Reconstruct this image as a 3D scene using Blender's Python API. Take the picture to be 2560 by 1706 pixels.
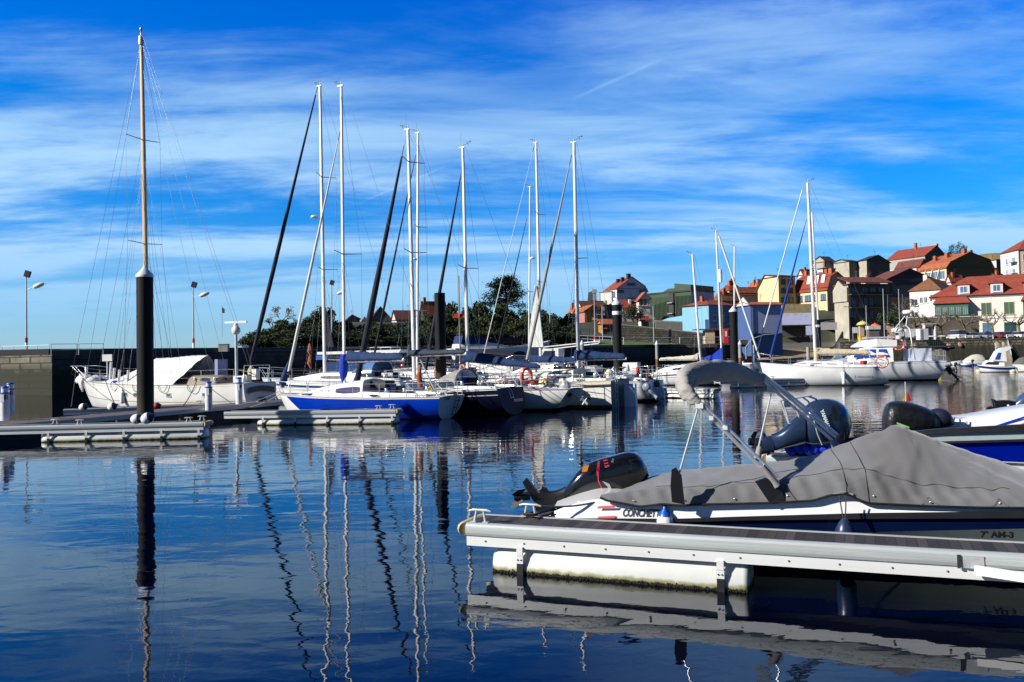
import bpy, math, random
from math import sin, cos, pi, radians as R_, sqrt
from mathutils import Vector as V, Matrix
random.seed(7)
S = bpy.context.scene
COL = S.collection
for o in list(bpy.data.objects): bpy.data.objects.remove(o)
# ---------------------------------------------------------------- camera
FPX, PITCH, ROLL, EYE = 2133.0, R_(1.8), R_(1.1), 2.6
CF = V((0, cos(PITCH), sin(PITCH))); R0 = V((1, 0, 0)); U0 = V((0, -sin(PITCH), cos(PITCH)))
CR = R0*cos(ROLL) - U0*sin(ROLL); CU = R0*sin(ROLL) + U0*cos(ROLL)
CC = V((0, 0, EYE))
cam = bpy.data.cameras.new('camera'); camo = bpy.data.objects.new('camera', cam); COL.objects.link(camo)
cam.sensor_width = 36; cam.lens = 36*FPX/2560; cam.shift_y = -30/2560; cam.clip_start = .1; cam.clip_end = 6000
mw = Matrix((CR, CU, -CF)).transposed().to_4x4(); mw.translation = CC; camo.matrix_world = mw
S.camera = camo
def ray(px, py): return CF + CR*((px-1280)/FPX) - CU*((py-823)/FPX)
def W(px, py, z=0.0):                      # a point on the level plane z
    r = ray(px, py); return CC + r*((z-EYE)/r.z)
def D(px, py, d):                          # a point at depth d
    r = ray(px, py); return CC + r*(d/r.y)
# ---------------------------------------------------------------- world, sun
SUN_AZ, SUN_EL = R_(70), R_(29)            # sun stands to the left, a little behind the camera
w = bpy.data.worlds.new('World'); S.world = w; w.use_nodes = True
nt = w.node_tree; N = nt.nodes; Lk = nt.links; N.clear()
def nd(t, **k):
    n = N.new(t)
    for a, b in k.items(): setattr(n, a, b)
    return n
out = nd('ShaderNodeOutputWorld'); bg = nd('ShaderNodeBackground'); bg.inputs['Strength'].default_value = 0.074
sky = nd('ShaderNodeTexSky', sky_type='NISHITA'); sky.sun_disc = False
sky.sun_elevation = SUN_EL; sky.sun_rotation = R_(180)+SUN_AZ; sky.air_density = 1.0; sky.dust_density = .3; sky.ozone_density = 2.5
tc = nd('ShaderNodeTexCoord'); sep = nd('ShaderNodeSeparateXYZ'); Lk.new(tc.outputs['Generated'], sep.inputs[0])
hs = nd('ShaderNodeHueSaturation'); hs.inputs['Saturation'].default_value = 1.45; Lk.new(sky.outputs[0], hs.inputs['Color'])
def mth(op, a, b=None, clamp=False):
    m = nd('ShaderNodeMath', operation=op); m.use_clamp = clamp
    for i, q in enumerate((a, b)):
        if q is None: continue
        if isinstance(q, (int, float)): m.inputs[i].default_value = q
        else: Lk.new(q, m.inputs[i])
    return m.outputs[0]
X, Y, Z = sep.outputs
def smr(src, a, b, lo, hi):
    q = nd('ShaderNodeMapRange'); q.interpolation_type = 'SMOOTHSTEP'
    for i, v_ in enumerate((a, b, lo, hi)): q.inputs[i+1].default_value = v_
    Lk.new(src, q.inputs[0]); return q.outputs[0]
# graded blue: deep at the top of the frame, paler low down
zr = nd('ShaderNodeMapRange'); zr.inputs[1].default_value = 0.0; zr.inputs[2].default_value = .42; Lk.new(Z, zr.inputs[0])
cr = nd('ShaderNodeValToRGB'); Lk.new(zr.outputs[0], cr.inputs[0])
cr.color_ramp.elements[0].color = (.52, .80, 1.32, 1); cr.color_ramp.elements[1].color = (.0, .95, 2.0, 1)
e = cr.color_ramp.elements.new(.34); e.color = (.20, .92, 1.6, 1)
e = cr.color_ramp.elements.new(.66); e.color = (.01, 1.08, 1.75, 1)
mul = nd('ShaderNodeMixRGB', blend_type='MULTIPLY'); mul.inputs[0].default_value = 1
Lk.new(hs.outputs[0], mul.inputs[1]); Lk.new(cr.outputs[0], mul.inputs[2])
zz = mth('ADD', mth('MAXIMUM', Z, 0.0), .10)
cx = mth('DIVIDE', X, zz); cy = mth('DIVIDE', Y, zz)
def layer(sx, sy, rot, sc, det, lo, hi, off, dist=.6):
    cb = nd('ShaderNodeCombineXYZ'); Lk.new(cx, cb.inputs[0]); Lk.new(cy, cb.inputs[1])
    mp = nd('ShaderNodeMapping'); mp.inputs['Location'].default_value = (off, off*.7, 0)
    mp.inputs['Rotation'].default_value = (0, 0, R_(rot)); mp.inputs['Scale'].default_value = (sx, sy, 1)
    Lk.new(cb.outputs[0], mp.inputs[0])
    n = nd('ShaderNodeTexNoise'); n.inputs['Scale'].default_value = sc; n.inputs['Detail'].default_value = det
    n.inputs['Roughness'].default_value = .62; n.inputs['Distortion'].default_value = dist
    Lk.new(mp.outputs[0], n.inputs[0])
    mr = nd('ShaderNodeMapRange'); mr.interpolation_type = 'SMOOTHSTEP'
    mr.inputs[1].default_value = lo; mr.inputs[2].default_value = hi; Lk.new(n.outputs[0], mr.inputs[0])
    return mr.outputs[0]
l1 = layer(.42, 1.0, -10, .95, 9, .37, .66, 3.1, .35)
l2 = layer(.50, 1.2, -22, 2.2, 10, .34, .80, 8.7, 1.0)
l3 = layer(.5, 1.0, 6, .42, 3, .32, .55, 1.3, .2)
cl = mth('MULTIPLY', mth('ADD', mth('MULTIPLY', l1, .75), mth('MULTIPLY', l2, .36)), mth('ADD', mth('MULTIPLY', l3, .75), .25))
# a thin vapour trail: a great circle band
def trail(n, c, wd):
    vm = nd('ShaderNodeVectorMath', operation='DOT_PRODUCT'); Lk.new(tc.outputs['Generated'], vm.inputs[0]); vm.inputs[1].default_value = n
    a = mth('ABSOLUTE', vm.outputs['Value'])
    b = mth('SUBTRACT', 1.0, mth('DIVIDE', a, wd), True)
    vm2 = nd('ShaderNodeVectorMath', operation='DOT_PRODUCT'); Lk.new(tc.outputs['Generated'], vm2.inputs[0]); vm2.inputs[1].default_value = c
    g = nd('ShaderNodeMapRange'); g.interpolation_type = 'SMOOTHSTEP'; g.inputs[1].default_value = .9982; g.inputs[2].default_value = .9997; Lk.new(vm2.outputs['Value'], g.inputs[0])
    return mth('MULTIPLY', b, g.outputs[0])
ta, tb = ray(1450, 240).normalized(), ray(1640, 155).normalized()
tr = trail(ta.cross(tb).normalized(), ((ta+tb)/2).normalized(), .0028)
ta2, tb2 = ray(860, 525).normalized(), ray(1150, 400).normalized()
tr2 = trail(ta2.cross(tb2).normalized(), ((ta2+tb2)/2).normalized(), .002)
cl = mth('ADD', cl, mth('ADD', mth('MULTIPLY', tr, .15), mth('MULTIPLY', tr2, .14)), True)
hz = nd('ShaderNodeMapRange'); hz.inputs[1].default_value = .02; hz.inputs[2].default_value = .16; Lk.new(Z, hz.inputs[0])
veil = nd('ShaderNodeMapRange'); veil.interpolation_type = 'SMOOTHSTEP'; veil.inputs[1].default_value = .33; veil.inputs[2].default_value = .03; veil.inputs[3].default_value = 0; veil.inputs[4].default_value = .50; Lk.new(Z, veil.inputs[0])
cl = mth('ADD', mth('MULTIPLY', cl, .85), mth('MULTIPLY', veil.outputs[0], mth('ADD', mth('MULTIPLY', l1, .6), .4)), True)
cs_ = nd('ShaderNodeMapRange'); cs_.interpolation_type = 'SMOOTHSTEP'; cs_.inputs[1].default_value = .12; cs_.inputs[2].default_value = .95; Lk.new(cl, cs_.inputs[0]); cl = mth('MULTIPLY', cs_.outputs[0], smr(Z, .17, .40, 1, .62))
lowm = nd('ShaderNodeMapRange'); lowm.interpolation_type = 'SMOOTHSTEP'; lowm.inputs[1].default_value = .015; lowm.inputs[2].default_value = .15; Lk.new(Z, lowm.inputs[0])
cl = mth('ADD', mth('MULTIPLY', cl, lowm.outputs[0]), mth('MULTIPLY', mth('SUBTRACT', 1.0, lowm.outputs[0]), .42), True)
mx = nd('ShaderNodeMixRGB'); Lk.new(cl, mx.inputs[0]); Lk.new(mul.outputs[0], mx.inputs[1]); mx.inputs[2].default_value = (4.3, 7.0, 9.8, 1)
# the sky overhead and behind the camera is dimmed to lower the ambient light
dim = mth('MULTIPLY', smr(Z, .42, .75, 1, .38), smr(Y, -.1, .45, .33, 1))
dm = nd('ShaderNodeMixRGB', blend_type='MULTIPLY'); dm.inputs[0].default_value = 1; Lk.new(mx.outputs[0], dm.inputs[1]); Lk.new(dim, dm.inputs[2])
Lk.new(dm.outputs[0], bg.inputs[0]); Lk.new(bg.outputs[0], out.inputs[0])
sl = bpy.data.lights.new('sun', 'SUN'); sl.energy = 5.0; sl.angle = R_(.5); sl.color = (1, .94, .84)
so = bpy.data.objects.new('sun', sl); COL.objects.link(so)
TS = V((-sin(SUN_AZ)*cos(SUN_EL), -cos(SUN_AZ)*cos(SUN_EL), sin(SUN_EL)))
so.rotation_euler = TS.to_track_quat('Z', 'Y').to_euler(); so.location = (0, 0, 60)
S.view_settings.view_transform = 'Standard'; S.view_settings.look = 'None'; S.view_settings.exposure = .5; S.view_settings.gamma = 1
# ---------------------------------------------------------------- materials
MC = {}
def mat(name, col, rough=.5, metal=0, var=.12, vs=3.0, bump=0, bs=30, spec=.5, detail=5, stretch=None, coat=0, emit=None):
    key = (name, tuple(col), rough, metal, var, vs, bump, bs, stretch)
    if key in MC: return MC[key]
    m = bpy.data.materials.new(name); m.use_nodes = True; t = m.node_tree; b = t.nodes['Principled BSDF']
    b.inputs['Roughness'].default_value = rough; b.inputs['Metallic'].default_value = metal
    b.inputs['Specular IOR Level'].default_value = spec
    if coat: b.inputs['Coat Weight'].default_value = coat; b.inputs['Coat Roughness'].default_value = .08
    c = t.nodes.new('ShaderNodeTexCoord')
    mp = t.nodes.new('ShaderNodeMapping'); t.links.new(c.outputs['Object'], mp.inputs[0])
    if stretch: mp.inputs['Scale'].default_value = stretch
    n = t.nodes.new('ShaderNodeTexNoise'); n.inputs['Scale'].default_value = vs; n.inputs['Detail'].default_value = detail; n.inputs['Roughness'].default_value = .65
    t.links.new(mp.outputs[0], n.inputs[0])
    r = t.nodes.new('ShaderNodeValToRGB'); t.links.new(n.outputs[0], r.inputs[0])
    r.color_ramp.elements[0].position = .3; r.color_ramp.elements[1].position = .7
    r.color_ramp.elements[0].color = tuple(max(0, x*(1-var)) for x in col)+(1,)
    r.color_ramp.elements[1].color = tuple(min(1, x*(1+var*.6)) for x in col)+(1,)
    t.links.new(r.outputs[0], b.inputs['Base Color'])
    rr = t.nodes.new('ShaderNodeMapRange'); rr.inputs[3].default_value = max(.02, rough*.8); rr.inputs[4].default_value = min(1, rough*1.25)
    t.links.new(n.outputs[0], rr.inputs[0]); t.links.new(rr.outputs[0], b.inputs['Roughness'])
    if bump:
        n2 = t.nodes.new('ShaderNodeTexNoise'); n2.inputs['Scale'].default_value = bs; n2.inputs['Detail'].default_value = 4
        t.links.new(mp.outputs[0], n2.inputs[0])
        bp = t.nodes.new('ShaderNodeBump'); bp.inputs['Strength'].default_value = 1; bp.inputs['Distance'].default_value = bump
        t.links.new(n2.outputs[0], bp.inputs['Height']); t.links.new(bp.outputs[0], b.inputs['Normal'])
    MC[key] = m; m['base'] = 1
    return m
def nodes_of(m): return m.node_tree.nodes, m.node_tree.links, m.node_tree.nodes['Principled BSDF']
WHITE = mat('white gelcoat', (.74, .75, .74), .28, var=.06, vs=1.5, coat=.3)
GELW = mat('weathered gelcoat', (.74, .72, .64), .4, var=.12, vs=2.2)
CREAM = mat('cream gelcoat', (.66, .64, .52), .45, var=.15, vs=2)
DECKW = mat('deck paint', (.72, .74, .74), .5, var=.1, vs=3)
STEEL = mat('stainless steel', (.74, .76, .78), .28, .6, var=.1, vs=8)
ALU = mat('anodised aluminium', (.74, .74, .73), .42, .25, var=.07, vs=2)
ALUD = mat('dull mast aluminium', (.52, .54, .56), .45, .4, var=.1, vs=3)
GALV = mat('galvanised fittings', (.52, .54, .55), .5, .5, var=.2, vs=12)
BLACK = mat('black rubber', (.012, .012, .014), .5, var=.3, vs=9)
DARK = mat('dark recess', (.02, .022, .028), .6, var=.3, vs=4)
GLASS = mat('dark boat window', (.02, .025, .04), .08, 0, var=.2, vs=2, spec=.8)
BLUEGL = mat('blue tinted window', (.02, .06, .38), .12, 0, var=.2, vs=2, spec=.8)
WIRE = mat('rigging wire', (.16, .17, .19), .35, .6, var=.1)
ROPEM = mat('pale mooring rope', (.5, .5, .46), .85, var=.3, vs=40)
ROPED = mat('dark mooring rope', (.04, .04, .045), .85, var=.3, vs=40)
BLUEC = mat('blue acrylic canvas', (.001, .026, .11), .85, var=.25, vs=2.5, bump=.03, bs=5)
NAVYC = mat('navy canvas', (.002, .004, .020), .8, var=.3, vs=3, bump=.02, bs=6)
GREYC = mat('grey blue canvas', (.025, .04, .065), .8, var=.25, vs=3, bump=.02, bs=6)
TANC = mat('tan canvas', (.5, .43, .29), .85, var=.18, vs=3, bump=.03, bs=6)
RED = mat('red paint', (.55, .02, .015), .4, var=.15)
ORANGE = mat('orange foam', (.75, .13, .03), .6, var=.15)
YELLOW = mat('yellow plastic', (.75, .5, .01), .5, var=.12)
WOOD = mat('varnished spruce', (.60, .43, .25), .4, var=.22, vs=6, stretch=(6, 6, .6))
TEAK = mat('weathered teak', (.24, .19, .14), .7, var=.3, vs=8, stretch=(1, 9, 9))
BUOYW = mat('white fender vinyl', (.75, .76, .78), .3, var=.06)
BUOYN = mat('navy fender vinyl', (.015, .03, .09), .3, var=.15)
# ---------------------------------------------------------------- mesh builder
class MB:
    def __init__(s): s.v = []; s.f = []; s.m = []; s.sm = []; s.uv = {}
    def add(s, vs, fs, mi=0, smooth=False):
        b = len(s.v); s.v += [tuple(v) for v in vs]
        for f in fs: s.f.append([b+i for i in f]); s.m.append(mi); s.sm.append(smooth)
        return s
    def box(s, c, sz, rz=0, mi=0, M=None):
        hx, hy, hz_ = sz[0]/2, sz[1]/2, sz[2]/2; vs = []
        for dz in (-hz_, hz_):
            for dx, dy in ((-hx, -hy), (hx, -hy), (hx, hy), (-hx, hy)):
                p = V((dx, dy, dz))
                if M: p = M @ p
                x, y = p.x*cos(rz)-p.y*sin(rz), p.x*sin(rz)+p.y*cos(rz)
                vs.append((c[0]+x, c[1]+y, c[2]+p.z))
        return s.add(vs, [(0, 3, 2, 1), (4, 5, 6, 7), (0, 1, 5, 4), (1, 2, 6, 5), (2, 3, 7, 6), (3, 0, 4, 7)], mi)
    def beam(s, a, b, wy, wz, mi=0):             # square bar from a to b
        a, b = V(a), V(b); d = (b-a); L = d.length; d.normalize()
        up = V((0, 0, 1)) if abs(d.z) < .95 else V((1, 0, 0))
        q = d.cross(up).normalized(); r = q.cross(d).normalized(); vs = []
        for p in (a, b):
            for i, j in ((-1, -1), (1, -1), (1, 1), (-1, 1)): vs.append(p+q*(i*wy/2)+r*(j*wz/2))
        return s.add(vs, [(0, 1, 2, 3), (7, 6, 5, 4), (0, 4, 5, 1), (1, 5, 6, 2), (2, 6, 7, 3), (3, 7, 4, 0)], mi)
    def tube(s, pts, r, n=8, mi=0, cap=True, sc=(1, 1)):
        pts = [V(p) for p in pts]; rs = r if isinstance(r, (list, tuple)) else [r]*len(pts)
        rings = []; pu = None
        for i, p in enumerate(pts):
            a = pts[max(0, i-1)]; b = pts[min(len(pts)-1, i+1)]; d = (b-a)
            if d.length < 1e-9: d = V((0, 0, 1))
            d.normalize()
            if pu is None: pu = V((0, 0, 1)) if abs(d.z) < .9 else V((1, 0, 0))
            q = d.cross(pu); 
            if q.length < 1e-6: q = d.cross(V((1, 0, .1)))
            q.normalize(); pu = q.cross(d).normalized()
            rings.append([p+q*(cos(t)*rs[i]*sc[0])+pu*(sin(t)*rs[i]*sc[1]) for t in [2*pi*k/n for k in range(n)]])
        return s.loft(rings, mi, cap)
    def loft(s, rings, mi=0, cap=True, closed=True, smooth=True):
        n = len(rings[0]); vs = [p for g in rings for p in g]; fs = []
        for i in range(len(rings)-1):
            for k in range(n if closed else n-1):
                a = i*n+k; b = i*n+(k+1) % n
                fs.append((a, b, b+n, a+n))
        s.add(vs, fs, mi, smooth)
        if cap and closed:
            s.add(rings[0], [tuple(range(n))[::-1]], mi); s.add(rings[-1], [tuple(range(n))], mi)
        return s
    def lathe(s, prof, c=(0, 0, 0), n=16, mi=0, M=None):
        rings = []
        for r, z in prof:
            g = []
            for k in range(n):
                p = V((r*cos(2*pi*k/n), r*sin(2*pi*k/n), z))
                if M: p = M @ p
                g.append(p+V(c))
            rings.append(g)
        return s.loft(rings, mi, True)
    def poly(s, pts, mi=0): return s.add(pts, [tuple(range(len(pts)))], mi)
    def ext(s, pts, off, mi=0):                # extruded polygon
        n = len(pts); off = V(off); a = [V(p) for p in pts]; b = [p+off for p in a]
        s.add(a+b, [tuple(range(n))[::-1], tuple(range(n, 2*n))]+[(i, (i+1) % n, n+(i+1) % n, n+i) for i in range(n)], mi); return s
    def build(s, name, m=None, parent=None, loc=None, rz=0, label=None, cat=None, group=None, kind=None):
        me = bpy.data.meshes.new(name); me.from_pydata([tuple(v) for v in s.v], [], s.f)
        ms = m if isinstance(m, (list, tuple)) else [m]
        for q in ms: me.materials.append(q)
        me.polygons.foreach_set('material_index', [min(i, len(ms)-1) for i in s.m]); me.polygons.foreach_set('use_smooth', s.sm)
        me.update()
        o = bpy.data.objects.new(name, me); COL.objects.link(o)
        if parent: o.parent = parent
        if loc is not None: o.location = loc
        if rz: o.rotation_euler = (0, 0, rz)
        tag(o, label, cat, group, kind); return o
def tag(o, label=None, cat=None, group=None, kind=None):
    if label: o['label'] = label
    if cat: o['category'] = cat
    if group: o['group'] = group
    if kind: o['kind'] = kind
    return o
def thing(name, loc, label, cat, rz=0, group=None):
    o = bpy.data.objects.new(name, None); COL.objects.link(o); o.location = loc; o.rotation_euler = (0, 0, rz); o.empty_display_size = .3
    return tag(o, label, cat, group)
def copy_tree(o, loc=None, rz=None, label=None, scale=None):
    c = o.copy(); COL.objects.link(c)
    if loc is not None: c.location = loc
    if rz is not None: c.rotation_euler = (0, 0, rz)
    if scale: c.scale = (scale,)*3 if not isinstance(scale, tuple) else scale
    if label: c['label'] = label
    def rec(a, b):
        for ch in list(a.children):
            d = ch.copy(); COL.objects.link(d); d.parent = b; rec(ch, d)
    rec(o, c); return c
def text(s, M, size, m, name, parent, ext=.003, shear=0, align='LEFT', bold=0):
    cu = bpy.data.curves.new(name, 'FONT'); cu.body = s; cu.size = size; cu.extrude = ext; cu.shear = shear; cu.align_x = align; cu.offset = bold
    t = bpy.data.objects.new(name+'_c', cu); COL.objects.link(t)
    me = bpy.data.meshes.new_from_object(t); bpy.data.objects.remove(t); bpy.data.curves.remove(cu)
    me.transform(M); me.materials.clear(); me.materials.append(m); me.name = name
    o = bpy.data.objects.new(name, me); COL.objects.link(o); o.parent = parent; return o
def frame(o, xd, yd):                          # matrix: text x along xd, text y along yd
    xd = V(xd).normalized(); zd = xd.cross(V(yd)).normalized(); yd = zd.cross(xd)
    m = Matrix((xd, yd, zd)).transposed().to_4x4(); m.translation = V(o); return m
def sag(a, b, s, n=10):
    a, b = V(a), V(b); return [a.lerp(b, i/n)-V((0, 0, s*4*(i/n)*(1-i/n))) for i in range(n+1)]
# ================================================================ setting: water
def water_mat():
    m = bpy.data.materials.new('harbour water'); m.use_nodes = True; n, l, b = nodes_of(m)
    b.inputs['Base Color'].default_value = (.0002, .0010, .0075, 1); b.inputs['Roughness'].default_value = .0
    b.inputs['IOR'].default_value = 1.40; b.inputs['Specular Tint'].default_value = (.50, .72, 1, 1); b.inputs['Specular IOR Level'].default_value = .5
    g = n.new('ShaderNodeNewGeometry'); 
    def noise(sx, sy, det, rot=0, dist=0):
        mp = n.new('ShaderNodeMapping'); mp.inputs['Scale'].default_value = (sx, sy, 1); mp.inputs['Rotation'].default_value = (0, 0, R_(rot))
        l.new(g.outputs['Position'], mp.inputs[0]); t = n.new('ShaderNodeTexNoise'); t.inputs['Scale'].default_value = 1; t.inputs['Detail'].default_value = det
        t.inputs['Distortion'].default_value = dist; l.new(mp.outputs[0], t.inputs[0]); return t.outputs[0]
    def bump(h, dist, nrm=None):
        q = n.new('ShaderNodeBump'); q.inputs['Strength'].default_value = 1; q.inputs['Distance'].default_value = dist; l.new(h, q.inputs['Height'])
        if nrm: l.new(nrm, q.inputs['Normal'])
        return q.outputs[0]
    big = noise(.55, 1.1, 2, 12, .3); mid = noise(1.9, 3.4, 3, -8, .3); fin = noise(6, 9, 3, 10)
    # calm near the camera and in patches, livelier towards the open basin
    ptch = noise(.05, .12, 3, 5); sp = n.new('ShaderNodeSeparateXYZ'); l.new(g.outputs['Position'], sp.inputs[0])
    yr = n.new('ShaderNodeMapRange'); yr.inputs[1].default_value = 8; yr.inputs[2].default_value = 75; yr.inputs[3].default_value = .22; yr.inputs[4].default_value = 1.0; l.new(sp.outputs[1], yr.inputs[0])
    pr = n.new('ShaderNodeMapRange'); pr.inputs[1].default_value = .35; pr.inputs[2].default_value = .65; pr.inputs[3].default_value = .45; pr.inputs[4].default_value = 1.3; l.new(ptch, pr.inputs[0])
    k = n.new('ShaderNodeMath'); k.operation = 'MULTIPLY'; l.new(yr.outputs[0], k.inputs[0]); l.new(pr.outputs[0], k.inputs[1])
    def sc(h):
        q = n.new('ShaderNodeMath'); q.operation = 'MULTIPLY'; l.new(h, q.inputs[0]); l.new(k.outputs[0], q.inputs[1]); return q.outputs[0]
    b1 = bump(big, .012); b2 = bump(sc(mid), .0115, b1); b3 = bump(sc(fin), .0010, b2)
    l.new(b3, b.inputs['Normal']); return m
MB().poly([(-1500, -60, 0), (1500, -60, 0), (1500, 2500, 0), (-1500, 2500, 0)]).build('water', water_mat(), kind='structure')
# ---------------------------------------------------------------- stone materials
def stone(name, c1, c2, mortar, sx, sy, ms=.03, algae=None, bumpd=.04, axis='XZ'):
    m = bpy.data.materials.new(name); m.use_nodes = True; n, l, b = nodes_of(m); b.inputs['Roughness'].default_value = .9
    tcx = n.new('ShaderNodeTexCoord'); g = n.new('ShaderNodeSeparateXYZ'); l.new(tcx.outputs['Object'], g.inputs[0])
    add = n.new('ShaderNodeMath'); add.operation = 'ADD'; l.new(g.outputs[0], add.inputs[0]); l.new(g.outputs[1], add.inputs[1])
    cb = n.new('ShaderNodeCombineXYZ'); l.new(add.outputs[0], cb.inputs[0]); l.new(g.outputs[2], cb.inputs[1])
    br = n.new('ShaderNodeTexBrick'); l.new(cb.outputs[0], br.inputs[0]); br.inputs['Color1'].default_value = c1+(1,); br.inputs['Color2'].default_value = c2+(1,)
    br.inputs['Mortar'].default_value = mortar+(1,); br.inputs['Scale'].default_value = 1; br.inputs['Brick Width'].default_value = sx; br.inputs['Row Height'].default_value = sy; br.inputs['Mortar Size'].default_value = ms
    br.inputs['Bias'].default_value = -.1
    no = n.new('ShaderNodeTexNoise'); no.inputs['Scale'].default_value = .9; no.inputs['Detail'].default_value = 8; l.new(tcx.outputs['Object'], no.inputs[0])
    mr = n.new('ShaderNodeMapRange'); mr.inputs[1].default_value = .3; mr.inputs[2].default_value = .7; mr.inputs[3].default_value = .55; mr.inputs[4].default_value = 1.2; l.new(no.outputs[0], mr.inputs[0])
    mx = n.new('ShaderNodeMixRGB'); mx.blend_type = 'MULTIPLY'; mx.inputs[0].default_value = 1; l.new(br.outputs[0], mx.inputs[1]); l.new(mr.outputs[0], mx.inputs[2])
    last = mx.outputs[0]
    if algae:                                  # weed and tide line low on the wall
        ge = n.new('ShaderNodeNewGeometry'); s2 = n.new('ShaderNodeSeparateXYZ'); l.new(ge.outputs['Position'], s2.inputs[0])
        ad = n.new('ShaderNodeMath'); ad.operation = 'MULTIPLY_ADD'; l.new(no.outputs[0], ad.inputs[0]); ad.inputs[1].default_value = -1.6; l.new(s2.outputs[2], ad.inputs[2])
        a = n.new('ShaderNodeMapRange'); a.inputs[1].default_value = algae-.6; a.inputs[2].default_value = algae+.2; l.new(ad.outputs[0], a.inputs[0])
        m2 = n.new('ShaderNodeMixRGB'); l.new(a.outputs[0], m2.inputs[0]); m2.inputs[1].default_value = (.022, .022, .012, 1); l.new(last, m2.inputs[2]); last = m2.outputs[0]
    l.new(last, b.inputs['Base Color'])
    bp = n.new('ShaderNodeBump'); bp.inputs['Distance'].default_value = bumpd; l.new(br.outputs['Fac'], bp.inputs['Height']); bp.invert = True; l.new(bp.outputs[0], b.inputs['Normal'])
    return m
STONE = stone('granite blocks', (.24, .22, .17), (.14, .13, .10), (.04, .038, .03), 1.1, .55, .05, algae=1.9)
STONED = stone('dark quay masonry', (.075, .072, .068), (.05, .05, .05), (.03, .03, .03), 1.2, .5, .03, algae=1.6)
RUBBLE = stone('rubble retaining wall', (.24, .22, .17), (.13, .13, .10), (.05, .05, .04), .55, .32, .05)
CONC = mat('cast concrete', (.3, .29, .27), .85, var=.3, vs=1.2, bump=.01, bs=6)
CONCD = mat('dark concrete parapet', (.05, .052, .06), .9, var=.3, vs=1)
ASPH = mat('quay asphalt', (.09, .09, .088), .9, var=.3, vs=.6)
# quay line: corner of the mole (left) to the slipway
Q0 = W(130, 990); Q0.z = 0
Q1 = D(1835, 900, 158); Q1.z = 0
QL = W(-500, 982); QL.z = 0
qd = (Q1-Q0).normalized(); qn = V((-qd.y, qd.x, 0))
def slab(mb, a, b, nrm, z0, z1, th):
    a, b = V(a), V(b); mb.ext([(a.x, a.y, z0), (b.x, b.y, z0), (b.x+nrm.x*th, b.y+nrm.y*th, z0), (a.x+nrm.x*th, a.y+nrm.y*th, z0)][::-1], (0, 0, z1-z0)); return mb
ZL, ZP = 3.42, 4.02
mole = thing('mole', Q0, 'stone harbour wall with a lit corner block at left', 'harbour wall')
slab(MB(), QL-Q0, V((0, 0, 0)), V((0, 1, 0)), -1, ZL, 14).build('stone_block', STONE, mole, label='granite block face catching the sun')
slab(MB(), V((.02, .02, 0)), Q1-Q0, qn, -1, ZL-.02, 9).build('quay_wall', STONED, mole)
MB().box((W(-22, 982).x-Q0.x-4.5, -3.4, 1.3), (9, 7.2, 4.2)).build('offscreen_shadow_arm', STONED, mole)  # invented arm out of frame, added to cast the diagonal shadow
m_ = MB(); slab(m_, V((-70, 5, 0)), V((-3, 5, 0)), V((0, 1, 0)), ZL, ZP, .5)
slab(m_, V((-3, 5.2, 0)), Q1-Q0+qn*3, qn, ZL-.01, ZP, .5); m_.build('parapet', CONCD, mole)
# mole railings (panels of steel tube on the ledge)
def railing(pts, h, label, name='railing', rails=2, post=1.6, m=GALV, r=.03, cat='railing', group='steel railings along the mole'):
    base = V(pts[0]); t = thing(name, base, label, cat, group=group); pass
    for a, b in zip(pts[:-1], pts[1:]):
        a, b = V(a)-base, V(b)-base; n = max(1, int((b-a).length/post))
        for i in range(n+1):
            p = a.lerp(b, i/n); MB().tube([p, p+V((0, 0, h))], r, 6).build('post', m, t)
        for k in range(rails):
            z = h*(1-k/rails); MB().tube([a+V((0, 0, z)), b+V((0, 0, z))], r, 6).build('rail', m, t)
    return t
LG = ZL
railing([W(5, 893, LG), W(123, 890, LG)], 1.0, 'white painted steel railing panel on the lit stone block', m=mat('white rail', (.75, .7, .7), .4))
railing([W(128, 889, LG), W(193, 888, LG)], 1.0, 'bare steel railing panel just right of the mole corner')
railing([W(197, 888, LG), W(258, 887, LG)], 1.0, 'bare steel railing panel behind the ketch bow')
# lamp posts
def lamp(px, pyb, pyt, d, label, arm=True, group='lamp posts on the mole and quay', bands=True):
    b = D(px, pyb, d); top = D(px, pyt, d); h = top.z-b.z
    t = thing('lamp_post', b, label, 'lamp post', group=group)
    MB().tube([(0, 0, .8), (0, 0, h*.45), (0, 0, h)], [.1, .085, .06], 8).build('pole', ALUD, t)
    if bands: MB().lathe([(.13, 0), (.13, .45), (.13, .45), (.12, .9)], n=8).build('painted_base', mat('white band', (.75, .75, .75), .5), t); MB().lathe([(.135, .9), (.135, 1.35)], n=8).build('red_band', RED, t)
    else: MB().lathe([(.12, 0), (.11, .82)], n=8).build('base', ALUD, t)
    f = MB(); f.box((.12, 0, h+.25), (.5, .3, .62), M=Matrix.Rotation(.3, 3, 'Y')); f.build('floodlight', mat('lamp housing', (.03, .03, .04), .4), t)
    if arm:
        z = h*.82; MB().tube([(0, 0, z), (.9, -.1, z+.35)], .03, 6).build('arm', ALUD, t)
        MB().lathe([(.02, -.6), (.2, -.4), (.24, 0), (.2, .4), (.02, .6)], (1.25, -.12, z+.42), 8, M=Matrix.Rotation(pi/2-.35, 3, 'Y')).build('lamp_head', mat('lamp shell', (.7, .7, .68), .4), t)
    return t
lamp(66, 880, 692, 82, 'tall grey lamp post standing on the mole at far left')
lamp(484, 878, 718, 92, 'slim lamp post on the mole above the ketch tarp')
lamp(830, 870, 712, 108, 'lamp post between the two tall masts, in front of trees')
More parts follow.
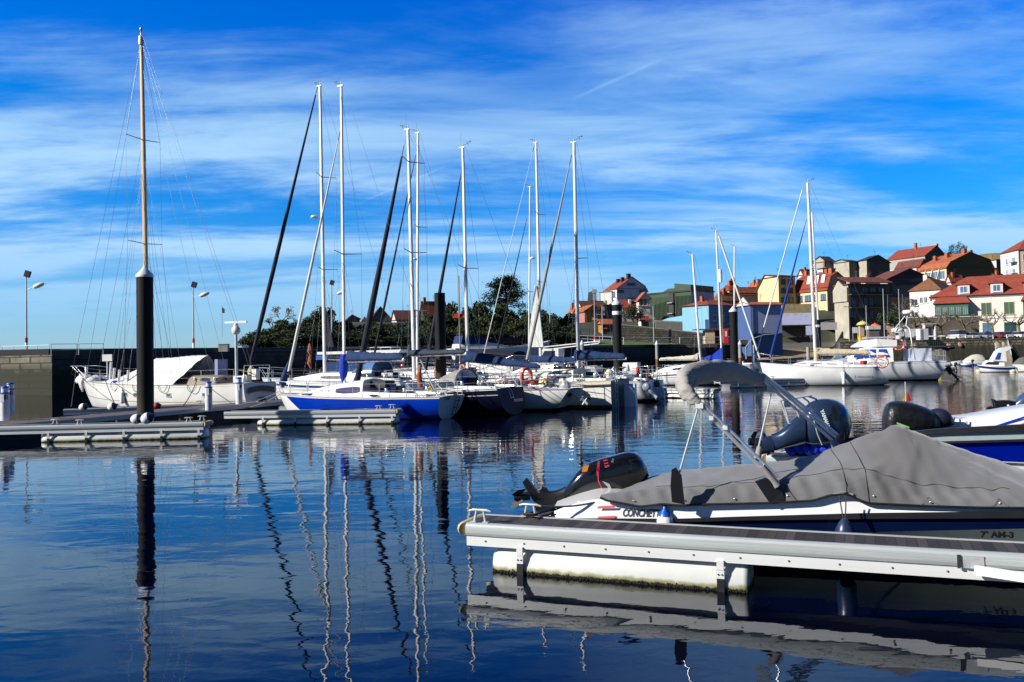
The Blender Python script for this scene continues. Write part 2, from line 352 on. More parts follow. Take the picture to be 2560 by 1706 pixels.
# concrete winch box and pier bits on parapet
t = thing('electrical_cabinet', D(560, 879, 88), 'grey square cabinet on the mole parapet by the radar mast', 'cabinet')
MB().box((0, 0, .35), (.95, .6, .75)).build('housing', CONC, t); MB().box((0, 0, .745), (1.05, .7, .04)).build('lid', CONC, t)
# ---------------------------------------------------------------- finger pontoons
def plank_mat():
    m = bpy.data.materials.new('decking planks'); m.use_nodes = True; n, l, b = nodes_of(m); b.inputs['Roughness'].default_value = .85
    c = n.new('ShaderNodeTexCoord'); s = n.new('ShaderNodeSeparateXYZ'); l.new(c.outputs['Object'], s.inputs[0])
    dv = n.new('ShaderNodeMath'); dv.operation = 'DIVIDE'; l.new(s.outputs[0], dv.inputs[0]); dv.inputs[1].default_value = .1
    fl = n.new('ShaderNodeMath'); fl.operation = 'FLOOR'; l.new(dv.outputs[0], fl.inputs[0]); fr = n.new('ShaderNodeMath'); fr.operation = 'FRACT'; l.new(dv.outputs[0], fr.inputs[0])
    wn = n.new('ShaderNodeTexWhiteNoise'); wn.noise_dimensions = '1D'; l.new(fl.outputs[0], wn.inputs['W'])
    r = n.new('ShaderNodeValToRGB'); l.new(wn.outputs['Value'], r.inputs[0]); r.color_ramp.elements[0].color = (.022, .019, .020, 1); r.color_ramp.elements[1].color = (.085, .072, .076, 1)
    no = n.new('ShaderNodeTexNoise'); mp = n.new('ShaderNodeMapping'); mp.inputs['Scale'].default_value = (60, 3, 3); l.new(c.outputs['Object'], mp.inputs[0]); l.new(mp.outputs[0], no.inputs[0]); no.inputs['Detail'].default_value = 6
    mr = n.new('ShaderNodeMapRange'); mr.inputs[1].default_value = .3; mr.inputs[2].default_value = .7; mr.inputs[3].default_value = .5; mr.inputs[4].default_value = 1.3; l.new(no.outputs[0], mr.inputs[0])
    mx = n.new('ShaderNodeMixRGB'); mx.blend_type = 'MULTIPLY'; mx.inputs[0].default_value = 1; l.new(r.outputs[0], mx.inputs[1]); l.new(mr.outputs[0], mx.inputs[2])
    gp = n.new('ShaderNodeMath'); gp.operation = 'GREATER_THAN'; l.new(fr.outputs[0], gp.inputs[0]); gp.inputs[1].default_value = .07
    m2 = n.new('ShaderNodeMixRGB'); l.new(gp.outputs[0], m2.inputs[0]); m2.inputs[1].default_value = (.008, .008, .008, 1); l.new(mx.outputs[0], m2.inputs[2]); l.new(m2.outputs[0], b.inputs['Base Color'])
    bp = n.new('ShaderNodeBump'); bp.inputs['Distance'].default_value = .006; l.new(no.outputs[0], bp.inputs['Height']); l.new(bp.outputs[0], b.inputs['Normal']); return m
PLANK = plank_mat()
def streak(name, col, rough, amt, sc):
    m = mat(name, col, rough, .15, var=amt, vs=sc, stretch=(.25, 4, 9), detail=8, bump=.0015, bs=40); return m
RAILM = streak('ribbed pontoon rail', (.44, .48, .49), .42, .18, 2.5)
BEAMM = streak('white pontoon beam', (.68, .70, .71), .45, .06, 1.5)
def float_mat():
    m = mat('white pontoon float', (.58, .60, .59), .45, var=.07, vs=1.6); m = m.copy(); n, l, b = nodes_of(m)
    lk = b.inputs['Base Color'].links[0].from_socket; g = n.new('ShaderNodeNewGeometry'); s = n.new('ShaderNodeSeparateXYZ'); l.new(g.outputs['Position'], s.inputs[0])
    no = n.new('ShaderNodeTexNoise'); no.inputs['Scale'].default_value = 9; no.inputs['Detail'].default_value = 8; l.new(g.outputs['Position'], no.inputs[0])
    a = n.new('ShaderNodeMath'); a.operation = 'MULTIPLY_ADD'; l.new(no.outputs[0], a.inputs[0]); a.inputs[1].default_value = -.07; l.new(s.outputs[2], a.inputs[2])
    mr = n.new('ShaderNodeMapRange'); mr.inputs[1].default_value = -.012; mr.inputs[2].default_value = .012; l.new(a.outputs[0], mr.inputs[0])
    mx = n.new('ShaderNodeMixRGB'); l.new(mr.outputs[0], mx.inputs[0]); mx.inputs[1].default_value = (.016, .013, .006, 1); l.new(lk, mx.inputs[2])
    g2 = n.new('ShaderNodeMapRange'); g2.inputs[1].default_value = .02; g2.inputs[2].default_value = .05; l.new(a.outputs[0], g2.inputs[0])   # thin olive stain
    m3 = n.new('ShaderNodeMixRGB'); m3.blend_type = 'MULTIPLY'; m3.inputs[0].default_value = 1
    m4 = n.new('ShaderNodeMixRGB'); l.new(g2.outputs[0], m4.inputs[0]); m4.inputs[1].default_value = (.5, .48, .25, 1); m4.inputs[2].default_value = (1, 1, 1, 1)
    l.new(mx.outputs[0], m3.inputs[1]); l.new(m4.outputs[0], m3.inputs[2]); l.new(m3.outputs[0], b.inputs['Base Color']); return m
FLOATM = float_mat(); BUMPER = mat('tan end bumper', (.50, .39, .19), .6, var=.2, vs=9, bump=.002, bs=40)
MUSSEL = mat('mussel crust', (.018, .014, .009), .7, var=.6, vs=60, bump=.004, bs=90)
def cleat(mb, x, y, z, s=1):
    mb.tube([(x-.16*s, y, z+.15*s), (x-.10*s, y, z+.165*s), (x+.10*s, y, z+.165*s), (x+.16*s, y, z+.15*s)], [.012*s, .02*s, .02*s, .012*s], 8)
    for q in (-1, 1):
        mb.tube([(x+q*.05*s, y, z+.16*s), (x+q*.08*s, y, z+.01)], [.014*s, .022*s], 6); mb.box((x+q*.09*s, y, z+.008), (.08*s, .09*s, .014))
def finger(A, B, wd, zA, zB, label, fl, far_end='A', cleats=(), detail=False, bumper=True, tail=0, group='finger pontoons'):
    """near top edge from A (free end) to B (root); deck to the far side of it; fl = float spans (s0,s1) along the near side"""
    A, B = V(A), V(B); d = B-A; d.z = 0; Lx = d.length; a = math.atan2(d.y, d.x)
    t = thing('finger_pontoon', (A.x, A.y, 0), label, 'pontoon', a, group=group)
    zf = lambda x: zA+(zB-zA)*x/Lx
    L2 = Lx+tail
    def bar(y0, y1, z0, z1, x0=0, x1=None):
        x1 = L2 if x1 is None else x1
        m = MB(); za, zb = zf(x0), zf(x1)
        m.add([(x0, y0, za+z0), (x1, y0, zb+z0), (x1, y1, zb+z0), (x0, y1, za+z0), (x0, y0, za+z1), (x1, y0, zb+z1), (x1, y1, zb+z1), (x0, y1, za+z1)],
              [(0, 3, 2, 1), (4, 5, 6, 7), (0, 1, 5, 4), (1, 2, 6, 5), (2, 3, 7, 6), (3, 0, 4, 7)]); return m
    bar(.045, wd-.045, -.05, -.012).build('deck', PLANK, t)
    for sy in (0, 1):                          # ribbed edge extrusion, rounded, three grooves
        prof = []
        ys = [(.0475, 0), (.012, 0), (-.012, -.012), (-.03, -.035), (-.032, -.055), (-.029, -.058), (-.034, -.062), (-.035, -.085), (-.031, -.088), (-.035, -.092), (-.033, -.115), (-.022, -.145), (.0, -.16), (.04, -.16)]
        rings = []
        for x in (0, L2):
            rings.append([(x, (y if sy == 0 else wd-y), zf(x)+z) for y, z in ys])
        m = MB(); m.loft(rings, closed=True, cap=True, smooth=False); m.build('edge_rail', RAILM, t)
        yy = (0.0, .05) if sy == 0 else (wd-.05, wd)
        bar(yy[0], yy[1], -.275, -.162).build('beam', BEAMM, t)
    bar(.052, wd-.052, -.20, -.06).build('cross_frame', GALV, t)
    for (s0, s1, rr) in fl:
        m = MB(); n = 26; cy = wd/2; zc = .045
        prof = [(s0, .55), (s0+.03, .8), (s0+.10, .95), (s0+.2, 1.0), (s1-.05, 1.0), (s1, .97), (s1+.004, .0)]
        rings = [[(x, cy+cos(2*pi*k/n)*(wd/2-.01)*max(k2, .01), zc+sin(2*pi*k/n)*rr*max(k2, .01)) for k in range(n)] for x, k2 in prof]
        m.loft(rings, cap=True); m.build('float', FLOATM, t)
        if detail:
            c = MB(); rnd = random.Random(3)
            for i in range(700):
                x = rnd.uniform(s0+.05, s1); r = rnd.uniform(.004, .012); z = rnd.gauss(.012, .013)
                c.lathe([(.3*r, -r), (r, 0), (.3*r, r)], (x, .012-math.sqrt(max(0, 1-((z-zc)/rr)**2))*(wd/2-.01)+wd/2-.012, z), 5)
            c.build('mussel_crust', MUSSEL, t)
    for (s0, s1, rr) in fl:
        n = 2 if detail else max(1, round((s1-s0)/1.45))
        for i in range(n+1):
            x = s0+.3+(s1-s0-.45)*i/n
            if detail:
                if i == n: continue
                x = (s0+.42, s1-.28)[i]
            st = MB(); dk = MB(); st.box((x, -.012, zf(x)-.30), (.075, .03, .10)); st.box((x, -.018, zf(x)-.40), (.085, .02, .09)); dk.box((x, -.012, (zf(x)-.42)/2-.1), (.08, .02, zf(x)-.42+.2))
            if detail:
                for q in (-.02, .02): dk.lathe([(.009, 0), (.009, .008)], (x+q, -.029, zf(x)-.40), 8, M=Matrix.Rotation(pi/2, 3, 'X'))
            st.build('bracket', BEAMM, t); dk.build('strap', BLACK, t)
    if bumper:
        m = MB(); pts = [(-.02, -.0, zA-.08), (-.05, .03, zA-.08), (-.06, wd/2, zA-.08), (-.05, wd-.03, zA-.08), (-.02, wd, zA-.08)]
        m.tube(pts, [.082, .085, .085, .085, .082], 12); m.build('end_bumper', BUMPER, t)
    for x, side in cleats: cm = MB(); cleat(cm, x, .055 if side == 0 else wd-.055, zf(x)+.002, .9); cm.build('cleat', GALV, t)
    return t
# foreground finger
fA = W(1166, 1308, .57); fB = W(2560, 1386, .60)
fgf = finger(fA, fB, .62, .575, .60, 'near finger pontoon beside the boat under grey canvas', [(.28, 3.32, .33)], cleats=((.16, 0), (.62, 1)), detail=True, tail=4)
fgf.rotation_euler = (0, 0, fgf.rotation_euler.z)
# left finger, its root lies left out of frame; free end is on the right
def rfinger(pA, pB, wd, label, fl, cl, z=.57, tail=0):
    return finger(W(*pA, z), W(*pB, z), wd, z, z, label, fl, cleats=cl, tail=tail)
def rfinger2(free, root, wd, label, fl, cl, z=.57, tail=0):
    """near-side finger with its free end to the right: run it from root to free and put the bumper at the far x"""
    A, B = W(*root, z), W(*free, z); L = (B-A).length; t = finger(A, B, wd, z, z, label, [(max(.05, L+a), L+c, r) for a, c, r in fl], cleats=[(L+a, c) for a, c in cl], bumper=False)
    MB().tube([(L+.02, 0, z-.08), (L+.06, .04, z-.08), (L+.06, wd-.04, z-.08), (L+.02, wd, z-.08)], .085, 10).build('end_bumper', BUMPER, t); return t
lf = rfinger2((508, 1055), (-60, 1068), .75, 'finger pontoon at far left below the tall capped pile', [(-5.4, 0, .3)], ((-4.1, 0), (-.5, 0), (-.25, 1), (-5.2, 1)))
mf = rfinger2((989, 1024), (560, 1030), .75, 'middle finger pontoon in front of the blue and white sloop', [(-5.7, 0, .3)], ((-3, 1), (-.3, 1), (-.7, 0)))
kf = rfinger2((520, 1010), (158, 1024), .7, 'finger pontoon lying behind the walkway along the white ketch', [(-2.5, 0, .26)], ((-.4, 0), (-4, 0)))
# main walkway (left) with brown decking, and the one behind
def walkway(a, b, wd, label, z=.57, name='walkway_pontoon', side=-1):
    A, B = V(a), V(b); d = B-A; L = d.length; an = math.atan2(d.y, d.x); t = thing(name, (A.x, A.y, 0), label, 'pontoon', an)
    m = MB(); m.box((L/2, -wd/2, z-.03), (L, wd, .05)); m.build('deck', mat('brown walkway boards', (.115, .088, .085), .85, var=.35, vs=3, stretch=(6, .6, 1)), t)
    for y in (0, -wd): MB().box((L/2, y, z-.10), (L, .08, .17)).build('edge_rail', RAILM, t)
    f = MB(); k = int(L/3.2)
    for i in range(k): f.box((1.6+i*3.2, -wd/2, .12), (2.0, wd-.3, .5))
    f.build('float', mat('dark walkway float', (.03, .03, .035), .7), t); return t
wA = W(-150, 1067, .57); wB = W(640, 1003, .57)
walkway(wA, W(700, 998, .57), 1.7, 'main walkway of weathered brown decking at left')
fg2 = finger(W(1916, 1137, .57), W(2560, 1168, .57), .6, .57, .58, 'second finger pontoon with pale rail beyond the canvas boat', [(.3, 3, .3)], cleats=((.30, 1),), tail=3)
fr1 = rfinger2((1782, 972), (1560, 970), .8, 'short low finger pontoon right of the round transom boat', [(-3.4, 0, .3)], ())
fr2 = rfinger2((2058, 944), (1800, 952), .8, 'finger pontoon in front of the long white sloop', [(-7.5, 0, .3)], ((-5.5, 1), (-3.8, 1), (-.7, 0)))
fr3 = finger(W(2500, 1030, .57), W(2640, 1036, .57), .8, .57, .57, 'finger pontoon end at the right edge of the basin', [(.3, 2, .3)], cleats=((.35, 1),), tail=3)
# ---------------------------------------------------------------- steel piles
def pile(px, py_w, pyt, wpx, label, cap='cone', rust=.02, d=None, band=False, top=None, col=(.007, .008, .010)):
    B = W(px, py_w) if d is None else D(px, py_w, d); dd = B.y
    T = D(px, pyt, dd); r = wpx*dd/FPX/2; h = T.z
    t = thing('mooring_pile', (B.x, B.y, 0), label, 'pile', group='steel mooring piles')
    m = mat('black pile coating', col, .7, var=.35, vs=1.5, spec=.25, stretch=(3, 3, .4)).copy(); n, l, b = nodes_of(m)
    lk = b.inputs['Base Color'].links[0].from_socket; g = n.new('ShaderNodeTexCoord'); s = n.new('ShaderNodeSeparateXYZ'); l.new(g.outputs['Object'], s.inputs[0])
    no = n.new('ShaderNodeTexNoise'); no.inputs['Scale'].default_value = 2; no.inputs['Detail'].default_value = 6; l.new(g.outputs['Object'], no.inputs[0])
    a = n.new('ShaderNodeMath'); a.operation = 'MULTIPLY_ADD'; l.new(no.outputs[0], a.inputs[0]); a.inputs[1].default_value = -1.2; l.new(s.outputs[2], a.inputs[2])
    mr = n.new('ShaderNodeMapRange'); mr.inputs[1].default_value = h*rust; mr.inputs[2].default_value = h*rust+1.6; l.new(a.outputs[0], mr.inputs[0])
    mx = n.new('ShaderNodeMixRGB'); l.new(mr.outputs[0], mx.inputs[0]); mx.inputs[1].default_value = (.06, .042, .026, 1) if rust < .9 else (.2, .1, .05, 1); l.new(lk, mx.inputs[2]); l.new(mx.outputs[0], b.inputs['Base Color'])
    MB().lathe([(r, -1), (r, h*.5), (r, h)], n=24).build('shaft', m, t)
    if cap == 'cone':
        hc = r*1.25; MB().lathe([(r*1.05, h-.06), (r*1.06, h+.02), (r*1.02, h+.05), (r*.45, h+hc*.62), (r*.12, h+hc), (.01, h+hc*1.03)], n=24).build('cap', mat('white cone cap', (.62, .66, .72), .4, var=.1), t)
    if band: MB().lathe([(r*1.01, h-.62), (r*1.01, h-.42)], n=24).build('band', mat('white band', (.75, .75, .75), .5), t)
    return t
pile(364, 1062, 690, 40, 'tallest black pile with white cone cap before the wooden mast', d=32.3, rust=-.05)
pile(1104, 1029, 733, 27, 'plain black pile without a cap behind the navy sloop', cap=None, rust=.12)
pile(1547, 1000, 760, 22.5, 'black pile with white cone cap and white band', band=True)
pile(1838, 966, 778, 19.5, 'black pile with white cone cap beside the blue sail cover')
pile(2047, 952, 800, 17, 'black pile close behind the tan sail cover mast', cap=None, band=True)
def spile(px, pyt, wpx, d, label, cone=True):
    b = D(px, 900, d); T = D(px, pyt, d); r = wpx*d/FPX/2; t = thing('timber_pile', (b.x, b.y, 0), label, 'pile', group='small rusty piles by the slipway')
    MB().lathe([(r, -1), (r, T.z*.55)], n=14).build('shaft', mat('rusty pile foot', (.16, .07, .03), .8, var=.4, vs=3), t)
    MB().lathe([(r*1.02, T.z*.55), (r*1.02, T.z)], n=14).build('sleeve', mat('grey pile sleeve', (.3, .3, .3), .6), t)
    if cone: MB().lathe([(r*1.25, T.z-.05), (r*1.25, T.z+.02), (.02, T.z+r*2.4)], n=14).build('cap', mat('white cone cap', (.62, .66, .72), .4, var=.1), t)
spile(1643, 861, 8, 92, 'thin rusty pile with white cone cap left of the cream sail cover')
spile(1851, 861, 9, 96, 'thin tan pile with sign right of the capped black pile')
spile(2021, 868, 9, 90, 'grey thin pile left of the tan sail cover', False)
spile(1456, 861, 9, 84, 'white coned pile behind the raised white boom')
# power and water pedestals
def pedestal(px, pyb, d, s, label):
    b = D(px, pyb, d); t = thing('service_pedestal', (b.x, b.y, b.z), label, 'pedestal', group='white service pedestals')
    r = .15*s
    MB().lathe([(r*1.0, 0), (r, .05), (r, .98*s)], n=18).build('column', mat('white pedestal', (.66, .68, .74), .4), t)
    MB().lathe([(r*1.08, .98*s), (r*1.08, 1.04*s)], n=18).build('lower_ring', mat('blue ring', (.01, .10, .5), .4), t)
    MB().lathe([(r*.82, 1.04*s), (r*.82, 1.20*s)], n=18).build('lantern', mat('pedestal lantern', (.6, .66, .74), .2), t)
    MB().lathe([(r*.95, 1.20*s), (r*.95, 1.25*s), (r*.3, 1.28*s)], n=18).build('cap', mat('blue ring', (.01, .10, .5), .4), t)
    MB().box((.02, -r-.02, .82*s), (.12, .06, .3*s)).build('socket_box', mat('white pedestal', (.66, .68, .74), .4), t)
    MB().box((.13, -r+.0, .86*s), (.11, .05, .16*s)).build('meter', DARK, t); return t
pedestal(12, 1052, 31.5, 1.0, 'service pedestal with blue cap nearest the left edge')
pedestal(26, 1036, 34.5, 1.0, 'service pedestal with blue cap half hidden behind the first')
pedestal(522, 1026, 37.6, 1.0, 'service pedestal with blue cap left of the ketch stern')
pedestal(598, 1014, 40.5, 1.05, 'service pedestal with blue cap before the ketch transom')
# ball fenders on pontoons
def ball(p, r, label, body, tip, name='ball_fender', ropes=None, sc=1.15, group='round fenders on the left pontoons', tilt=(0, 0, 0)):
    t = thing(name, p, label, 'fender', group=group); M = Matrix.Rotation(tilt[0], 3, 'X') @ Matrix.Rotation(tilt[1], 3, 'Y')
    MB().lathe([(r*.05, -r)]+[(r*cos(a), r*sin(a)*sc) for a in [(-80+20*i)*pi/180 for i in range(8)]]+[(r*.35, r*sc), (r*.2, r*sc+.02)], n=20, M=M).build('body', body, t)
    MB().lathe([(r*.93, r*sc*.42), (r*.80, r*sc*.66), (r*.5, r*sc*.92), (r*.28, r*sc*1.1), (r*.15, r*sc*1.25), (.01, r*sc*1.27)], n=14, M=M).build('eye', tip, t)
    return t
ball(D(341, 1048, 28.1), .165, 'white ball fender with navy collar, left one at the pile foot', BUOYW, BUOYN, tilt=(.3, 1.4, 0))
ball(D(368, 1046, 28.0), .185, 'white ball fender with navy collar, right one at the pile foot', BUOYW, BUOYN, tilt=(.2, 1.2, 0))
ball(D(208, 1018, 38.5), .17, 'grey ball fender at the left end of the ketch pontoon', BUOYW, BUOYN, tilt=(.3, 1.3, 0))
ball(D(280, 1017, 38.0), .18, 'grey ball fender in the middle of the ketch pontoon', BUOYW, BUOYN, tilt=(.3, 1.3, 0))
ball(D(391, 1016, 39.5), .17, 'red ball fender against the ketch hull right of the pile', RED, BUOYN, tilt=(.3, 1.3, 0))
ball(D(649, 1009, 42.5), .2, 'red ball fender hanging under the ketch transom', RED, BLACK)
# ================================================================ boats
def hull_mat(name, base, bands=(), water=(.01, .012, .02), wl=.08, rough=.25, diag=None, var=.05, metal=0):
    """bands: (v0, v1, colour) in metres below the sheer, kept in the UV map; diag: (a, b, c, colour) paints a*x+b*z<c"""
    m = bpy.data.materials.new(name); m.use_nodes = True; n, l, b = nodes_of(m); b.inputs['Roughness'].default_value = rough
    b.inputs['Coat Weight'].default_value = .15; b.inputs['Coat Roughness'].default_value = .08; b.inputs['Specular IOR Level'].default_value = .35
    uv = n.new('ShaderNodeUVMap'); s = n.new('ShaderNodeSeparateXYZ'); l.new(uv.outputs[0], s.inputs[0])
    tc_ = n.new('ShaderNodeTexCoord'); so_ = n.new('ShaderNodeSeparateXYZ'); l.new(tc_.outputs['Object'], so_.inputs[0])
    def m2(op, a, c):
        q = n.new('ShaderNodeMath'); q.operation = op
        for i, x in enumerate((a, c)):
            if isinstance(x, (int, float)): q.inputs[i].default_value = x
            else: l.new(x, q.inputs[i])
        return q.outputs[0]
    last = None
    no = n.new('ShaderNodeTexNoise'); no.inputs['Scale'].default_value = 1.2; no.inputs['Detail'].default_value = 6; l.new(tc_.outputs['Object'], no.inputs[0])
    rp = n.new('ShaderNodeValToRGB'); l.new(no.outputs[0], rp.inputs[0]); rp.color_ramp.elements[0].position = .3; rp.color_ramp.elements[1].position = .7
    rp.color_ramp.elements[0].color = tuple(x*(1-var*2) for x in base)+(1,); rp.color_ramp.elements[1].color = tuple(min(1, x*(1+var)) for x in base)+(1,); last = rp.outputs[0]
    def mix(f, c):
        nonlocal last
        q = n.new('ShaderNodeMixRGB'); l.new(f, q.inputs[0]); l.new(last, q.inputs[1]); q.inputs[2].default_value = tuple(c)+(1,); last = q.outputs[0]
    if diag:
        for (a, bz, c, colr) in diag: mix(m2('LESS_THAN', m2('ADD', m2('MULTIPLY', so_.outputs[0], a), m2('MULTIPLY', so_.outputs[2], bz)), c), colr)
    for v0, v1, c in bands: mix(m2('MULTIPLY', m2('GREATER_THAN', s.outputs[1], v0), m2('LESS_THAN', s.outputs[1], v1)), c)
    if wl is not None:
        mix(m2('LESS_THAN', so_.outputs[2], wl), water)
    # grime creeping up from the waterline
    gr = n.new('ShaderNodeMapRange'); gr.inputs[1].default_value = wl or 0; gr.inputs[2].default_value = (wl or 0)+.22; gr.inputs[3].default_value = .35; gr.inputs[4].default_value = 0
    l.new(m2('ADD', so_.outputs[2], m2('MULTIPLY', no.outputs[0], -.12)), gr.inputs[0]); mix(m2('MULTIPLY', gr.outputs[0], no.outputs[0]), (.16, .13, .06))
    l.new(last, b.inputs['Base Color']); return m
class Boat:
    def __init__(s, name, label, cat, wl, bow, ang, beam, zs, group=None):
        s.O = W(wl[0], wl[1]); s.a = R_(ang); s.e = V((-cos(s.a), sin(s.a), 0)); s.n = V((-sin(s.a), -cos(s.a), 0)); s.beam = beam
        s.t = thing(name, s.O, label, cat, pi-s.a, group)
        if isinstance(bow, (int, float)): s.L = bow; s.zb = None
        else: s.L, s.zb = s.lat(*bow)
        s.zs = zs if zs < 50 else s.lat(wl[0], zs)[1]
    def lat(s, px, py, y=0.0):                 # pixel -> (x, z) in the fore-and-aft plane offset y to port
        r = ray(px, py); k = (s.n.dot(s.O-CC)+y)/s.n.dot(r); P = CC+r*k; return (s.e.dot(P-s.O), P.z)
    def P(s, px, py, y=0.0): x, z = s.lat(px, py, y); return V((x, y, z))
    def bx(s, x): return s.half(x/s.L)
    def half(s, t):                            # half beam at the sheer
        t = min(max(t, 0), 1); k = s.sw; tm = s.tm
        if t < tm: u = t/tm; return s.beam/2*(k+(1-k)*sin(u*pi/2))
        u = (t-tm)/(1-tm); return s.beam/2*(max(0, 1-u**s.bf))**.85
    def sheer(s, t): return s.zs+(s.zb-s.zs)*t**s.sp-s.spring*4*t*(1-t)
    def hull(s, m, zb, sw=.7, tm=.42, bf=2.2, sp=1.8, rake=.9, trake=.25, spring=.05, keel=-.35, tz=.02, fl=2.2, rings=30, tm_mat=None, flare=.0, deckm=None, camber=.06, inset=0):
        s.zb = zb if s.zb is None else s.zb; s.sw = sw; s.tm = tm; s.bf = bf; s.sp = sp; s.spring = spring; s.trake = trake; s.rake = rake
        K = 15; rr = []; uv = []
        for i in range(rings+1):
            t = i/rings; h = s.half(t); zs_ = s.sheer(t)
            zk = tz+(keel-tz)*min(1, t/.28)**.8 if t < .28 else keel
            if t > .86: zk = keel+(zs_-.02-keel)*0.0
            g = []
            for k in range(-K, K+1):
                q = abs(k)/K; z = zk+(zs_-zk)*q**1.35
                y = h*(1-(1-q)**fl)**.62 if q > 0 else 0
                if q < 1 and flare: y *= 1-flare*(1-q)*(t**2)
                if t > .72: y *= 1-(1-q)*.55*((t-.72)/.28)
                x = t*s.L
                g2 = max(0, (t-.55)/.45); x -= rake*(1-q**.9)*g2**1.6
                x -= trake*(-(q)) * max(0, 1-t/.12) if trake else 0
                g.append(V((x, math.copysign(y, k) if k else 0, z))); uv.append((x, zs_-z))
            rr.append(g)
        n = 2*K+1; mb = MB(); mb.loft(rr, 0, cap=False, closed=False)
        mb.add(rr[0], [tuple(range(n))], 1)
        o = mb.build('hull', [m, tm_mat or m], s.t); me = o.data; L_ = me.uv_layers.new(name='UVMap'); nv = len(uv)
        for lp in me.loops:
            vi = lp.vertex_index; L_.data[lp.index].uv = uv[vi] if vi < nv else uv[vi-nv]
        s.rr = rr
        # deck with camber
        d = MB(); dr = []
        for i in range(rings+1):
            g = rr[i]; a, b_ = g[0], g[-1]
            dr.append([V((a.x, a.y+(b_.y-a.y)*j/8, a.z-inset+camber*(1-(2*j/8-1)**2)*(s.half(i/rings)/(s.beam/2)))) for j in range(9)])
        d.loft(dr, 0, cap=False, closed=False); d.build('deck', deckm or DECKW, s.t)
        r_ = MB()
        for sd in (0, -1): r_.tube([V(g[sd])+V((0, 0, .02)) for g in rr], .022, 6)
        r_.build('toe_rail', s.trm if hasattr(s, 'trm') else GALV, s.t)
        return s
    def cabin(s, x0, x1, w0, w1, h0, h1, m=None, slope=.5, name='cabin', win=(), wm=None, zo=0, front=None, n=14, tumble=.12):
        """coachroof from x0 (aft) to x1 (fwd), half widths, heights above the deck; win: (x0,x1,z0,z1) fractions of side"""
        rings = []; front = front if front is not None else slope
        def prof(x):
            u = (x-x0)/(x1-x0); t = x/s.L; zd = s.sheer(t)+zo; h = h0+(h1-h0)*u; w = w0+(w1-w0)*u
            h *= min(1, max(0.02, (x1-x)/max(front, .01)))**.7 if x > x1-front else 1
            return zd, h, w
        xs = sorted(set([x0+(x1-x0)*i/n for i in range(n+1)]+[x1-front, x1-.01]))
        for x in xs:
            zd, h, w = prof(x); g = []
            for y, z in ((-w, -.03), (-w*(1-tumble*.2), h*.2), (-w*(1-tumble), h*.86), (-w*.78, h), (-w*.4, h*1.07), (0, h*1.1), (w*.4, h*1.07), (w*.78, h), (w*(1-tumble), h*.86), (w*(1-tumble*.2), h*.2), (w, -.03)):
                g.append(V((x, y, zd+z)))
            rings.append(g)
        mb = MB(); mb.loft(rings, closed=False, cap=False, smooth=False); mb.poly(rings[0]); c = mb.build(name, m or WHITE, s.t)
        for (a, b_, c0, c1) in win:
            for sd in (1, -1):
                q = MB(); up = []; lo = []
                for k in range(9):
                    x = x0+(x1-x0)*(a+(b_-a)*k/8); zd, h, w = prof(x); e = 1-(abs(k-4)/4)**4*.35
                    zm = (c0+c1)/2; hh = (c1-c0)/2*e
                    for lst, f in ((up, zm+hh), (lo, zm-hh)): lst.append(V((x, sd*(w*(1-tumble*f/.86*.98)+.008), zd+h*f)))
                q.add(up+lo, [(k, k+1, k+10, k+9) for k in range(8)]); q.build('window', wm or GLASS, c)
        return c
    def mast(s, base, top, r=.085, m=None, deck=True, taper=.8, head=True, name='mast', y=0):
        b_ = s.P(*base, y); t_ = s.P(*top, y); mb = MB(); mb.tube([b_, b_.lerp(t_, .6), t_], [r, r, r*taper], 10, sc=(.72, 1)); o = mb.build(name, m or ALU, s.t)
        if head:
            h = MB(); h.box(t_+V((.05, 0, .03)), (.30, .07, .05)); h.tube([t_+V((.0, 0, .05)), t_+V((0, 0, .22))], .018, 6); h.build('masthead_fitting', GALV, o)
        s.mb, s.mt = b_, t_; return o
    def vane(s, o, side=-1, kind=0):
        t_ = s.mt; v = MB(); q = side
        v.tube([t_+V((0, 0, .12)), t_+V((-q*.3, 0, .2))], .009, 6); v.tube([t_+V((-q*.3, 0, .12)), t_+V((-q*.3, 0, .27))], .012, 6)
        v.tube([t_+V((-q*.2, 0, .26)), t_+V((-q*.42, 0, .26))], .010, 6); v.box(t_+V((-q*.42, 0, .27)), (.08, .01, .07)); v.build('wind_vane', BLACK, o)
        a = MB(); a.tube([t_+V((.1, 0, .05)), t_+V((.1, 0, .75))], .006, 5); a.build('aerial', WIRE, o)
    def spreaders(s, o, pys, half=.8, sweep=0, m=None):
        for py in pys:
            f = (py-0)  # pixel row on the mast
            b_, t_ = s.mb, s.mt
            # find the height on the mast that projects to row py
            lo, hi = 0., 1.
            for _ in range(30):
                mid = (lo+hi)/2; p = b_.lerp(t_, mid); Pw = s.O+s.e*p.x+V((0, 0, p.z)); q = Pw-CC; yy = 823-FPX*q.dot(CU)/q.dot(CF)
                if yy > py: lo = mid
                else: hi = mid
            p = b_.lerp(t_, lo)
            for sd in (1, -1):
                sp = MB(); sp.tube([p, p+V((-sweep, sd*half, .08))], [.03, .02], 6); sp.build('spreader', m or ALUD, o)
            s.sp_tips = getattr(s, 'sp_tips', [])+[(p, half, sweep)]
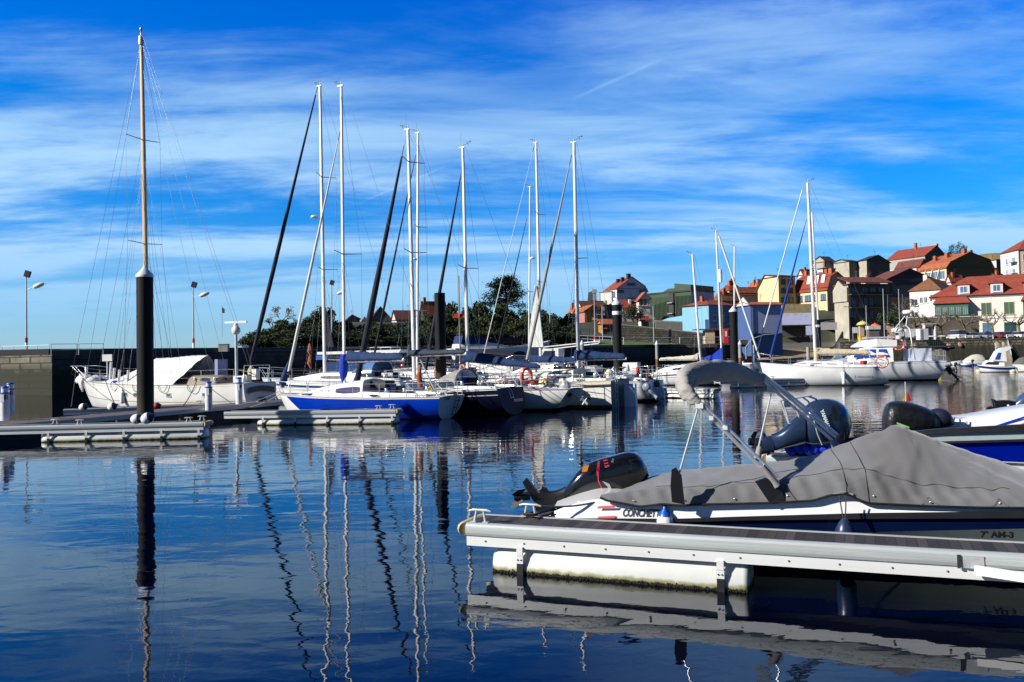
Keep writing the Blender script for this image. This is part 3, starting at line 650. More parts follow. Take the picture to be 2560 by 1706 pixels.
    def wires(s, chain=.95, back=True, backx=None, fore=None, x=None, r=.0065):
        b_, t_ = s.mb, s.mt; xx = b_.x if x is None else x; zd = s.sheer(min(max(xx/s.L, 0), 1)); tips = sorted(getattr(s, 'sp_tips', []), key=lambda q: -q[0].z)
        for sd in (1, -1):
            y = s.half(xx/s.L)*chain*sd; pts = [t_-V((0, 0, .1))]+[q[0]+V((-q[2], sd*q[1], .08)) for q in tips]+[V((xx-.1, y, zd))]
            MB().tube(pts, r, 4).build('shroud', WIRE, s.t)
            if tips:
                q = tips[-1]; MB().tube([q[0]+V((0, 0, -.05)), V((xx-.45, y, zd))], r, 4).build('lower_shroud', WIRE, s.t)
                MB().tube([q[0]+V((0, 0, -.05)), V((xx+.4, y, zd))], r, 4).build('lower_shroud', WIRE, s.t)
        if back:
            bxx = backx if backx is not None else .05; p = t_+V((-.15, 0, 0)); kk = V((bxx, 0, s.sheer(0)+.05)); mid = p.lerp(kk, .78)
            MB().tube([p, kk], r, 4).build('backstay', WIRE, s.t)
        if fore is not None: MB().tube([t_, V(fore)], r, 4).build('forestay', WIRE, s.t)
    def furl(s, top, bot, r, m, r0=None, name='furled_sail', cover=None):
        a = s.P(*top) if not isinstance(top, V) else top; b_ = s.P(*bot) if not isinstance(bot, V) else bot
        L = (a-b_).length; k = 16; rd = random.Random(int(top[0])); pts = [a.lerp(b_, i/k) for i in range(k+1)]
        rs = [r*(.3+.7*min(1, (i/k)*1.6))*(1+rd.uniform(-.06, .06)) for i in range(k+1)]
        o = MB().tube(pts, rs, 9).build(name, m, s.t)
        MB().tube([a, a+(a-b_).normalized()*.5], .02, 6).build('halyard_swivel', BLACK, o)
        MB().lathe([(.05, 0), (.11, .01), (.11, .06), (.05, .07), (.05, .13), (.11, .14), (.11, .17)], b_-V((0, 0, .15)), 12).build('furling_drum', BLACK, o); return o
    def boom(s, a, b_, m=None, rad=(.2, .12), cover=None, r=.06, lump=.1, drop=0, hang=None, ztop=0):
        A, B = s.P(*a), s.P(*b_); o = MB().tube([A, B], r, 8, sc=(.8, 1.2)).build('boom', m or ALU, s.t); s.bA, s.bB = A, B
        if cover:
            rd = random.Random(int(a[0])); k = 22; rings = []
            for i in range(k+1):
                u = i/k; p = A.lerp(B, .0+u*.98); h = rad[0]*(1-u)**1.3+rad[1]*(1-(1-u)**1.3); h *= 1+rd.uniform(-lump, lump); wd = .12+.1*(1-u)
                if i == k: h *= .5; wd *= .6
                g = []
                for q in range(12):
                    th = 2*pi*q/12; g.append(p+V((0, wd*cos(th)*(1-.35*max(0, sin(th))), (h*1.25*sin(th) if sin(th) > 0 else .09*sin(th))+.06+(.02*rd.uniform(-1, 1)))))
                rings.append(g)
            c = MB().loft(rings).build('sail_cover', cover, o)
            if ztop: MB().tube([A+V((.08, 0, 0)), A+V((.08, 0, ztop*.5)), A+V((.06, 0, ztop))], [.16, .13, .09], 10).build('mast_collar', cover, o)
            st = MB()
            for i in range(4):
                p = A.lerp(B, .2+.2*i); MB().tube([p+V((0, .02, -.12)), p+V((0, .16, 0)), p+V((0, .1, .14))], .012, 5).build('cover_tie', DARK, o)
        return o
    def lines(s, h=.6, x0=.12, x1=.86, n=6, gap=None, r=.012, m=None, wr=.007):
        for sd in (1, -1):
            pts = []
            for i in range(n):
                t = x0+(x1-x0)*i/(n-1); x = t*s.L; p = V((x, sd*(s.half(t)-.06), s.sheer(t))); pts.append(p); MB().tube([p, p+V((0, 0, h))], r, 6).build('stanchion', m or STEEL, s.t)
            MB().tube([p+V((0, 0, h)) for p in pts], wr, 4).build('lifeline', WIRE, s.t); MB().tube([p+V((0, 0, h*.5)) for p in pts], wr, 4).build('lifeline', WIRE, s.t)
            s.lp = getattr(s, 'lp', {}); s.lp[sd] = pts
        s.clutter()
    def clutter(s):
        """winches, hatches, grab rails, rope tails and cushions on deck"""
        rd = random.Random(int(s.L*100)); L = s.L
        for k in range(4):
            x = L*(.16+.10*(k//2)); y = (1 if k % 2 else -1)*min(1.0, s.half(.2)*.68); MB().lathe([(.07, 0), (.085, .02), (.055, .07), (.07, .14), (.04, .16)], (x, y, s.sheer(x/L)+.24), 12).build('winch', STEEL, s.t)
        for x in (.50, .66): MB().box((L*x, 0, s.sheer(x)+.42), (.5, .5, .06)).build('deck_hatch', GLASS, s.t)
        for sd in (1, -1):
            q = MB(); n = 6; pts = [V((L*(.40+.28*i/n), sd*(.72-.05*i), s.sheer(.5)+.50-.012*i+(.06 if i % 2 else 0))) for i in range(n+1)]; q.tube(pts, .015, 5); q.build('grab_rail', TEAK if rd.random() < .5 else STEEL, s.t)
        for k in range(3):
            x = L*rd.uniform(.12, .85); y = rd.choice((-1, 1))*s.half(x/L)*.8; z = s.sheer(x/L)+.06; q = MB(); cm = rd.choice((ROPEM, ROPED, mat('blue rope', (.02, .06, .25), .8)))
            for j in range(4): r = .10+.03*j; q.tube([V((x+r*cos(a), y+r*.8*sin(a), z+.02*j)) for a in [2*pi*i/10 for i in range(11)]], .014, 5)
            q.build('rope_coil', cm, s.t)
        q = MB(); z = s.sheer(.1)+.5; q.tube([V((.35, 0, z-.1)), V((.9, .05, z+.12)), V((1.5, .1, z+.2))], [.03, .025, .02], 6); q.build('tiller', TEAK, s.t)
        for k in range(2): x = L*rd.uniform(.13, .3); MB().box((x, rd.uniform(-.7, .7), s.sheer(.2)+.33), (rd.uniform(.2, .5), rd.uniform(.2, .4), rd.uniform(.15, .35)), rz=rd.uniform(0, 1)).build('gear_bag', rd.choice((NAVYC, BLUEC, RED, GREYC, BLACK)), s.t)
        p = V((.3, s.half(.02)*.7, s.sheer(0)+.35)); MB().tube([p+V((.11*cos(a), 0, .11*sin(a)-.05)) for a in [pi*(-.75+.25*i)+pi/2 for i in range(0, 7)]], .035, 8).build('horseshoe_buoy', rd.choice((WHITE, ORANGE, YELLOW)), s.t)
    def pulpit(s, h=.62, x0=.87, over=.15, r=.016):
        t = x0; z = s.sheer(1); k = []
        a = s.half(x0)-.04; mb = MB(); za = s.sheer(x0)
        mb.tube([V((s.L*x0, a, za)), V((s.L*x0+.03, a, za+h)), V((s.L*.95, a*.62, z+h)), V((s.L+over, .08, z+h)), V((s.L+over, -.08, z+h)), V((s.L*.95, -a*.62, z+h)), V((s.L*x0+.03, -a, za+h)), V((s.L*x0, -a, za))], r, 6)
        for q in (1, -1):
            mb.tube([V((s.L*.97, q*.1, z)), V((s.L+over*.8, q*.1, z+h))], r*.9, 6); mb.tube([V((s.L*x0+.02, q*a, za+h*.5)), V((s.L*.985, q*.12, z+h*.5))], r*.8, 6)
        mb.build('pulpit', STEEL, s.t)
    def pushpit(s, h=.62, x1=.13, r=.016, gate=True):
        mb = MB(); z = s.sheer(0); a = s.half(0)-.05; b_ = s.half(x1)-.05; z1 = s.sheer(x1); tx = s.trake+.02 if s.trake else .05
        for q in (1, -1):
            for hh in (h, h*.5): mb.tube([V((s.L*x1, q*b_, z1+hh)), V((tx+.05, q*a, z+hh)), V((tx-.03, q*a*.45, z+hh))], r, 6)
            mb.tube([V((s.L*x1, q*b_, z1)), V((s.L*x1, q*b_, z1+h))], r, 6); mb.tube([V((tx+.05, q*a, z)), V((tx+.05, q*a, z+h))], r, 6); mb.tube([V((tx-.03, q*a*.45, z)), V((tx-.03, q*a*.45, z+h))], r, 6)
            mb.tube([V((s.L*x1*.45, q*(a+b_)/2, z1)), V((s.L*x1, q*b_, z1+h))], r, 6)
        mb.tube([V((tx-.03, a*.45, z+h*.5)), V((tx-.03, -a*.45, z+h*.5))], r, 6); mb.build('pushpit', STEEL, s.t)
    def cockpit(s, x0, x1, w, h=.28, m=None):
        for sd in (1, -1):
            r_ = []
            for i in range(7):
                x = x0+(x1-x0)*i/6; z = s.sheer(x/s.L); hh = h*(.55+.45*i/6); y = min(w, s.half(x/s.L)*.72); r_.append([V((x, sd*y, z-.02)), V((x, sd*(y-.03), z+hh)), V((x, sd*(y-.2), z+hh)), V((x, sd*(y-.24), z-.02))])
            MB().loft(r_, smooth=False).build('coaming', m or WHITE, s.t)
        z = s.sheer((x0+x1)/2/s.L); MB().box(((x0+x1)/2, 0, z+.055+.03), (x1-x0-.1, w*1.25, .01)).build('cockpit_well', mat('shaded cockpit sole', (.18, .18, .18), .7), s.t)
    def ladder(s, y, z0, z1, wd=.26, steps=3, out=.06, m=None):
        ld = MB(); x0 = -.02
        def tx(z): f = (z-.05)/(s.zs-.05); return s.trake*min(1, max(0, f))-out
        for q in (-1, 1): ld.tube([V((tx(z1)+.05, y+q*wd/2, z1)), V((tx(z1)-.05, y+q*wd/2, z1-.05)), V((tx(z0)-.06, y+q*wd/2, z0))], .014, 6)
        for i in range(steps): z = z0+(z1-z0)*(i+.15)/(steps+.2); ld.tube([V((tx(z)-.06, y-wd/2, z)), V((tx(z)-.06, y+wd/2, z))], .016, 6)
        ld.build('boarding_ladder', m or STEEL, s.t)
    def rudder(s, m, x=-.1, w=.35, z0=-.5, z1=.7, th=.07):
        MB().ext([(x+.1, -th/2, z0), (x-w, -th/2, z0), (x-w*.9, -th/2, z1*.6), (x-w*.2, -th/2, z1), (x+.12, -th/2, z1)], (0, th, 0)).build('rudder', m, s.t)
    def tmat(s, yc, zc):                       # writing frame on the transom, read from astern
        k = s.trake/max(.1, s.zs-.02); x = k*(zc)-.03
        return lambda w_: frame(V((x, yc+w_/2, zc)), V((0, -1, 0)), V((k, 0, 1)))
def hook(P, Q, r=.012, sagv=.25, label='', name='mooring_line', m=ROPEM, group='mooring lines'):
    P, Q = V(P), V(Q); o = MB().tube([p-P for p in sag(P, Q, sagv, 12)], r, 5).build(name, m, loc=P); return tag(o, label, 'rope', group)
def lifebuoy(p, R, label, m=ORANGE, rz=0, tilt=0, r=.06):
    t = thing('lifebuoy', p, label, 'lifebuoy', rz, 'orange lifebuoys on boats'); n = 28; M = Matrix.Rotation(tilt, 3, 'Y')
    pts = [M @ V((0, R*cos(2*pi*i/n), R*sin(2*pi*i/n))) for i in range(n+1)]
    MB().tube(pts, r, 8, cap=False).build('ring', m, t)
    for k in range(4):
        a = 2*pi*k/4+.6; MB().tube([M @ V((0, R*cos(a+q), R*sin(a+q))) for q in (-.12, 0, .12)], r*1.06, 8).build('band', WHITE, t)
    return t
def tube_fender(p, L, r, label, m=BUOYW, cap=BUOYN, group='long fenders hung on hulls'):
    t = thing('hull_fender', p, label, 'fender', group=group)
    MB().lathe([(r*.35, -L/2), (r*.8, -L/2+r*.3), (r, -L/2+r), (r, L/2-r), (r*.8, L/2-r*.3), (r*.35, L/2)], n=14).build('body', m, t)
    MB().lathe([(r*.4, L/2-.01), (r*.3, L/2+.06), (.012, L/2+.1), (.01, L/2+.6)], n=8).build('lanyard', cap, t); return t
def outboard(parent, loc, rz=0, s=1.0, tilt=0, cowl=None, leg=None, M0=None, name='outboard_motor'):
    """small outboard hung on a transom: x forward, motor behind"""
    cowl = cowl or mat('silver engine cowl', (.45, .47, .48), .3, .3); leg = leg or cowl
    e = bpy.data.objects.new(name, None); COL.objects.link(e); e.parent = parent; e.location = loc; e.rotation_euler = (0, tilt, rz); e.scale = (s,)*3
    r = []
    for z, a, b_ in ((.10, .10, .10), (.14, .17, .15), (.30, .20, .17), (.44, .18, .15), (.50, .10, .09)):
        r.append([V((-.22+a*1.15*math.copysign(abs(cos(t))**.7, cos(t)), b_*math.copysign(abs(sin(t))**.7, sin(t)), z)) for t in [2*pi*k/16 for k in range(16)]])
    MB().loft(r).build('cowl', cowl, e)
    r = []
    for z, x, a, b_ in ((.12, -.2, .11, .10), (-.1, -.2, .09, .08), (-.5, -.2, .09, .045), (-.58, -.22, .16, .08), (-.61, -.22, .05, .03), (-.75, -.2, .07, .04), (-.9, -.18, .05, .015)):
        r.append([V((x+a*cos(t), b_*sin(t), z)) for t in [2*pi*k/10 for k in range(10)]])
    MB().loft(r).build('leg', leg, e); MB().tube([V((-.36, 0, -.74)), V((-.05, 0, -.74))], [.03, .05], 8).build('gearcase', leg, e)
    pr = MB()
    for k in range(3):
        a = 2*pi*k/3; q = V((0, cos(a), sin(a))); w_ = V((.04, -sin(a)*.06, cos(a)*.06)); c = V((-.38, 0, -.74)); pr.add([c+q*.02-w_*.5, c+q*.15-w_, c+q*.17+w_*.3, c+q*.02+w_*.5], [(0, 1, 2, 3)])
    pr.lathe([(.03, -.05), (.03, .05)], (-.38, 0, -.74), 8, M=Matrix.Rotation(pi/2, 3, 'Y')); pr.build('propeller', BLACK, e)
    MB().box((-.05, 0, .0), (.14, .2, .26)).build('clamp_bracket', BLACK, e); return e
def dome(parent, c, r, name='radar_dome'): MB().lathe([(r*.9, 0), (r, r*.15), (r, r*.4), (r*.85, r*.6), (r*.3, r*.7)], c, 14).build(name, WHITE, parent)
SG = 'moored sailing boats'
# ---------- K: white ketch with tarpaulin, far left
b = Boat('ketch', 'white ketch under a big white tarpaulin with a wooden mast', 'sailboat', (655, 1028), (203, 949), 28, 3.5, 957)
K_ = b
b.trm = mat('grey wooden cap rail', (.30, .26, .2), .7)
b.hull(hull_mat('ketch topsides', (.67, .67, .65), ((.86, .90, (.30, .25, .08)), (.10, .12, (.4, .36, .25))), wl=.12, rough=.4), None, sw=.66, tm=.45, bf=2.4, sp=2.2, rake=1.9, trake=.12, spring=.12, keel=-.6, tz=-.05, fl=2.6, tm_mat=mat('ketch transom', (.60, .60, .60), .4))
b.mast((370, 960), (353, 92), .16, WOOD, head=True)
mo = b.t.children[-1]; b.spreaders(mo, (350, 610), 1.15, 0, ALUD); b.wires(1, backx=.3, fore=(b.L+.9, 0, b.zb+.3), r=.009)
bm = b.mb; tp = b.mt
MB().lathe([(.15, -.5), (.17, -.3), (.13, 0), (.05, .1), (.05, .35), (.09, .36), (.09, .5), (.02, .55)], tp, 10).build('masthead_light', GALV, mo)
for fx, fz in ((b.L*.97, .98), (b.L*.90, .70)): MB().tube([bm.lerp(tp, fz), V((fx, 0, b.sheer(.97)+.1))], .009, 4).build('forestay', WIRE, b.t)
for i, dx in enumerate((.6, 1.1, 1.6)):
    for sd in (1, -1): MB().tube([bm.lerp(tp, .64), V((bm.x+dx-.5, sd*b.half((bm.x+dx)/b.L), b.sheer(bm.x/b.L)+.8))], .008, 4).build('shroud', WIRE, b.t)
for px, dz in ((560, .92), (600, .99), (490, .66), (660, .99)):
    q = b.P(px, 900); MB().tube([bm.lerp(tp, dz), V((q.x, .9, b.sheer(max(0, q.x/b.L))+.5))], .008, 4).build('running_backstay', WIRE, b.t)
fl_ = b.P(555, 768); MB().tube([fl_+V((0, 0, -1.6)), fl_+V((0, 0, .1))], .01, 4).build('flag_halyard', WIRE, b.t)
MB().add([fl_, fl_+V((-.22, .02, -.12)), fl_+V((-.2, 0, -.32)), fl_+V((-.02, 0, -.34))], [(0, 1, 2, 3)]).build('pennant', NAVYC, b.t)
# tarpaulin tent over a ridge line
def tarp(b):
    A, B = b.P(300, 960), b.P(521, 893); r_ = []; rd = random.Random(4); n = 60; m_ = 18
    for i in range(n+1):
        u = i/n; x = A.x+(B.x-A.x)*u; zt = b.sheer(x/b.L)
        px_r = [(0, .10), (.15, .42), (.36, 1.15), (.44, 1.46), (1, 1.52)]
        for (u0, h0), (u1, h1) in zip(px_r[:-1], px_r[1:]):
            if u0 <= u <= u1: h = h0+(h1-h0)*(u-u0)/(u1-u0)
        w_ = b.half(x/b.L)-.03; g = []
        for j in range(-m_, m_+1):
            q = abs(j)/m_; y = w_*q*(1.0); z = zt+.03+h*(1-q**1.15)+.10*abs(sin(u*13+q*4))*(q*(1-q)*3)+.06*abs(sin(u*31+q*9+j*.25))*q*(1-q)*3+.04*sin(u*9)*(1-q) + rd.uniform(-.012, .012)
            g.append(V((x-(.55*(1-q)*(-1)*u*0)-.9*u**3*(q**1.2)*-1, math.copysign(y, j) if j else 0, z)))
        r_.append(g)
    MB().loft(r_, closed=False, cap=False).build('tarpaulin', mat('white tarpaulin', (.66, .67, .69), .5, var=.08, vs=1.5, bump=.05, bs=2.2), b.t)
tarp(b)
rdk = random.Random(21)
for k in range(7):
    x = b.L*rdk.uniform(.86, .985); y = rdk.uniform(-.5, .5)*b.half(x/b.L)*1.4; z = b.sheer(x/b.L)+.08; MB().lathe([(.05, -.1), (rdk.uniform(.3, .5), -.05), (rdk.uniform(.25, .4), .1), (.12, .2), (.02, .22)], (x, y, z), 9, M=Matrix.Rotation(rdk.uniform(-.6, .6), 3, 'X') @ Matrix.Rotation(rdk.uniform(-.6, .6), 3, 'Y')).build('bundled_headsail', mat('crumpled white sailcloth', (.62, .63, .66), .8, bump=.06, bs=5), b.t)
for k in range(3): x = b.L*(.97-.02*k); y = b.half(x/b.L); MB().tube([V((x, y*.9, b.sheer(.95)+.12)), V((x+.05, y+.06, b.sheer(.95)-.1)), V((x+.02, y+.03, b.sheer(.95)-.45-.1*k))], [.12, .1, .04], 7).build('hanging_sailcloth', mat('crumpled white sailcloth', (.62, .63, .66), .8, bump=.06, bs=5), b.t)
for k in range(5):
    x = b.L*(.25+.14*k); y = b.half(x/b.L)+.04; z = b.sheer(x/b.L); MB().tube([V((x, y, z+.05))]+[V((x-.12*i, y+.03, z-.08-.28*sin(pi*i/6))) for i in range(1, 6)]+[V((x-.75, y, z+.05))], .016, 5).build('looped_line', rdk.choice((ROPEM, ROPED, mat('green rope', (.02, .22, .14), .8))), b.t)
pn = b.P(268, 895, -.4); MB().box(pn, (.6, .05, .4), rz=.4).build('solar_panel', WHITE, b.t); MB().tube([pn-V((0, 0, .2)), V((pn.x, pn.y, b.sheer(.9)))], .04, 6).build('panel_post', WHITE, b.t)
b.cabin(2.2, 4.6, 1.0, 1.1, .42, .5, TEAK, name='wooden_deckhouse', win=((.2, .5, .4, .8),))
for px in (404, 412, 607-2, 499): pass
for px0, w_ in ((318-4, 8), (340, 8), (421, 18), (503, 18)):
    x, z = b.lat(px0, 986, b.beam/2*.97); y = b.half(x/b.L)
    for sd in (1, -1):
        f = MB(); f.box((x, sd*(y*.985+.004), b.sheer(x/b.L)-.50), (.36, .05, .24)); fo = f.build('port_frame', GALV, b.t); MB().box((x, sd*(y*.985+.03), b.sheer(x/b.L)-.50), (.28, .012, .16)).build('port_glass', mat('ketch port', (.08, .13, .16), .15), fo)
b.lines(.75, .05, .9, 7, m=WHITE); b.pulpit(.8, .9, .9)
for px, pyb, pyt, yy, dx in ((214, 958, 918, .2, -.2), (275, 956, 906, .6, -.3), (283, 965, 921, 1.1, -.3), (296, 968, 925, 1.5, 0), (318, 966, 926, 1.5, -.1)):
    p = b.P(px, pyb, yy); q = b.P(px+3, pyt, yy); MB().tube([p, q], .07, 8).build('white_post', WHITE, b.t)
nb = MB(); 
for i in range(9):
    pass
yb = .0
arc = [(i-6)/6 for i in range(13)]
up = [V((-.03+.1*(1.25-.12*a*a), a*.95, 1.32-.12*a*a)) for a in arc]; lo = [V((-.03+.1*(1.0-.12*a*a), a*.95, 1.04-.12*a*a)) for a in arc]
MB().add([p+V((-.06, 0, 0)) for p in up+lo], [(k, k+1, k+14, k+13) for k in range(12)]).build('name_board', mat('dark carved name board', (.05, .04, .03), .5), b.t)
MB().box((-.02, 0, .62), (.1, .42, .2)).build('rudder_stock_cover', DARK, b.t); b.rudder(mat('ketch rudder', (.5, .5, .5), .5), -.02, .3, -.5, .55)
# radar mast and stern gear
rp = b.P(592, 985, .6); rt = b.P(590, 830, .6); MB().tube([rp, rt], .075, 10).build('radar_pole', ALUD, b.t)
MB().lathe([(.08, -.15), (.17, -.08), (.21, 0), (.21, .2), (.13, .26), (.08, .45)], rt, 14).build('radar_gearbox', GELW, b.t)
sc_ = MB(); sc_.box(rt+V((0, 0, .5)), (1.35, .10, .11), rz=.15); sc_.build('radar_scanner', GALV, b.t)
MB().box((.9, -.5, b.zs+.42), (.3, .28, .55)).build('stern_locker', GELW, b.t); MB().box((1.0, .35, b.zs+.2), (.7, .6, .34)).build('life_raft_box', GELW, b.t)
MB().tube([V((.4, .9, b.zs)), V((.3, .9, b.zs+.9)), V((.3, -.9, b.zs+.9)), V((.4, -.9, b.zs))], .02, 6).build('pushpit', STEEL, b.t)
MB().lathe([(.2, 0), (.22, .2), (.05, .5)], (1.6, -.9, b.zs+.4), 10).build('cowl_vent', TANC, b.t)
MB().box((3.1, -.2, b.zs+.75), (.22, .7, 1.0)).build('mizzen_cover', mat('blue shaded gear cover', (.2, .24, .4), .7), b.t)
for i, (px, c, nm) in enumerate(((288, BLUEC, 'blue jerry can on the ketch deck near the bow posts'), (415, BLUEC, 'round blue barrel lashed on the ketch side deck below the tarp'))):
    p = b.P(px, 962 if i == 0 else 967, 1.35); tag(MB().lathe([(.2, 0), (.26, .05), (.26, .35), (.15, .42)], (0, 0, 0), 14).build('barrel', mat('blue plastic', (.0, .06, .45), .4), loc=b.t.matrix_world @ V((0, 0, 0)) if False else b.O+b.e*p.x+b.n*1.3+V((0, 0, b.sheer(p.x/b.L)-.22))), nm, 'barrel')
p = b.P(345, 1002, 1.6)
tube_fender(b.O+b.e*b.lat(308, 1000, 1.7)[0]+b.n*1.75+V((0, 0, .75)), .7, .13, 'white fender with dark top hanging at the ketch bow')
# ---------- B: big white sloop behind the blue one
b = Boat('sailing_yacht', 'long white cruising sloop with a mast radar behind the blue and white sloop', 'sailboat', (1055, 1012), (655, 945), 24, 3.6, 952, SG)
b.hull(hull_mat('white sloop topsides', (.75, .76, .77), ((.22, .34, (.02, .05, .14)), (.50, .54, (.5, .52, .55))), wl=.1), None, sw=.75, rake=1.0, trake=.6, tz=.1)
b.cabin(b.L*.30, b.L*.80, 1.15, .55, .55, .38, front=2.6, win=((.18, .52, .28, .66),), wm=mat('smoked window', (.10, .10, .13), .15))
b.cockpit(.8, b.L*.30, 1.2)
o = b.mast((812, 938), (800, 216), .115); b.vane(o, -1); b.spreaders(o, (443, 675), .95, .35); b.wires(.92, backx=.6)
b.furl((789, 238), (628, 905), .13, NAVYC); dome(o, b.P(791, 545)+V((.12, 0, 0)), .24)
b.boom((822, 897), (1010, 902), rad=(.12, .08), cover=NAVYC, r=.07); b.lines(.6); b.pulpit(); b.pushpit()
MB().ext([V(b.P(818, 780)), V(b.P(836, 868)), V(b.P(818, 868))], (0, .05, 0)).build('sail_flap', NAVYC, b.t)
for z_ in (860, 890):
    p = b.P(776, z_, .35); q = MB()
    for k in range(5): q.tube([p+V((.03*k, 0, 0)), p+V((.12+.02*k, .03, -.45)), p+V((-.08+.02*k, .03, -.75)), p+V((.03*k, 0, -.1))], .018, 5)
    q.build('rope_coil', mat('reddish rope', (.3, .09, .05), .85, vs=20), o)
# perspex sprayhood and dodger
hd = MB(); r_ = []
for i in range(6):
    u = i/5; x = b.L*.30-1.3*u+.5; h = .35+.45*min(1, u*1.6); r_.append([V((x, 1.15*cos(a), b.sheer(.3)+.45+h*sin(a))) for a in [pi*k/10 for k in range(11)]])
hd.loft(r_, closed=False, cap=False); hd.build('sprayhood', mat('clear blue sprayhood', (.10, .20, .42), .15, var=.3, vs=3), b.t)
# ---------- A: blue and white sloop
b = Boat('sailing_yacht', 'blue and white sloop with its white transom turned to the right', 'sailboat', (1114, 1047), (697, 985), 29, 2.65, 991, SG)
A_ = b
bl = (.0, .028, .36)
b.trm = mat('grubby toe rail', (.42, .38, .3), .6)
b.hull(hull_mat('blue sloop topsides', bl, ((-.05, .055, (.62, .6, .55)),), water=(.015, .03, .10), wl=.02, diag=((-.62, 1, .22-.62*b.L*.78, (.78, .78, .78)),)), None, sw=.72, tm=.4, rake=1.25, trake=-.35, tz=-.02, fl=2.0, tm_mat=mat('white transom', (.66, .68, .74), .3, var=.04), deckm=WHITE)
b.cabin(b.L*.40, b.L*.86, .85, .3, .74, .26, front=2.0, win=((.03, .38, .25, .68),), wm=mat('violet smoked window', (.07, .06, .13), .15))
b.cockpit(.5, b.L*.40, .95, .26)
o = b.mast((861, 958), (853, 216), .085); b.vane(o, -1); b.spreaders(o, (636,), .95, .3); b.wires(.92)
b.furl((846, 350), (722, 930), .075, mat('white furled sail', (.62, .64, .62), .7)); b.furl((722, 905), (706, 962), .17, BLUEC, name='furler_cover')
b.boom((870, 903), (1010, 899), rad=(.34, .17), cover=BLUEC, r=.07); b.lines(.6); b.pulpit(.6); b.pushpit(.6)
p0, p1 = b.P(860, 886), b.P(858, 957); MB().tube([p0, p0.lerp(p1, .25), p0.lerp(p1, .7), p1], [.15, .21, .19, .07], 12).build('mast_cover', mat('bright blue cloth', (.0, .035, .42), .8, var=.3, vs=6, bump=.03, bs=5, stretch=(3, 3, .3)), o)
b.ladder(-.35, .12, 1.05, m=DARK); text('Cibel', b.tmat(.15, .82)(.9), .2, DARK, 'name_lettering', b.t)
MB().box((b.L*.36, -.1, b.sheer(.4)+.55), (.9, .7, .3)).build('cockpit_table', DARK, b.t)
MB().box((b.L*.33, -.2, b.sheer(.4)+.35), (.5, .5, .4)).build('storage_box', mat('blue plastic', (.0, .06, .45), .4), b.t)
p = b.P(1051, 930, .2); MB().tube([p+V((0, 0, .3)), p+V((.05, .05, -.2)), p+V((0, 0, -.65))], [.05, .13, .10], 8).build('bundled_dinghy_sail', mat('rusty brown cloth', (.30, .10, .04), .85, bump=.02), b.t)
MB().tube([V((.25, .2, b.zs)), b.P(1051, 900, .2)], .03, 6).build('stern_post', STEEL, b.t)
# ---------- C: navy sloop
b = Boat('sailing_yacht', 'navy hulled sloop with grey sprayhood and white script on its stern', 'sailboat', (1292, 1037), (905, 985), 27, 3.3, 970, SG)
C_ = b
b.hull(hull_mat('navy topsides', (.004, .006, .022), ((-.05, .05, (.7, .72, .72)), (.24, .28, (.40, .42, .42))), water=(.01, .012, .02), wl=.06, diag=((1, 0, -5, (.01, .01, .02)),)), None, sw=.78, rake=1.0, trake=.30, tz=.0, tm_mat=mat('navy transom', (.004, .010, .05), .55, spec=.15), deckm=WHITE)
b.cabin(b.L*.35, b.L*.78, 1.05, .45, .38, .3, front=2.2, win=((.05, .4, .25, .6),)); b.cockpit(.5, b.L*.35, 1.15, .22)
def hood(b, x0, x1, w_, h, m, name='sprayhood', n=12, zo=0):
    r_ = []
    for i in range(9):
        u = i/8; x = x0+(x1-x0)*u; hh = h*(1-u**1.7); r_.append([V((x, w_*(1-.08*u)*cos(a), b.sheer(x/b.L)+.12+zo+hh*sin(a)**.75)) for a in [pi*k/n for k in range(n+1)]])
    return MB().loft(r_, closed=False, cap=False).build(name, m, b.t)
hood(b, b.L*.30, b.L*.52, 1.1, .85, mat('pale grey sprayhood cloth', (.28, .27, .27), .85, var=.2, bump=.02, bs=5))
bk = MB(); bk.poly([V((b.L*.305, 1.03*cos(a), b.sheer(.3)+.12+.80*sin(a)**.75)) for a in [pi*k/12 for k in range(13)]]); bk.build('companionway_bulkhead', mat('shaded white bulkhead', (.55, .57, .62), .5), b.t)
MB().box((b.L*.30, .1, b.sheer(.3)+.5), (.03, .55, .62)).build('companionway_door', BLUEGL, b.t)
for yy in (-.62, .75): MB().lathe([(.11, 0), (.11, .02)], (b.L*.300, yy, b.sheer(.3)+.42), 14, M=Matrix.Rotation(-pi/2, 3, 'Y')).build('compass', BLACK, b.t)
o = b.mast((1036, 948), (1020, 325), .10); b.vane(o, -1); b.spreaders(o, (632, 405), .95, .25); b.wires(.92)
b.furl((1005, 390), (893, 952), .15, NAVYC); b.boom((1028, 889), (1166, 884), rad=(.18, .1), cover=GREYC, r=.07, ztop=.5)
b.lines(.6); b.pulpit(); b.pushpit(); text('mixuana', b.tmat(-.55, .56)(1.15), .27, WHITE, 'name_lettering', b.t, shear=.3)
b.ladder(.25, .72, 1.15, steps=1)
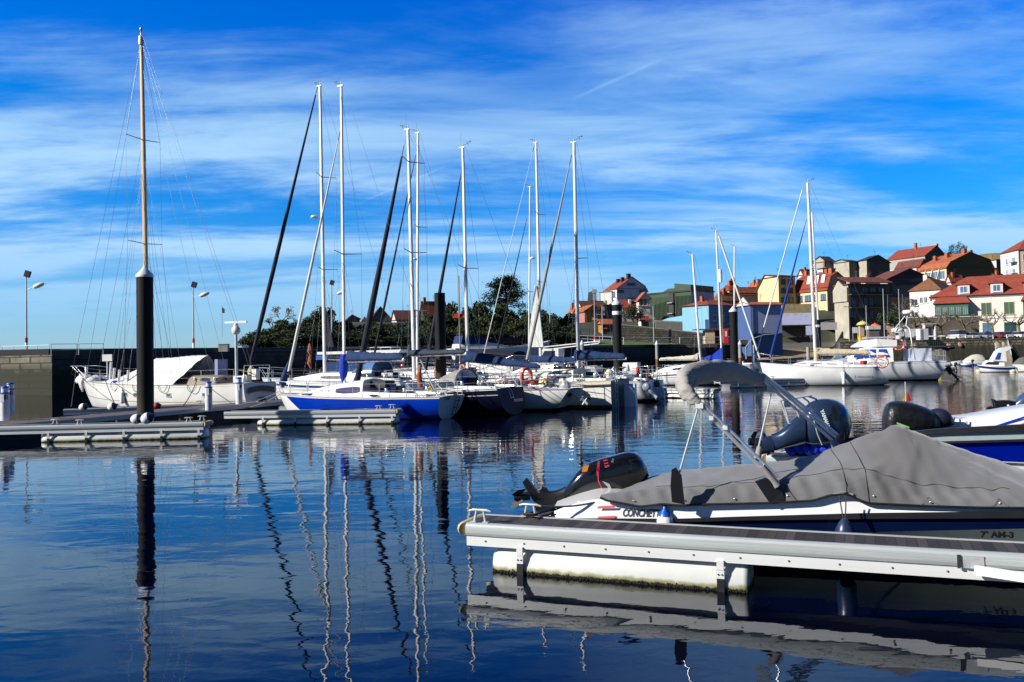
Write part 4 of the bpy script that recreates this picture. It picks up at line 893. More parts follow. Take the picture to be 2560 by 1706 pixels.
# ---------- C2: sloop farther behind with second mast
def simple_sloop(name, label, wl, bow, ang, beam, zs, mast, fur=None, boom=None, cover=BLUEC, hm=None, cab=(.3, .78, 1.0, .45, .42, .3), sprd=(), win=((.08, .5, .28, .62),), mr=.09, furm=NAVYC, furr=.1, lines=True, trk=.4, boomr=(.26, .1), deckm=None, spw=.9, sw=.76, wires=True, vane=True, group=SG, ztop=0, headr=1):
    b = Boat(name, label, 'sailboat', wl, bow, ang, beam, zs, group)
    b.hull(hm or hull_mat('white topsides', (.74, .75, .76), ((.16, .22, (.03, .04, .08)),), wl=.08), None, sw=sw, trake=trk, tz=.05, deckm=deckm)
    L = b.L; b.cabin(L*cab[0], L*cab[1], cab[2], cab[3], cab[4], cab[5], win=win, front=L*.18); b.cockpit(.5, L*cab[0], min(1.1, beam*.35), .24)
    if mast:
        o = b.mast(mast[0], mast[1], mr); 
        if vane: b.vane(o, -1 if vane is True else vane)
        b.spreaders(o, sprd, spw, .25)
        if wires: b.wires(.92)
    if fur: b.furl(fur[0], fur[1], furr, furm)
    if boom: b.boom(boom[0], boom[1], rad=boomr, cover=cover, ztop=ztop)
    if lines: b.lines(.6, n=5); b.pulpit(.6); b.pushpit(.6)
    return b
b = simple_sloop('sailing_yacht', 'white sloop half hidden behind the navy one, with slim blue furled sail', (1215, 990), (935, 940), 24, 3.3, 935, ((1043, 925), (1045, 333)), ((1036, 405), (930, 915)), ((1048, 905), (1150, 907)), NAVYC, sprd=(568, 780-2), furr=.08, mr=.10)
dome(b.t, b.P(1037, 650), .2)
lifebuoy(b.O+b.e*3.0+b.n*1.2+V((0, 0, 1.6)), .3, 'orange lifebuoy behind the white mast foot, left one', rz=.6)
lifebuoy(b.O+b.e*1.6+b.n*.2+V((0, 0, 1.75)), .3, 'orange lifebuoy behind the white mast foot, right one', rz=.6)
# ---------- D: sloop with counter stern, life ring and silver outboard
b = Boat('sailing_yacht', 'white sloop with sloping stern, silver outboard and red striped rail', 'sailboat', (1392, 1026), (1085, 950), 25, 2.9, 972, SG)
D_ = b
b.hull(hull_mat('white counter topsides', (.72, .73, .74), ((-.05, .03, (.2, .05, .03)),), water=(.01, .012, .016), wl=.12), None, sw=.7, trake=-1.0, tz=.02, fl=1.7)
b.cabin(b.L*.34, b.L*.8, .95, .4, .45, .3, CREAM, front=2, win=((.03, .45, .25, .62),)); b.cockpit(.9, b.L*.34, 1.0, .26)
o = b.mast((1170, 945), (1157, 370), .09); b.vane(o, 1); b.spreaders(o, (671,), 1.1, .15); b.wires(.92)
b.furl((1151, 445), (1064, 925), .09, NAVYC); b.boom((1166, 903), (1355, 922), rad=(.42, .12), cover=BLUEC, ztop=.55); b.lines(.6, n=6); b.pulpit(); b.pushpit()
outboard(b.t, (-.75, .45, .75), 0, 1.15, tilt=.95); outx = 0
p = b.P(1316, 940, 1.0); lifebuoy(b.O+b.e*p.x+b.n*1.0+V((0, 0, p.z)), .33, 'orange horseshoe lifebuoy on the rail above the silver outboard', mat('coral foam', (.75, .07, .03), .6), rz=2.4, r=.085)
p = b.P(1265, 940, .9); MB().ext([p, p+V((.02, 0, -.45)), p+V((.12, 0, -.4)), p+V((.1, 0, 0))], (0, .02, 0)).build('ensign', RED, b.t)
MB().tube([b.P(1240, 958, 1.3), b.P(1385, 948, 1.3)], .035, 6).build('red_pole', mat('dull red pole', (.25, .04, .03), .6), b.t)
# ---------- E: broad cream boat with vertical stern
b = Boat('sailing_yacht', 'broad cream sloop with black side stripe and boxy vertical stern', 'sailboat', (1552, 1016), (1270, 962), 25, 3.3, 950, SG)
E_ = b
b.hull(hull_mat('cream topsides', (.70, .70, .67), ((.0, .17, (.62, .60, .48)), (.17, .30, (.03, .03, .04)), (.155, .165, (.02, .02, .02)), (.60, .61, (.3, .3, .3))), water=(.10, .08, .03), wl=.13, rough=.4), None, sw=.9, tm=.45, rake=.7, trake=0, tz=-.3, fl=5.0, tm_mat=mat('stained transom', (.26, .25, .23), .6, var=.4, vs=3))
b.cabin(b.L*.34, b.L*.95, 1.15, .5, .62, .42, CREAM, front=1.8, win=((.02, .25, .35, .85),)); b.cockpit(.3, b.L*.34, 1.2, .22, CREAM)
MB().box((b.L*.47, .3, b.sheer(.4)+.72), (1.2, 1.2, .1)).build('hatch_cover', mat('mossy dark cloth', (.02, .03, .015), .8), b.t)
o = b.mast((1447, 950), (1435, 357), .095); b.vane(o, 1); b.spreaders(o, (646,), .9, .3); b.wires(.92)
b.furl((1424, 412), (1318, 900), .09, mat('weathered grey sail roll', (.30, .30, .29), .8)); b.boom((1445, 899), (1566, 897), rad=(.36, .16), cover=BLUEC, ztop=.5)
b.lines(.6, n=5); b.pushpit(.6)
b.ladder(.95, -.1, 1.6, .35, 4, m=mat('white ladder', (.75, .75, .75), .3)); b.rudder(mat('blue white rudder', (.74, .75, .78), .4), -.35, .5, -.4, 1.0, .3)
MB().box((-.35, -.6, .55), (.5, .35, 1.1)).build('motor_bracket', mat('blue white rudder', (.74, .75, .78), .4), b.t)
p = b.P(1524, 932, .3); tag(MB().lathe([(.1, 0), (.18, .05), (.18, .4), (.08, .5)], n=12).build('water_jug', WHITE, loc=b.O+b.e*p.x+b.n*.3+V((0, 0, 1.35))), 'white plastic jug in the cockpit of the cream sloop', 'jug')
# ---------- E2 / E3 behind
b = simple_sloop('sailing_yacht', 'white sloop with a tall white sail hung behind its mast foot', (1470, 978), (1235, 935), 24, 3.4, 925, ((1352, 925), (1340, 357)), ((1332, 380), (1205, 905)), ((1325, 906), (1447, 905)), BLUEC, sprd=(536, 706), mr=.11, furm=mat('white furled sail', (.62, .64, .62), .7), furr=.035, boomr=(.42, .2), cab=(.3, .8, 1.1, .5, .5, .35))
a1, a2, a3, a4 = b.P(1338, 715), b.P(1322, 868), b.P(1360, 868), b.P(1344, 716)
MB().ext([a1, a2, a3, a4], (0, .16, 0)).build('hanging_sail', mat('white furled sail', (.62, .64, .62), .7), b.t); dome(b.t, b.P(1331, 648), .22)
b = simple_sloop('sailing_yacht', 'small white sloop with the shortest of the central masts', (1400, 965), (1240, 930), 24, 2.8, 925, ((1322, 915), (1325, 468)), ((1314, 560), (1238, 900)), None, sprd=(730,), mr=.08, furr=.07)
# ---------- F: white round-bilged sloop by the short finger
b = Boat('sailing_yacht', 'white sloop showing a rounded transom with small ladder', 'sailboat', (1648, 1003), (1470, 948), 33, 2.7, 952, SG)
F_ = b
b.hull(hull_mat('white round topsides', (.66, .68, .72), ((.0, .03, (.3, .3, .3)), (.30, .31, (.1, .1, .1))), water=(.006, .007, .01), wl=.14), None, sw=.72, rake=.8, trake=.15, tz=.06, fl=1.8, deckm=WHITE)
b.cabin(b.L*.4, b.L*.8, .9, .4, .35, .25, front=1.2, win=((.1, .5, .3, .6),)); b.cockpit(.4, b.L*.4, .95, .3); b.pushpit(.7); b.lines(.6, n=4)
b.ladder(-.25, .35, 1.1, m=DARK); outboard(b.t, (.1, 1.25, .45), 0, 1.0, tilt=.8, cowl=mat('grey blue cowl', (.2, .24, .33), .4)); b.rudder(WHITE, -.05, .3, -.3, .9)
p = b.P(1600, 940, .3); MB().ext([p+V((.3, 0, -.6)), p+V((.25, 0, .1)), p+V((-.2, 0, .05)), p+V((-.9, 0, -.35)), p+V((-1.0, 0, -.6))], (0, -.5, 0)).build('black_sprayhood', NAVYC, b.t)
p = b.P(1594, 925, .4); MB().lathe([(.02, -.45), (.1, -.1), (.1, .15)], p, 8).build('danbuoy', mat('coral foam', (.75, .07, .03), .6), b.t)
# ---------- H group
H1 = simple_sloop('sailing_yacht', 'low white sloop with black side stripes and cream sail cover', (1805, 962), (1600, 935), 22, 3.0, 923, ((1752, 915), (1731, 637)), None, ((1745, 899), (1648, 900)), mat('cream sail cover', (.55, .52, .42), .85, bump=.02, bs=5), sprd=(772,), mr=.09, hm=hull_mat('striped topsides', (.74, .75, .76), ((.2, .3, (.03, .03, .04)), (.42, .45, (.03, .03, .04))), wl=.08), cab=(.3, .85, 1.0, .45, .55, .3))
MB().add([H1.P(1752, 878), H1.P(1722, 896), H1.P(1745, 903)], [(0, 1, 2)]).build('cover_peak', mat('cream sail cover', (.55, .52, .42), .85), H1.t)
b = simple_sloop('sailing_yacht', 'white sloop with bright blue cover peaked on its mast', (1860, 950), (1700, 930), 22, 3.0, 915, ((1805, 905), (1790, 577)), None, ((1803, 893), (1748, 900)), mat('bright blue cover', (.0, .04, .50), .8, var=.25, vs=3), sprd=(), mr=.10)
MB().tube([b.P(1797, 590), b.P(1900, 897)], .09, 8).build('furled_sail', mat('white furled sail', (.62, .64, .62), .7), b.t)
MB().ext([b.P(1806, 868), b.P(1770, 897), b.P(1806, 904)], (0, .2, 0)).build('cover_peak', mat('bright blue cover', (.0, .04, .50), .8, var=.25, vs=3), b.t)
MB().lathe([(.17, -.6), (.17, .6)], b.P(1801, 690), 10).build('radar_reflector', WHITE, b.t)
b = simple_sloop('sailing_yacht', 'small white sloop whose thin mast stands behind the capped pile', (1890, 935), (1790, 922), 20, 2.8, 910, ((1836, 905), (1836, 617)), None, None, sprd=(), mr=.10, lines=False)
# extra thin mast boat left of the cyan house
b = simple_sloop('sailing_yacht', 'distant little sloop with leaning mast before the cyan house', (1795, 936), (1690, 925), 20, 2.6, 912, ((1747, 905), (1731, 637)), None, None, sprd=(), mr=.06, lines=False, vane=False) if False else None
# ---------- I: long white sloop at right
b = Boat('sailing_yacht', 'long white racing cruiser with tan boom cover and script on its bow quarter', 'sailboat', (2228, 962), (1888, 906), 21, 3.6, 916, SG)
I_ = b
b.hull(hull_mat('long white topsides', (.74, .76, .77), ((.06, .075, (.25, .27, .3)),), water=(.35, .18, .03), wl=.05), None, sw=.6, rake=1.2, trake=.9, tz=.12, fl=1.8, spring=.08, tm_mat=mat('reverse transom', (.62, .66, .74), .3))
b.cabin(b.L*.34, b.L*.72, 1.15, .75, .42, .36, front=1.0, win=((.10, .32, .45, .62), (.40, .62, .45, .62), (.70, .86, .45, .62)), wm=BLACK); b.cockpit(1.0, b.L*.34, 1.2, .25)
MB().box((b.L*.33, 0, b.sheer(.33)+.5), (.5, 1.6, .3)).build('sprayhood_base', mat('lilac grey cloth', (.35, .36, .45), .8), b.t)
o = b.mast((2040, 925), (2019, 458), .12); b.vane(o, 1); b.spreaders(o, (672, 720), .9, .25); b.wires(.92)
b.furl((2012, 565), (1925, 896), .09, mat('blue furled sail', (.0, .03, .22), .8)); b.boom((2042, 886), (2178, 886), rad=(.34, .2), cover=TANC, ztop=.55, r=.08)
MB().tube([b.P(2006, 475), b.P(1888, 895)], .05, 6).build('furled_sail', mat('white furled sail', (.62, .64, .62), .7), b.t)
MB().tube([b.P(2042, 872), b.P(2040, 905)], [.22, .17], 10).build('mast_cover', TANC, o)
b.lines(.65, n=7); b.pulpit(.65); b.pushpit(.65)
x, z = b.lat(2148, 944, b.beam*.42); y = b.half(x/b.L)
text('Matisse', frame(V((x+.35, b.half((x-.3)/b.L)*.985+.03, .62)), V((-1, (b.half((x-1.4)/b.L)-b.half((x+.4)/b.L))/1.8, 0)), V((0, 0.12, 1))), .42, mat('faded grey script', (.25, .3, .36), .5), 'name_lettering', b.t, shear=.35)
p = b.P(2109, 945, 1.78); tube_fender(b.O+b.e*p.x+b.n*1.82+V((0, 0, .55)), .9, .12, 'white tube fender on the long white sloop by the tan boom', group=None)
b2 = simple_sloop('sailing_yacht', 'white sloop hidden behind the long one, its mast touching the taller mast', (2200, 940), (1990, 915), 20, 3.2, 905, ((2051, 900), (2030, 532)), None, None, sprd=(), mr=.10, lines=False)
lb = b.P(2228, 920, .2); lifebuoy(b.O+b.e*.6+b.n*.3+V((0, 0, 1.65)), .42, 'orange lifebuoy on the stern rail of the long white sloop', rz=1.2)
# mooring lines
hook(D(545, 1018, 39.6), A_.O+A_.e*(A_.L-.3)+V((0, 0, 1.1)), .018, .35, 'pale rope from the blue sloop bow to the walkway')
hook(D(560, 1018, 39.4), A_.O+A_.e*(A_.L-.1)+V((0, 0, 1.15)), .015, .15, 'tighter pale rope from the blue sloop bow to the walkway')
hook(K_.O+K_.e*(K_.L+.5)+V((0, 0, 2.2)), D(178, 1018, 39), .018, .1, 'dark bow line of the ketch running down to its pontoon', m=ROPED)
hook(K_.O+K_.e*(10.2)+K_.n*1.6+V((0, 0, 1.9)), D(290, 1016, 38.4), .02, .1, 'spring line of the ketch down to the grey ball fender', m=ROPED)
hook(K_.O+K_.e*(2.8)+K_.n*1.7+V((0, 0, 1.7)), D(455, 1018, 38.0), .022, .15, 'thick dark stern line of the ketch beside the pedestal', m=ROPED)
# ================================================================ town on the hill
def proj(P):
    q = V(P)-CC; z = q.dot(CF); return 1280+FPX*q.dot(CR)/z, 823-FPX*q.dot(CU)/z
def tile_mat(name, c):
    m = mat(name, c, .85, var=.35, vs=.9, detail=8); m = m.copy(); n, l, b = nodes_of(m)
    t = n.new('ShaderNodeTexCoord'); w_ = n.new('ShaderNodeTexWave'); w_.inputs['Scale'].default_value = 1.4; w_.bands_direction = 'DIAGONAL'; w_.inputs['Distortion'].default_value = .4; l.new(t.outputs['Object'], w_.inputs[0])
    bp = n.new('ShaderNodeBump'); bp.inputs['Distance'].default_value = .08; l.new(w_.outputs[0], bp.inputs['Height']); l.new(bp.outputs[0], b.inputs['Normal']); return m
TILE = tile_mat('red roof tile', (.30, .055, .03)); TILEO = tile_mat('orange roof tile', (.42, .12, .05)); TILEM = tile_mat('mossy roof tile', (.24, .10, .045)); TILED = tile_mat('dark slate', (.03, .032, .036)); TILEB = tile_mat('brown roof tile', (.17, .05, .035))
def wall(name, c, var=.18, vs=.5, rough=.85): return mat(name, c, rough, var=var, vs=vs, detail=9)
WW = wall('white render', (.60, .59, .57), .08); WC = wall('cream render', (.66, .53, .30), .06); WSAL = wall('salmon render', (.42, .25, .16)); WCON = wall('streaked concrete', (.42, .39, .31), .3, .35); WDK = wall('dark shaded render', (.09, .085, .085), .35); WGR = wall('grey render', (.36, .34, .31), .15)  # the dark render also puts shade into walls turned from the sun
WCY = wall('sky blue paint', (.19, .41, .55), .05); WVI = wall('violet shaded render', (.36, .38, .60), .05); WNV = wall('navy cladding', (.006, .022, .042), .2); WBR = wall('brown render', (.13, .10, .045), .1); WOR = wall('ochre render', (.42, .16, .025), .08); WPK = wall('pink render', (.38, .16, .15), .1)  # violet wall colour holds the shade on the green block's right face
WRD = wall('red render', (.45, .03, .03)); WGN = mat('ribbed green cladding', (.022, .055, .022), .6, var=.3, vs=.6)
FRW = mat('white window frame', (.7, .7, .7), .5); FRG = mat('green window frame', (.03, .12, .07), .5); FRD = mat('dark window frame', (.03, .03, .03), .5)
PANE = mat('window glass', (.03, .05, .08), .08, var=.4, vs=.3, spec=.9); PANEB = mat('bright sky window glass', (.10, .18, .32), .06, var=.3, vs=.3, spec=.9); SHUT = mat('shutter', (.35, .10, .04), .6)
CTRL = []
def winpart(parent, o, xd, nrm, c, w_, h, fr, pane, bars=1, dep=.06):
    """a window centred at c on a wall: frame ring + bars, pane as its sub-part"""
    c = V(c); xd = V(xd); nrm = V(nrm); up = V((0, 0, 1)); f = MB(); t = min(.1, w_*.12)
    def bar(x0, x1, z0, z1): f.ext([c+xd*x0+up*z0, c+xd*x1+up*z0, c+xd*x1+up*z1, c+xd*x0+up*z1], nrm*dep)
    bar(-w_/2, -w_/2+t, -h/2, h/2); bar(w_/2-t, w_/2, -h/2, h/2); bar(-w_/2+t, w_/2-t, h/2-t, h/2); bar(-w_/2+t, w_/2-t, -h/2, -h/2+t)
    for i in range(bars): x = -w_/2+w_*(i+1)/(bars+1); bar(x-t*.35, x+t*.35, -h/2+t, h/2-t)
    f.ext([c+xd*(-w_/2-.12)-up*(h/2+.10), c+xd*(w_/2+.12)-up*(h/2+.10), c+xd*(w_/2+.12)-up*(h/2), c+xd*(-w_/2-.12)-up*(h/2)], nrm*.2)
    fo = f.build('window', fr, parent)
    q = MB(); a = nrm*.02; q.add([c+a+xd*(-w_/2)+up*(-h/2), c+a+xd*(w_/2)+up*(-h/2), c+a+xd*(w_/2)+up*(h/2), c+a+xd*(-w_/2)+up*(h/2)], [(0, 1, 2, 3)]); q.build('pane', pane, fo)
    return fo
def bld(name, label, xc, yb, yt, d, th, xl, xr, wr, wl=None, prof=None, axis='Y', roof=TILE, ov=.35, wins=(), chim=(), cat='house', ext=None, group=None, sink=3, zt=None, trim=None, wgable=None):
    """xc: px column of the near corner; xl / xr: px columns where the left / right face end; prof: (u, z) roof profile across the gable face"""
    wl = wl or wr; B = D(xc, yb, d); T = D(xc, yt, d); H = T.z-B.z; a = R_(th); ex = V((cos(a), sin(a), 0)); ey = V((-sin(a), cos(a), 0))
    def solve(dirv, px):
        lo, hi = 0., 90.
        s0 = 1 if px > xc else -1
        for _ in range(40):
            m = (lo+hi)/2
            if s0*(proj(B+dirv*m)[0]-px) < 0: lo = m
            else: hi = m
        return lo
    X = solve(ex, xr); Y = solve(ey, xl) if xl is not None else 9.; Y = max(Y, 1.5)
    t = thing(name, (B.x, B.y, B.z), label, cat, a, group); CTRL.append((B.x, B.y, B.z)); p = B+ex*X+ey*Y; CTRL.append((p.x, p.y, B.z)); p = B+ex*X; CTRL.append((p.x, p.y, B.z)); p = B+ey*Y; CTRL.append((p.x, p.y, B.z))
    t['w'] = X; t['dpt'] = Y; t['h'] = H
    for k, q, m in (('R', [(0, 0), (X, 0)], wr), ('L', [(0, Y), (0, 0)], wl), ('B', [(X, 0), (X, Y)], wr), ('K', [(X, Y), (0, Y)], wl)):
        (x0, y0), (x1, y1) = q; pts = [(x0, y0, -sink), (x1, y1, -sink), (x1, y1, H), (x0, y0, H)]
        if prof and ((axis == 'Y' and k in 'RK') or (axis == 'X' and k in 'LB')):
            rp = [(u, z) for u, z in prof]; 
            g = [(x0+(x1-x0)*(u if k in 'RB' else 1-u), y0+(y1-y0)*(u if k in 'RB' else 1-u), H+z) for u, z in rp]
            if k in 'RB': g = g[::-1]
            pts = [(x0, y0, -sink), (x1, y1, -sink)]+g
        MB().poly(pts).build('wall', m, t)
    r = MB()
    if prof:
        A = Y if axis == 'Y' else X; Wd = X if axis == 'Y' else Y; pf = list(prof)
        (u0, z0), (u1, z1) = pf[0], pf[1]; k = ov/max(.1, (u1-u0)*Wd); pf[0] = (u0-(u1-u0)*k, z0-(z1-z0)*k)
        (u0, z0), (u1, z1) = pf[-2], pf[-1]; k = ov/max(.1, (u1-u0)*Wd); pf[-1] = (u1+(u1-u0)*k, z1+(z1-z0)*k)
        for (u0, z0), (u1, z1) in zip(pf[:-1], pf[1:]):
            if axis == 'Y': q = [(u0*X, -ov, H+z0+.03), (u1*X, -ov, H+z1+.03), (u1*X, Y+ov, H+z1+.03), (u0*X, Y+ov, H+z0+.03)]
            else: q = [(-ov, u0*Y, H+z0+.03), (-ov, u1*Y, H+z1+.03), (X+ov, u1*Y, H+z1+.03), (X+ov, u0*Y, H+z0+.03)]
            r.ext(q, (0, 0, .16))
        r.build('roof', roof, t)
    elif zt is not None:                       # hipped roof
        hx = min(X, Y)/2; o = ov; c = [(-o, -o, H), (X+o, -o, H), (X+o, Y+o, H), (-o, Y+o, H)]
        if X > Y: q = [(hx, Y/2, H+zt), (X-hx, Y/2, H+zt)]; fs = [(0, 1, 5, 4), (1, 2, 5), (2, 3, 4, 5), (3, 0, 4)]
        else: q = [(X/2, hx, H+zt), (X/2, Y-hx, H+zt)]; fs = [(0, 1, 4), (1, 2, 5, 4), (2, 3, 5), (3, 0, 4, 5)]
        r.add(c+q, fs+[(0, 3, 2, 1)]); r.build('roof', roof, t)
    else:
        MB().box((X/2, Y/2, H+.1), (X+.3, Y+.3, .22)).build('roof', roof, t)
    for (f, u, v, w_, h, *rest) in wins:
        fr, pn, bars = (list(rest)+[FRW, PANE, 1][len(rest):])[:3]
        if f == 'R': winpart(t, None, (1, 0, 0), (0, -1, 0), (u*X, 0, v*H), w_, h, fr, pn, bars)
        else: winpart(t, None, (0, 1, 0), (-1, 0, 0), (0, u*Y, v*H), w_, h, fr, pn, bars)
    for (u, v, z0, z1, s_, *cm) in chim:
        MB().box((u*X, v*Y, H+(z0+z1)/2), (s_, s_, z1-z0)).build('chimney', cm[0] if cm else TILEO, t)
    MB().box((X/2, -ov*.6, H-.02), (X+.4, .12, .12)).build('gutter', FRD, t); MB().box((-ov*.6, Y/2, H-.02), (.12, Y+.4, .12)).build('gutter', FRD, t)
    MB().tube([(.12, -.1, -1), (.12, -.1, H)], .06, 5).build('downpipe', FRD, t)
    q = MB(); zr_ = H+max([z for u, z in prof] if prof else [zt or .2]); q.tube([(X*.5, Y*.4, zr_-.6), (X*.5, Y*.4, zr_+1.7)], .035, 4)
    for k in range(3): q.tube([(X*.5-.5+.1*k, Y*.4, zr_+1.6-.25*k), (X*.5+.5-.1*k, Y*.4, zr_+1.6-.25*k)], .02, 4)
    q.build('aerial', FRD, t)
    return t
def grid(f, us, vs, w_, h, *r): return [(f, u, v, w_, h, *r) for u in us for v in vs]
# far left of the town, behind the trees
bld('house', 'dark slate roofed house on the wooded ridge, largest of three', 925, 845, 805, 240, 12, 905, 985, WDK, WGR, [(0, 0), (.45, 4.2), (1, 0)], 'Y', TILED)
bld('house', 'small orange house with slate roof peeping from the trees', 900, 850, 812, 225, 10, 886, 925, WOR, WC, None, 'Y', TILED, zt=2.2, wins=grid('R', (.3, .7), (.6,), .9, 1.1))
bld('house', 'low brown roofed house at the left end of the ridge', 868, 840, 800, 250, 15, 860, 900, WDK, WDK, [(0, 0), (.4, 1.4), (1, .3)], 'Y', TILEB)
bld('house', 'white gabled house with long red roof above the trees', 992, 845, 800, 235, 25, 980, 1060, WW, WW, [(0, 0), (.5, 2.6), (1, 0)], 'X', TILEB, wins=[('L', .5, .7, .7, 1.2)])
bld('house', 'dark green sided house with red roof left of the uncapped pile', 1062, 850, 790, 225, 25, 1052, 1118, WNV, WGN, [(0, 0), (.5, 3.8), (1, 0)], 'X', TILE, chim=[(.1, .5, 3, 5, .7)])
# around the white apartment block
bld('apartment_block', 'lilac white gabled block with roof chimneys at the left end of town', 1543, 775, 722, 300, 20, 1512, 1619, wall('lilac shaded white render', (.50, .52, .72), .05), WW, [(0, 0), (.5, 4.2), (.93, .9), (1, -.6)], 'Y', TILE,  # right wall of the white block is tinted lilac to hold its shade
    wins=[('R', .48, 1.22, 3.2, .9, FRD, PANE), ('R', .12, .88, 2.6, .9, FRD, PANE), ('R', .84, .9, 2.6, .9, FRD, PANE), ('R', .48, .52, 3, .9, FRD, PANE)]+grid('L', (.2, .5, .8), (.35, .75), 1.6, 2, FRD, PANEB), chim=[(.3, .25, 2.2, 4.3, 1, DARK), (.3, .6, 2, 4, 1, DARK), (.42, .05, 3.6, 5.4, 1.2, DARK)], cat='apartment block')
bld('house', 'plain white flat topped house left of the lilac block', 1500, 775, 731, 305, -30, 1488, 1530, WW, WW, None, roof=WGR, wins=[('R', .5, .4, 1.2, 1.6)])
t = bld('house', 'small white house with steep slate mansard and blue awning', 1478, 775, 752, 310, 10, 1470, 1492, WW, WW, [(0, 0), (.15, 3.2), (1, 3.2)], 'Y', TILED)
MB().box((2, -.6, t['h']-.6), (5, 1.2, .9)).build('awning', mat('blue awning', (.01, .12, .5), .6), t)
# orange and pink houses
bld('house', 'ochre gabled house with orange roof behind the blue sail covers', 1462, 802, 778, 185, 14, 1440, 1509, WOR, WPK, [(0, 0), (.45, 1.25), (1, -.2)], 'Y', TILEO, wins=[('R', .75, .9, 1.1, 1.1), ('R', .55, .45, .9, 1.3)])
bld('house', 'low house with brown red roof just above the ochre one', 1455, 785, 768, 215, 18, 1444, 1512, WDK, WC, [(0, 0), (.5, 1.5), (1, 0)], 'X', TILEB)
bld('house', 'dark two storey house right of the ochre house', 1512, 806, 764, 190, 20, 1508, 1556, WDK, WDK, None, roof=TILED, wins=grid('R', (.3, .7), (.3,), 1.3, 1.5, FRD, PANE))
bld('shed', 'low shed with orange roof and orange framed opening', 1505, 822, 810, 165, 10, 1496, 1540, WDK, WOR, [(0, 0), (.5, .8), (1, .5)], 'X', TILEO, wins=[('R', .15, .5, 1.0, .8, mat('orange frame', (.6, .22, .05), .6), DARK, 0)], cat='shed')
t = bld('house', 'long white single storey house with bright red roof', 1556, 798, 770, 195, 10, 1548, 1604, WW, WW, [(0, 0), (.6, 1.8), (1, 1.6)], 'X', TILE, wins=grid('R', (.22, .55), (.55,), 1.6, 1.4, FRW, FRW, 2), chim=[(.45, .3, .6, 2.0, .5, WW)])
t = bld('house', 'cream gabled house with brown shutters and outside stair', 1598, 800, 750, 192, 10, 1592, 1626, WW, WW, [(0, 0), (.55, 1.6), (1, .5)], 'Y', TILEO, wins=grid('R', (.25, .6), (.88,), .9, 1.6, WW, SHUT, 0))
MB().ext([(0, -.1, t['h']*.62), (.2, -.1, t['h']*.62), (3.6, -.1, .2), (3.2, -.1, 0)], (0, -1.0, 0)).build('outside_stair', WGR, t)
bld('house', 'small red roofed porch house below the outside stair', 1603, 812, 801, 175, 14, 1598, 1622, WDK, WW, [(0, 0), (.5, .7), (1, 0)], 'X', TILE)
# green clad block
t = bld('apartment_block', 'tall dark green ribbed block with open black balconies', 1730, 815, 727, 195, 42, 1620, 1787, WVI, WGN, None, roof=TILED, wins=[('R', .25, .35, 1.0, 1.4), ('R', .6, .35, 1.0, 1.4)], cat='apartment block')
Hh, Yy, Xx = t['h'], t['dpt'], t['w']; hw = MB()
hw.ext([(-.1, 0, Hh-.2), (-.1, Yy*.36, Hh+.2), (-.1, Yy*.36, Hh+2.0), (-.1, 0, Hh+1.3)], (Xx, 0, 0)); hw.build('upper_storey', WGN, t)
MB().ext([(-.12, Yy*.36, Hh-1.6), (-.12, Yy, Hh-3.2), (-.12, Yy, Hh-1.8), (-.12, Yy*.5, Hh+.9), (-.12, Yy*.36, Hh+.9)], (Xx*.9, 0, 0)).build('sloping_wing', WGN, t)
for k in range(3):
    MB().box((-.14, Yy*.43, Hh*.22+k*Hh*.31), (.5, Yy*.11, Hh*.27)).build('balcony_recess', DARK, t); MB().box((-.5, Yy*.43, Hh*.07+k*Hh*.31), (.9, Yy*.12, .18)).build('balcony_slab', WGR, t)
rb = MB()
for k in range(34):
    y = Yy*(k+.5)/34
    if .36*Yy < y < .5*Yy: continue
    rb.box((-.16, y, Hh*.45), (.08, .12, Hh*.86))
rb.build('cladding_ribs', WGN, t)
# cyan house and its low wing
t = bld('house', 'bright sky blue house with shaded front and red hip roof', 1773, 835, 762, 165, 38, 1707, 1842, wall('shaded sky blue paint', (.12, .26, .42), .08), WCY, None, 'Y', TILE, zt=1.3, wins=grid('R', (.2, .5, .8), (.55,), 1.0, 1.2)+grid('R', (.35, .7), (.25,), 1.0, 1.2)+[('L', .07, .3, .8, 2.2, FRD, mat('deep blue door', (.0, .05, .2), .4), 0)], chim=[(.25, .5, .8, 1.9, .6)])  # right wall paint is the left wall's blue darkened for shade
Y_ = t['dpt']; H_ = t['h']; MB().ext([(0, Y_+.01, -2), (0, Y_+8, -2), (0, Y_+8, H_*.42), (0, Y_+4, H_*.62), (0, Y_+.01, H_*.68)], (4, 0, 0)).build('low_wing', WCY, t)
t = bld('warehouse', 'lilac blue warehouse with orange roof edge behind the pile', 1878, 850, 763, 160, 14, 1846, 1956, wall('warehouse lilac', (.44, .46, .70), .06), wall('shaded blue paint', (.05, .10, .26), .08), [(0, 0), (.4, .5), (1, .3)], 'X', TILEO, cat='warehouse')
MB().box((t['w']/2, -.02, -.9), (t['w'], .06, 4.2)).build('shaded_blue_plinth', mat('deep blue paint with shade', (.008, .04, .14), .6), t)  # plinth blue is darkened and also stands for the shade at the foot
MB().ext([(-.1, 0, t['h']), (-.1, t['dpt'], t['h']), (-.1, t['dpt']*.45, t['h']+1.6)], (-.2, 0, 0)).build('gable', WW, t)
bld('house', 'cluster house with rusty tiled hip roof behind the sky blue house', 1795, 800, 752, 215, 22, 1785, 1862, WDK, WC, None, 'Y', TILEM, zt=2.2, chim=[(.3, .4, 1.2, 2.8, .7)])
bld('house', 'red roofed house at the back between two thin masts', 1825, 785, 727, 240, 25, 1800, 1862, WDK, WC, None, 'Y', TILE, zt=2.6, chim=[(.5, .5, 2, 3.6, .8), (.3, .4, 1.4, 3, .8)])
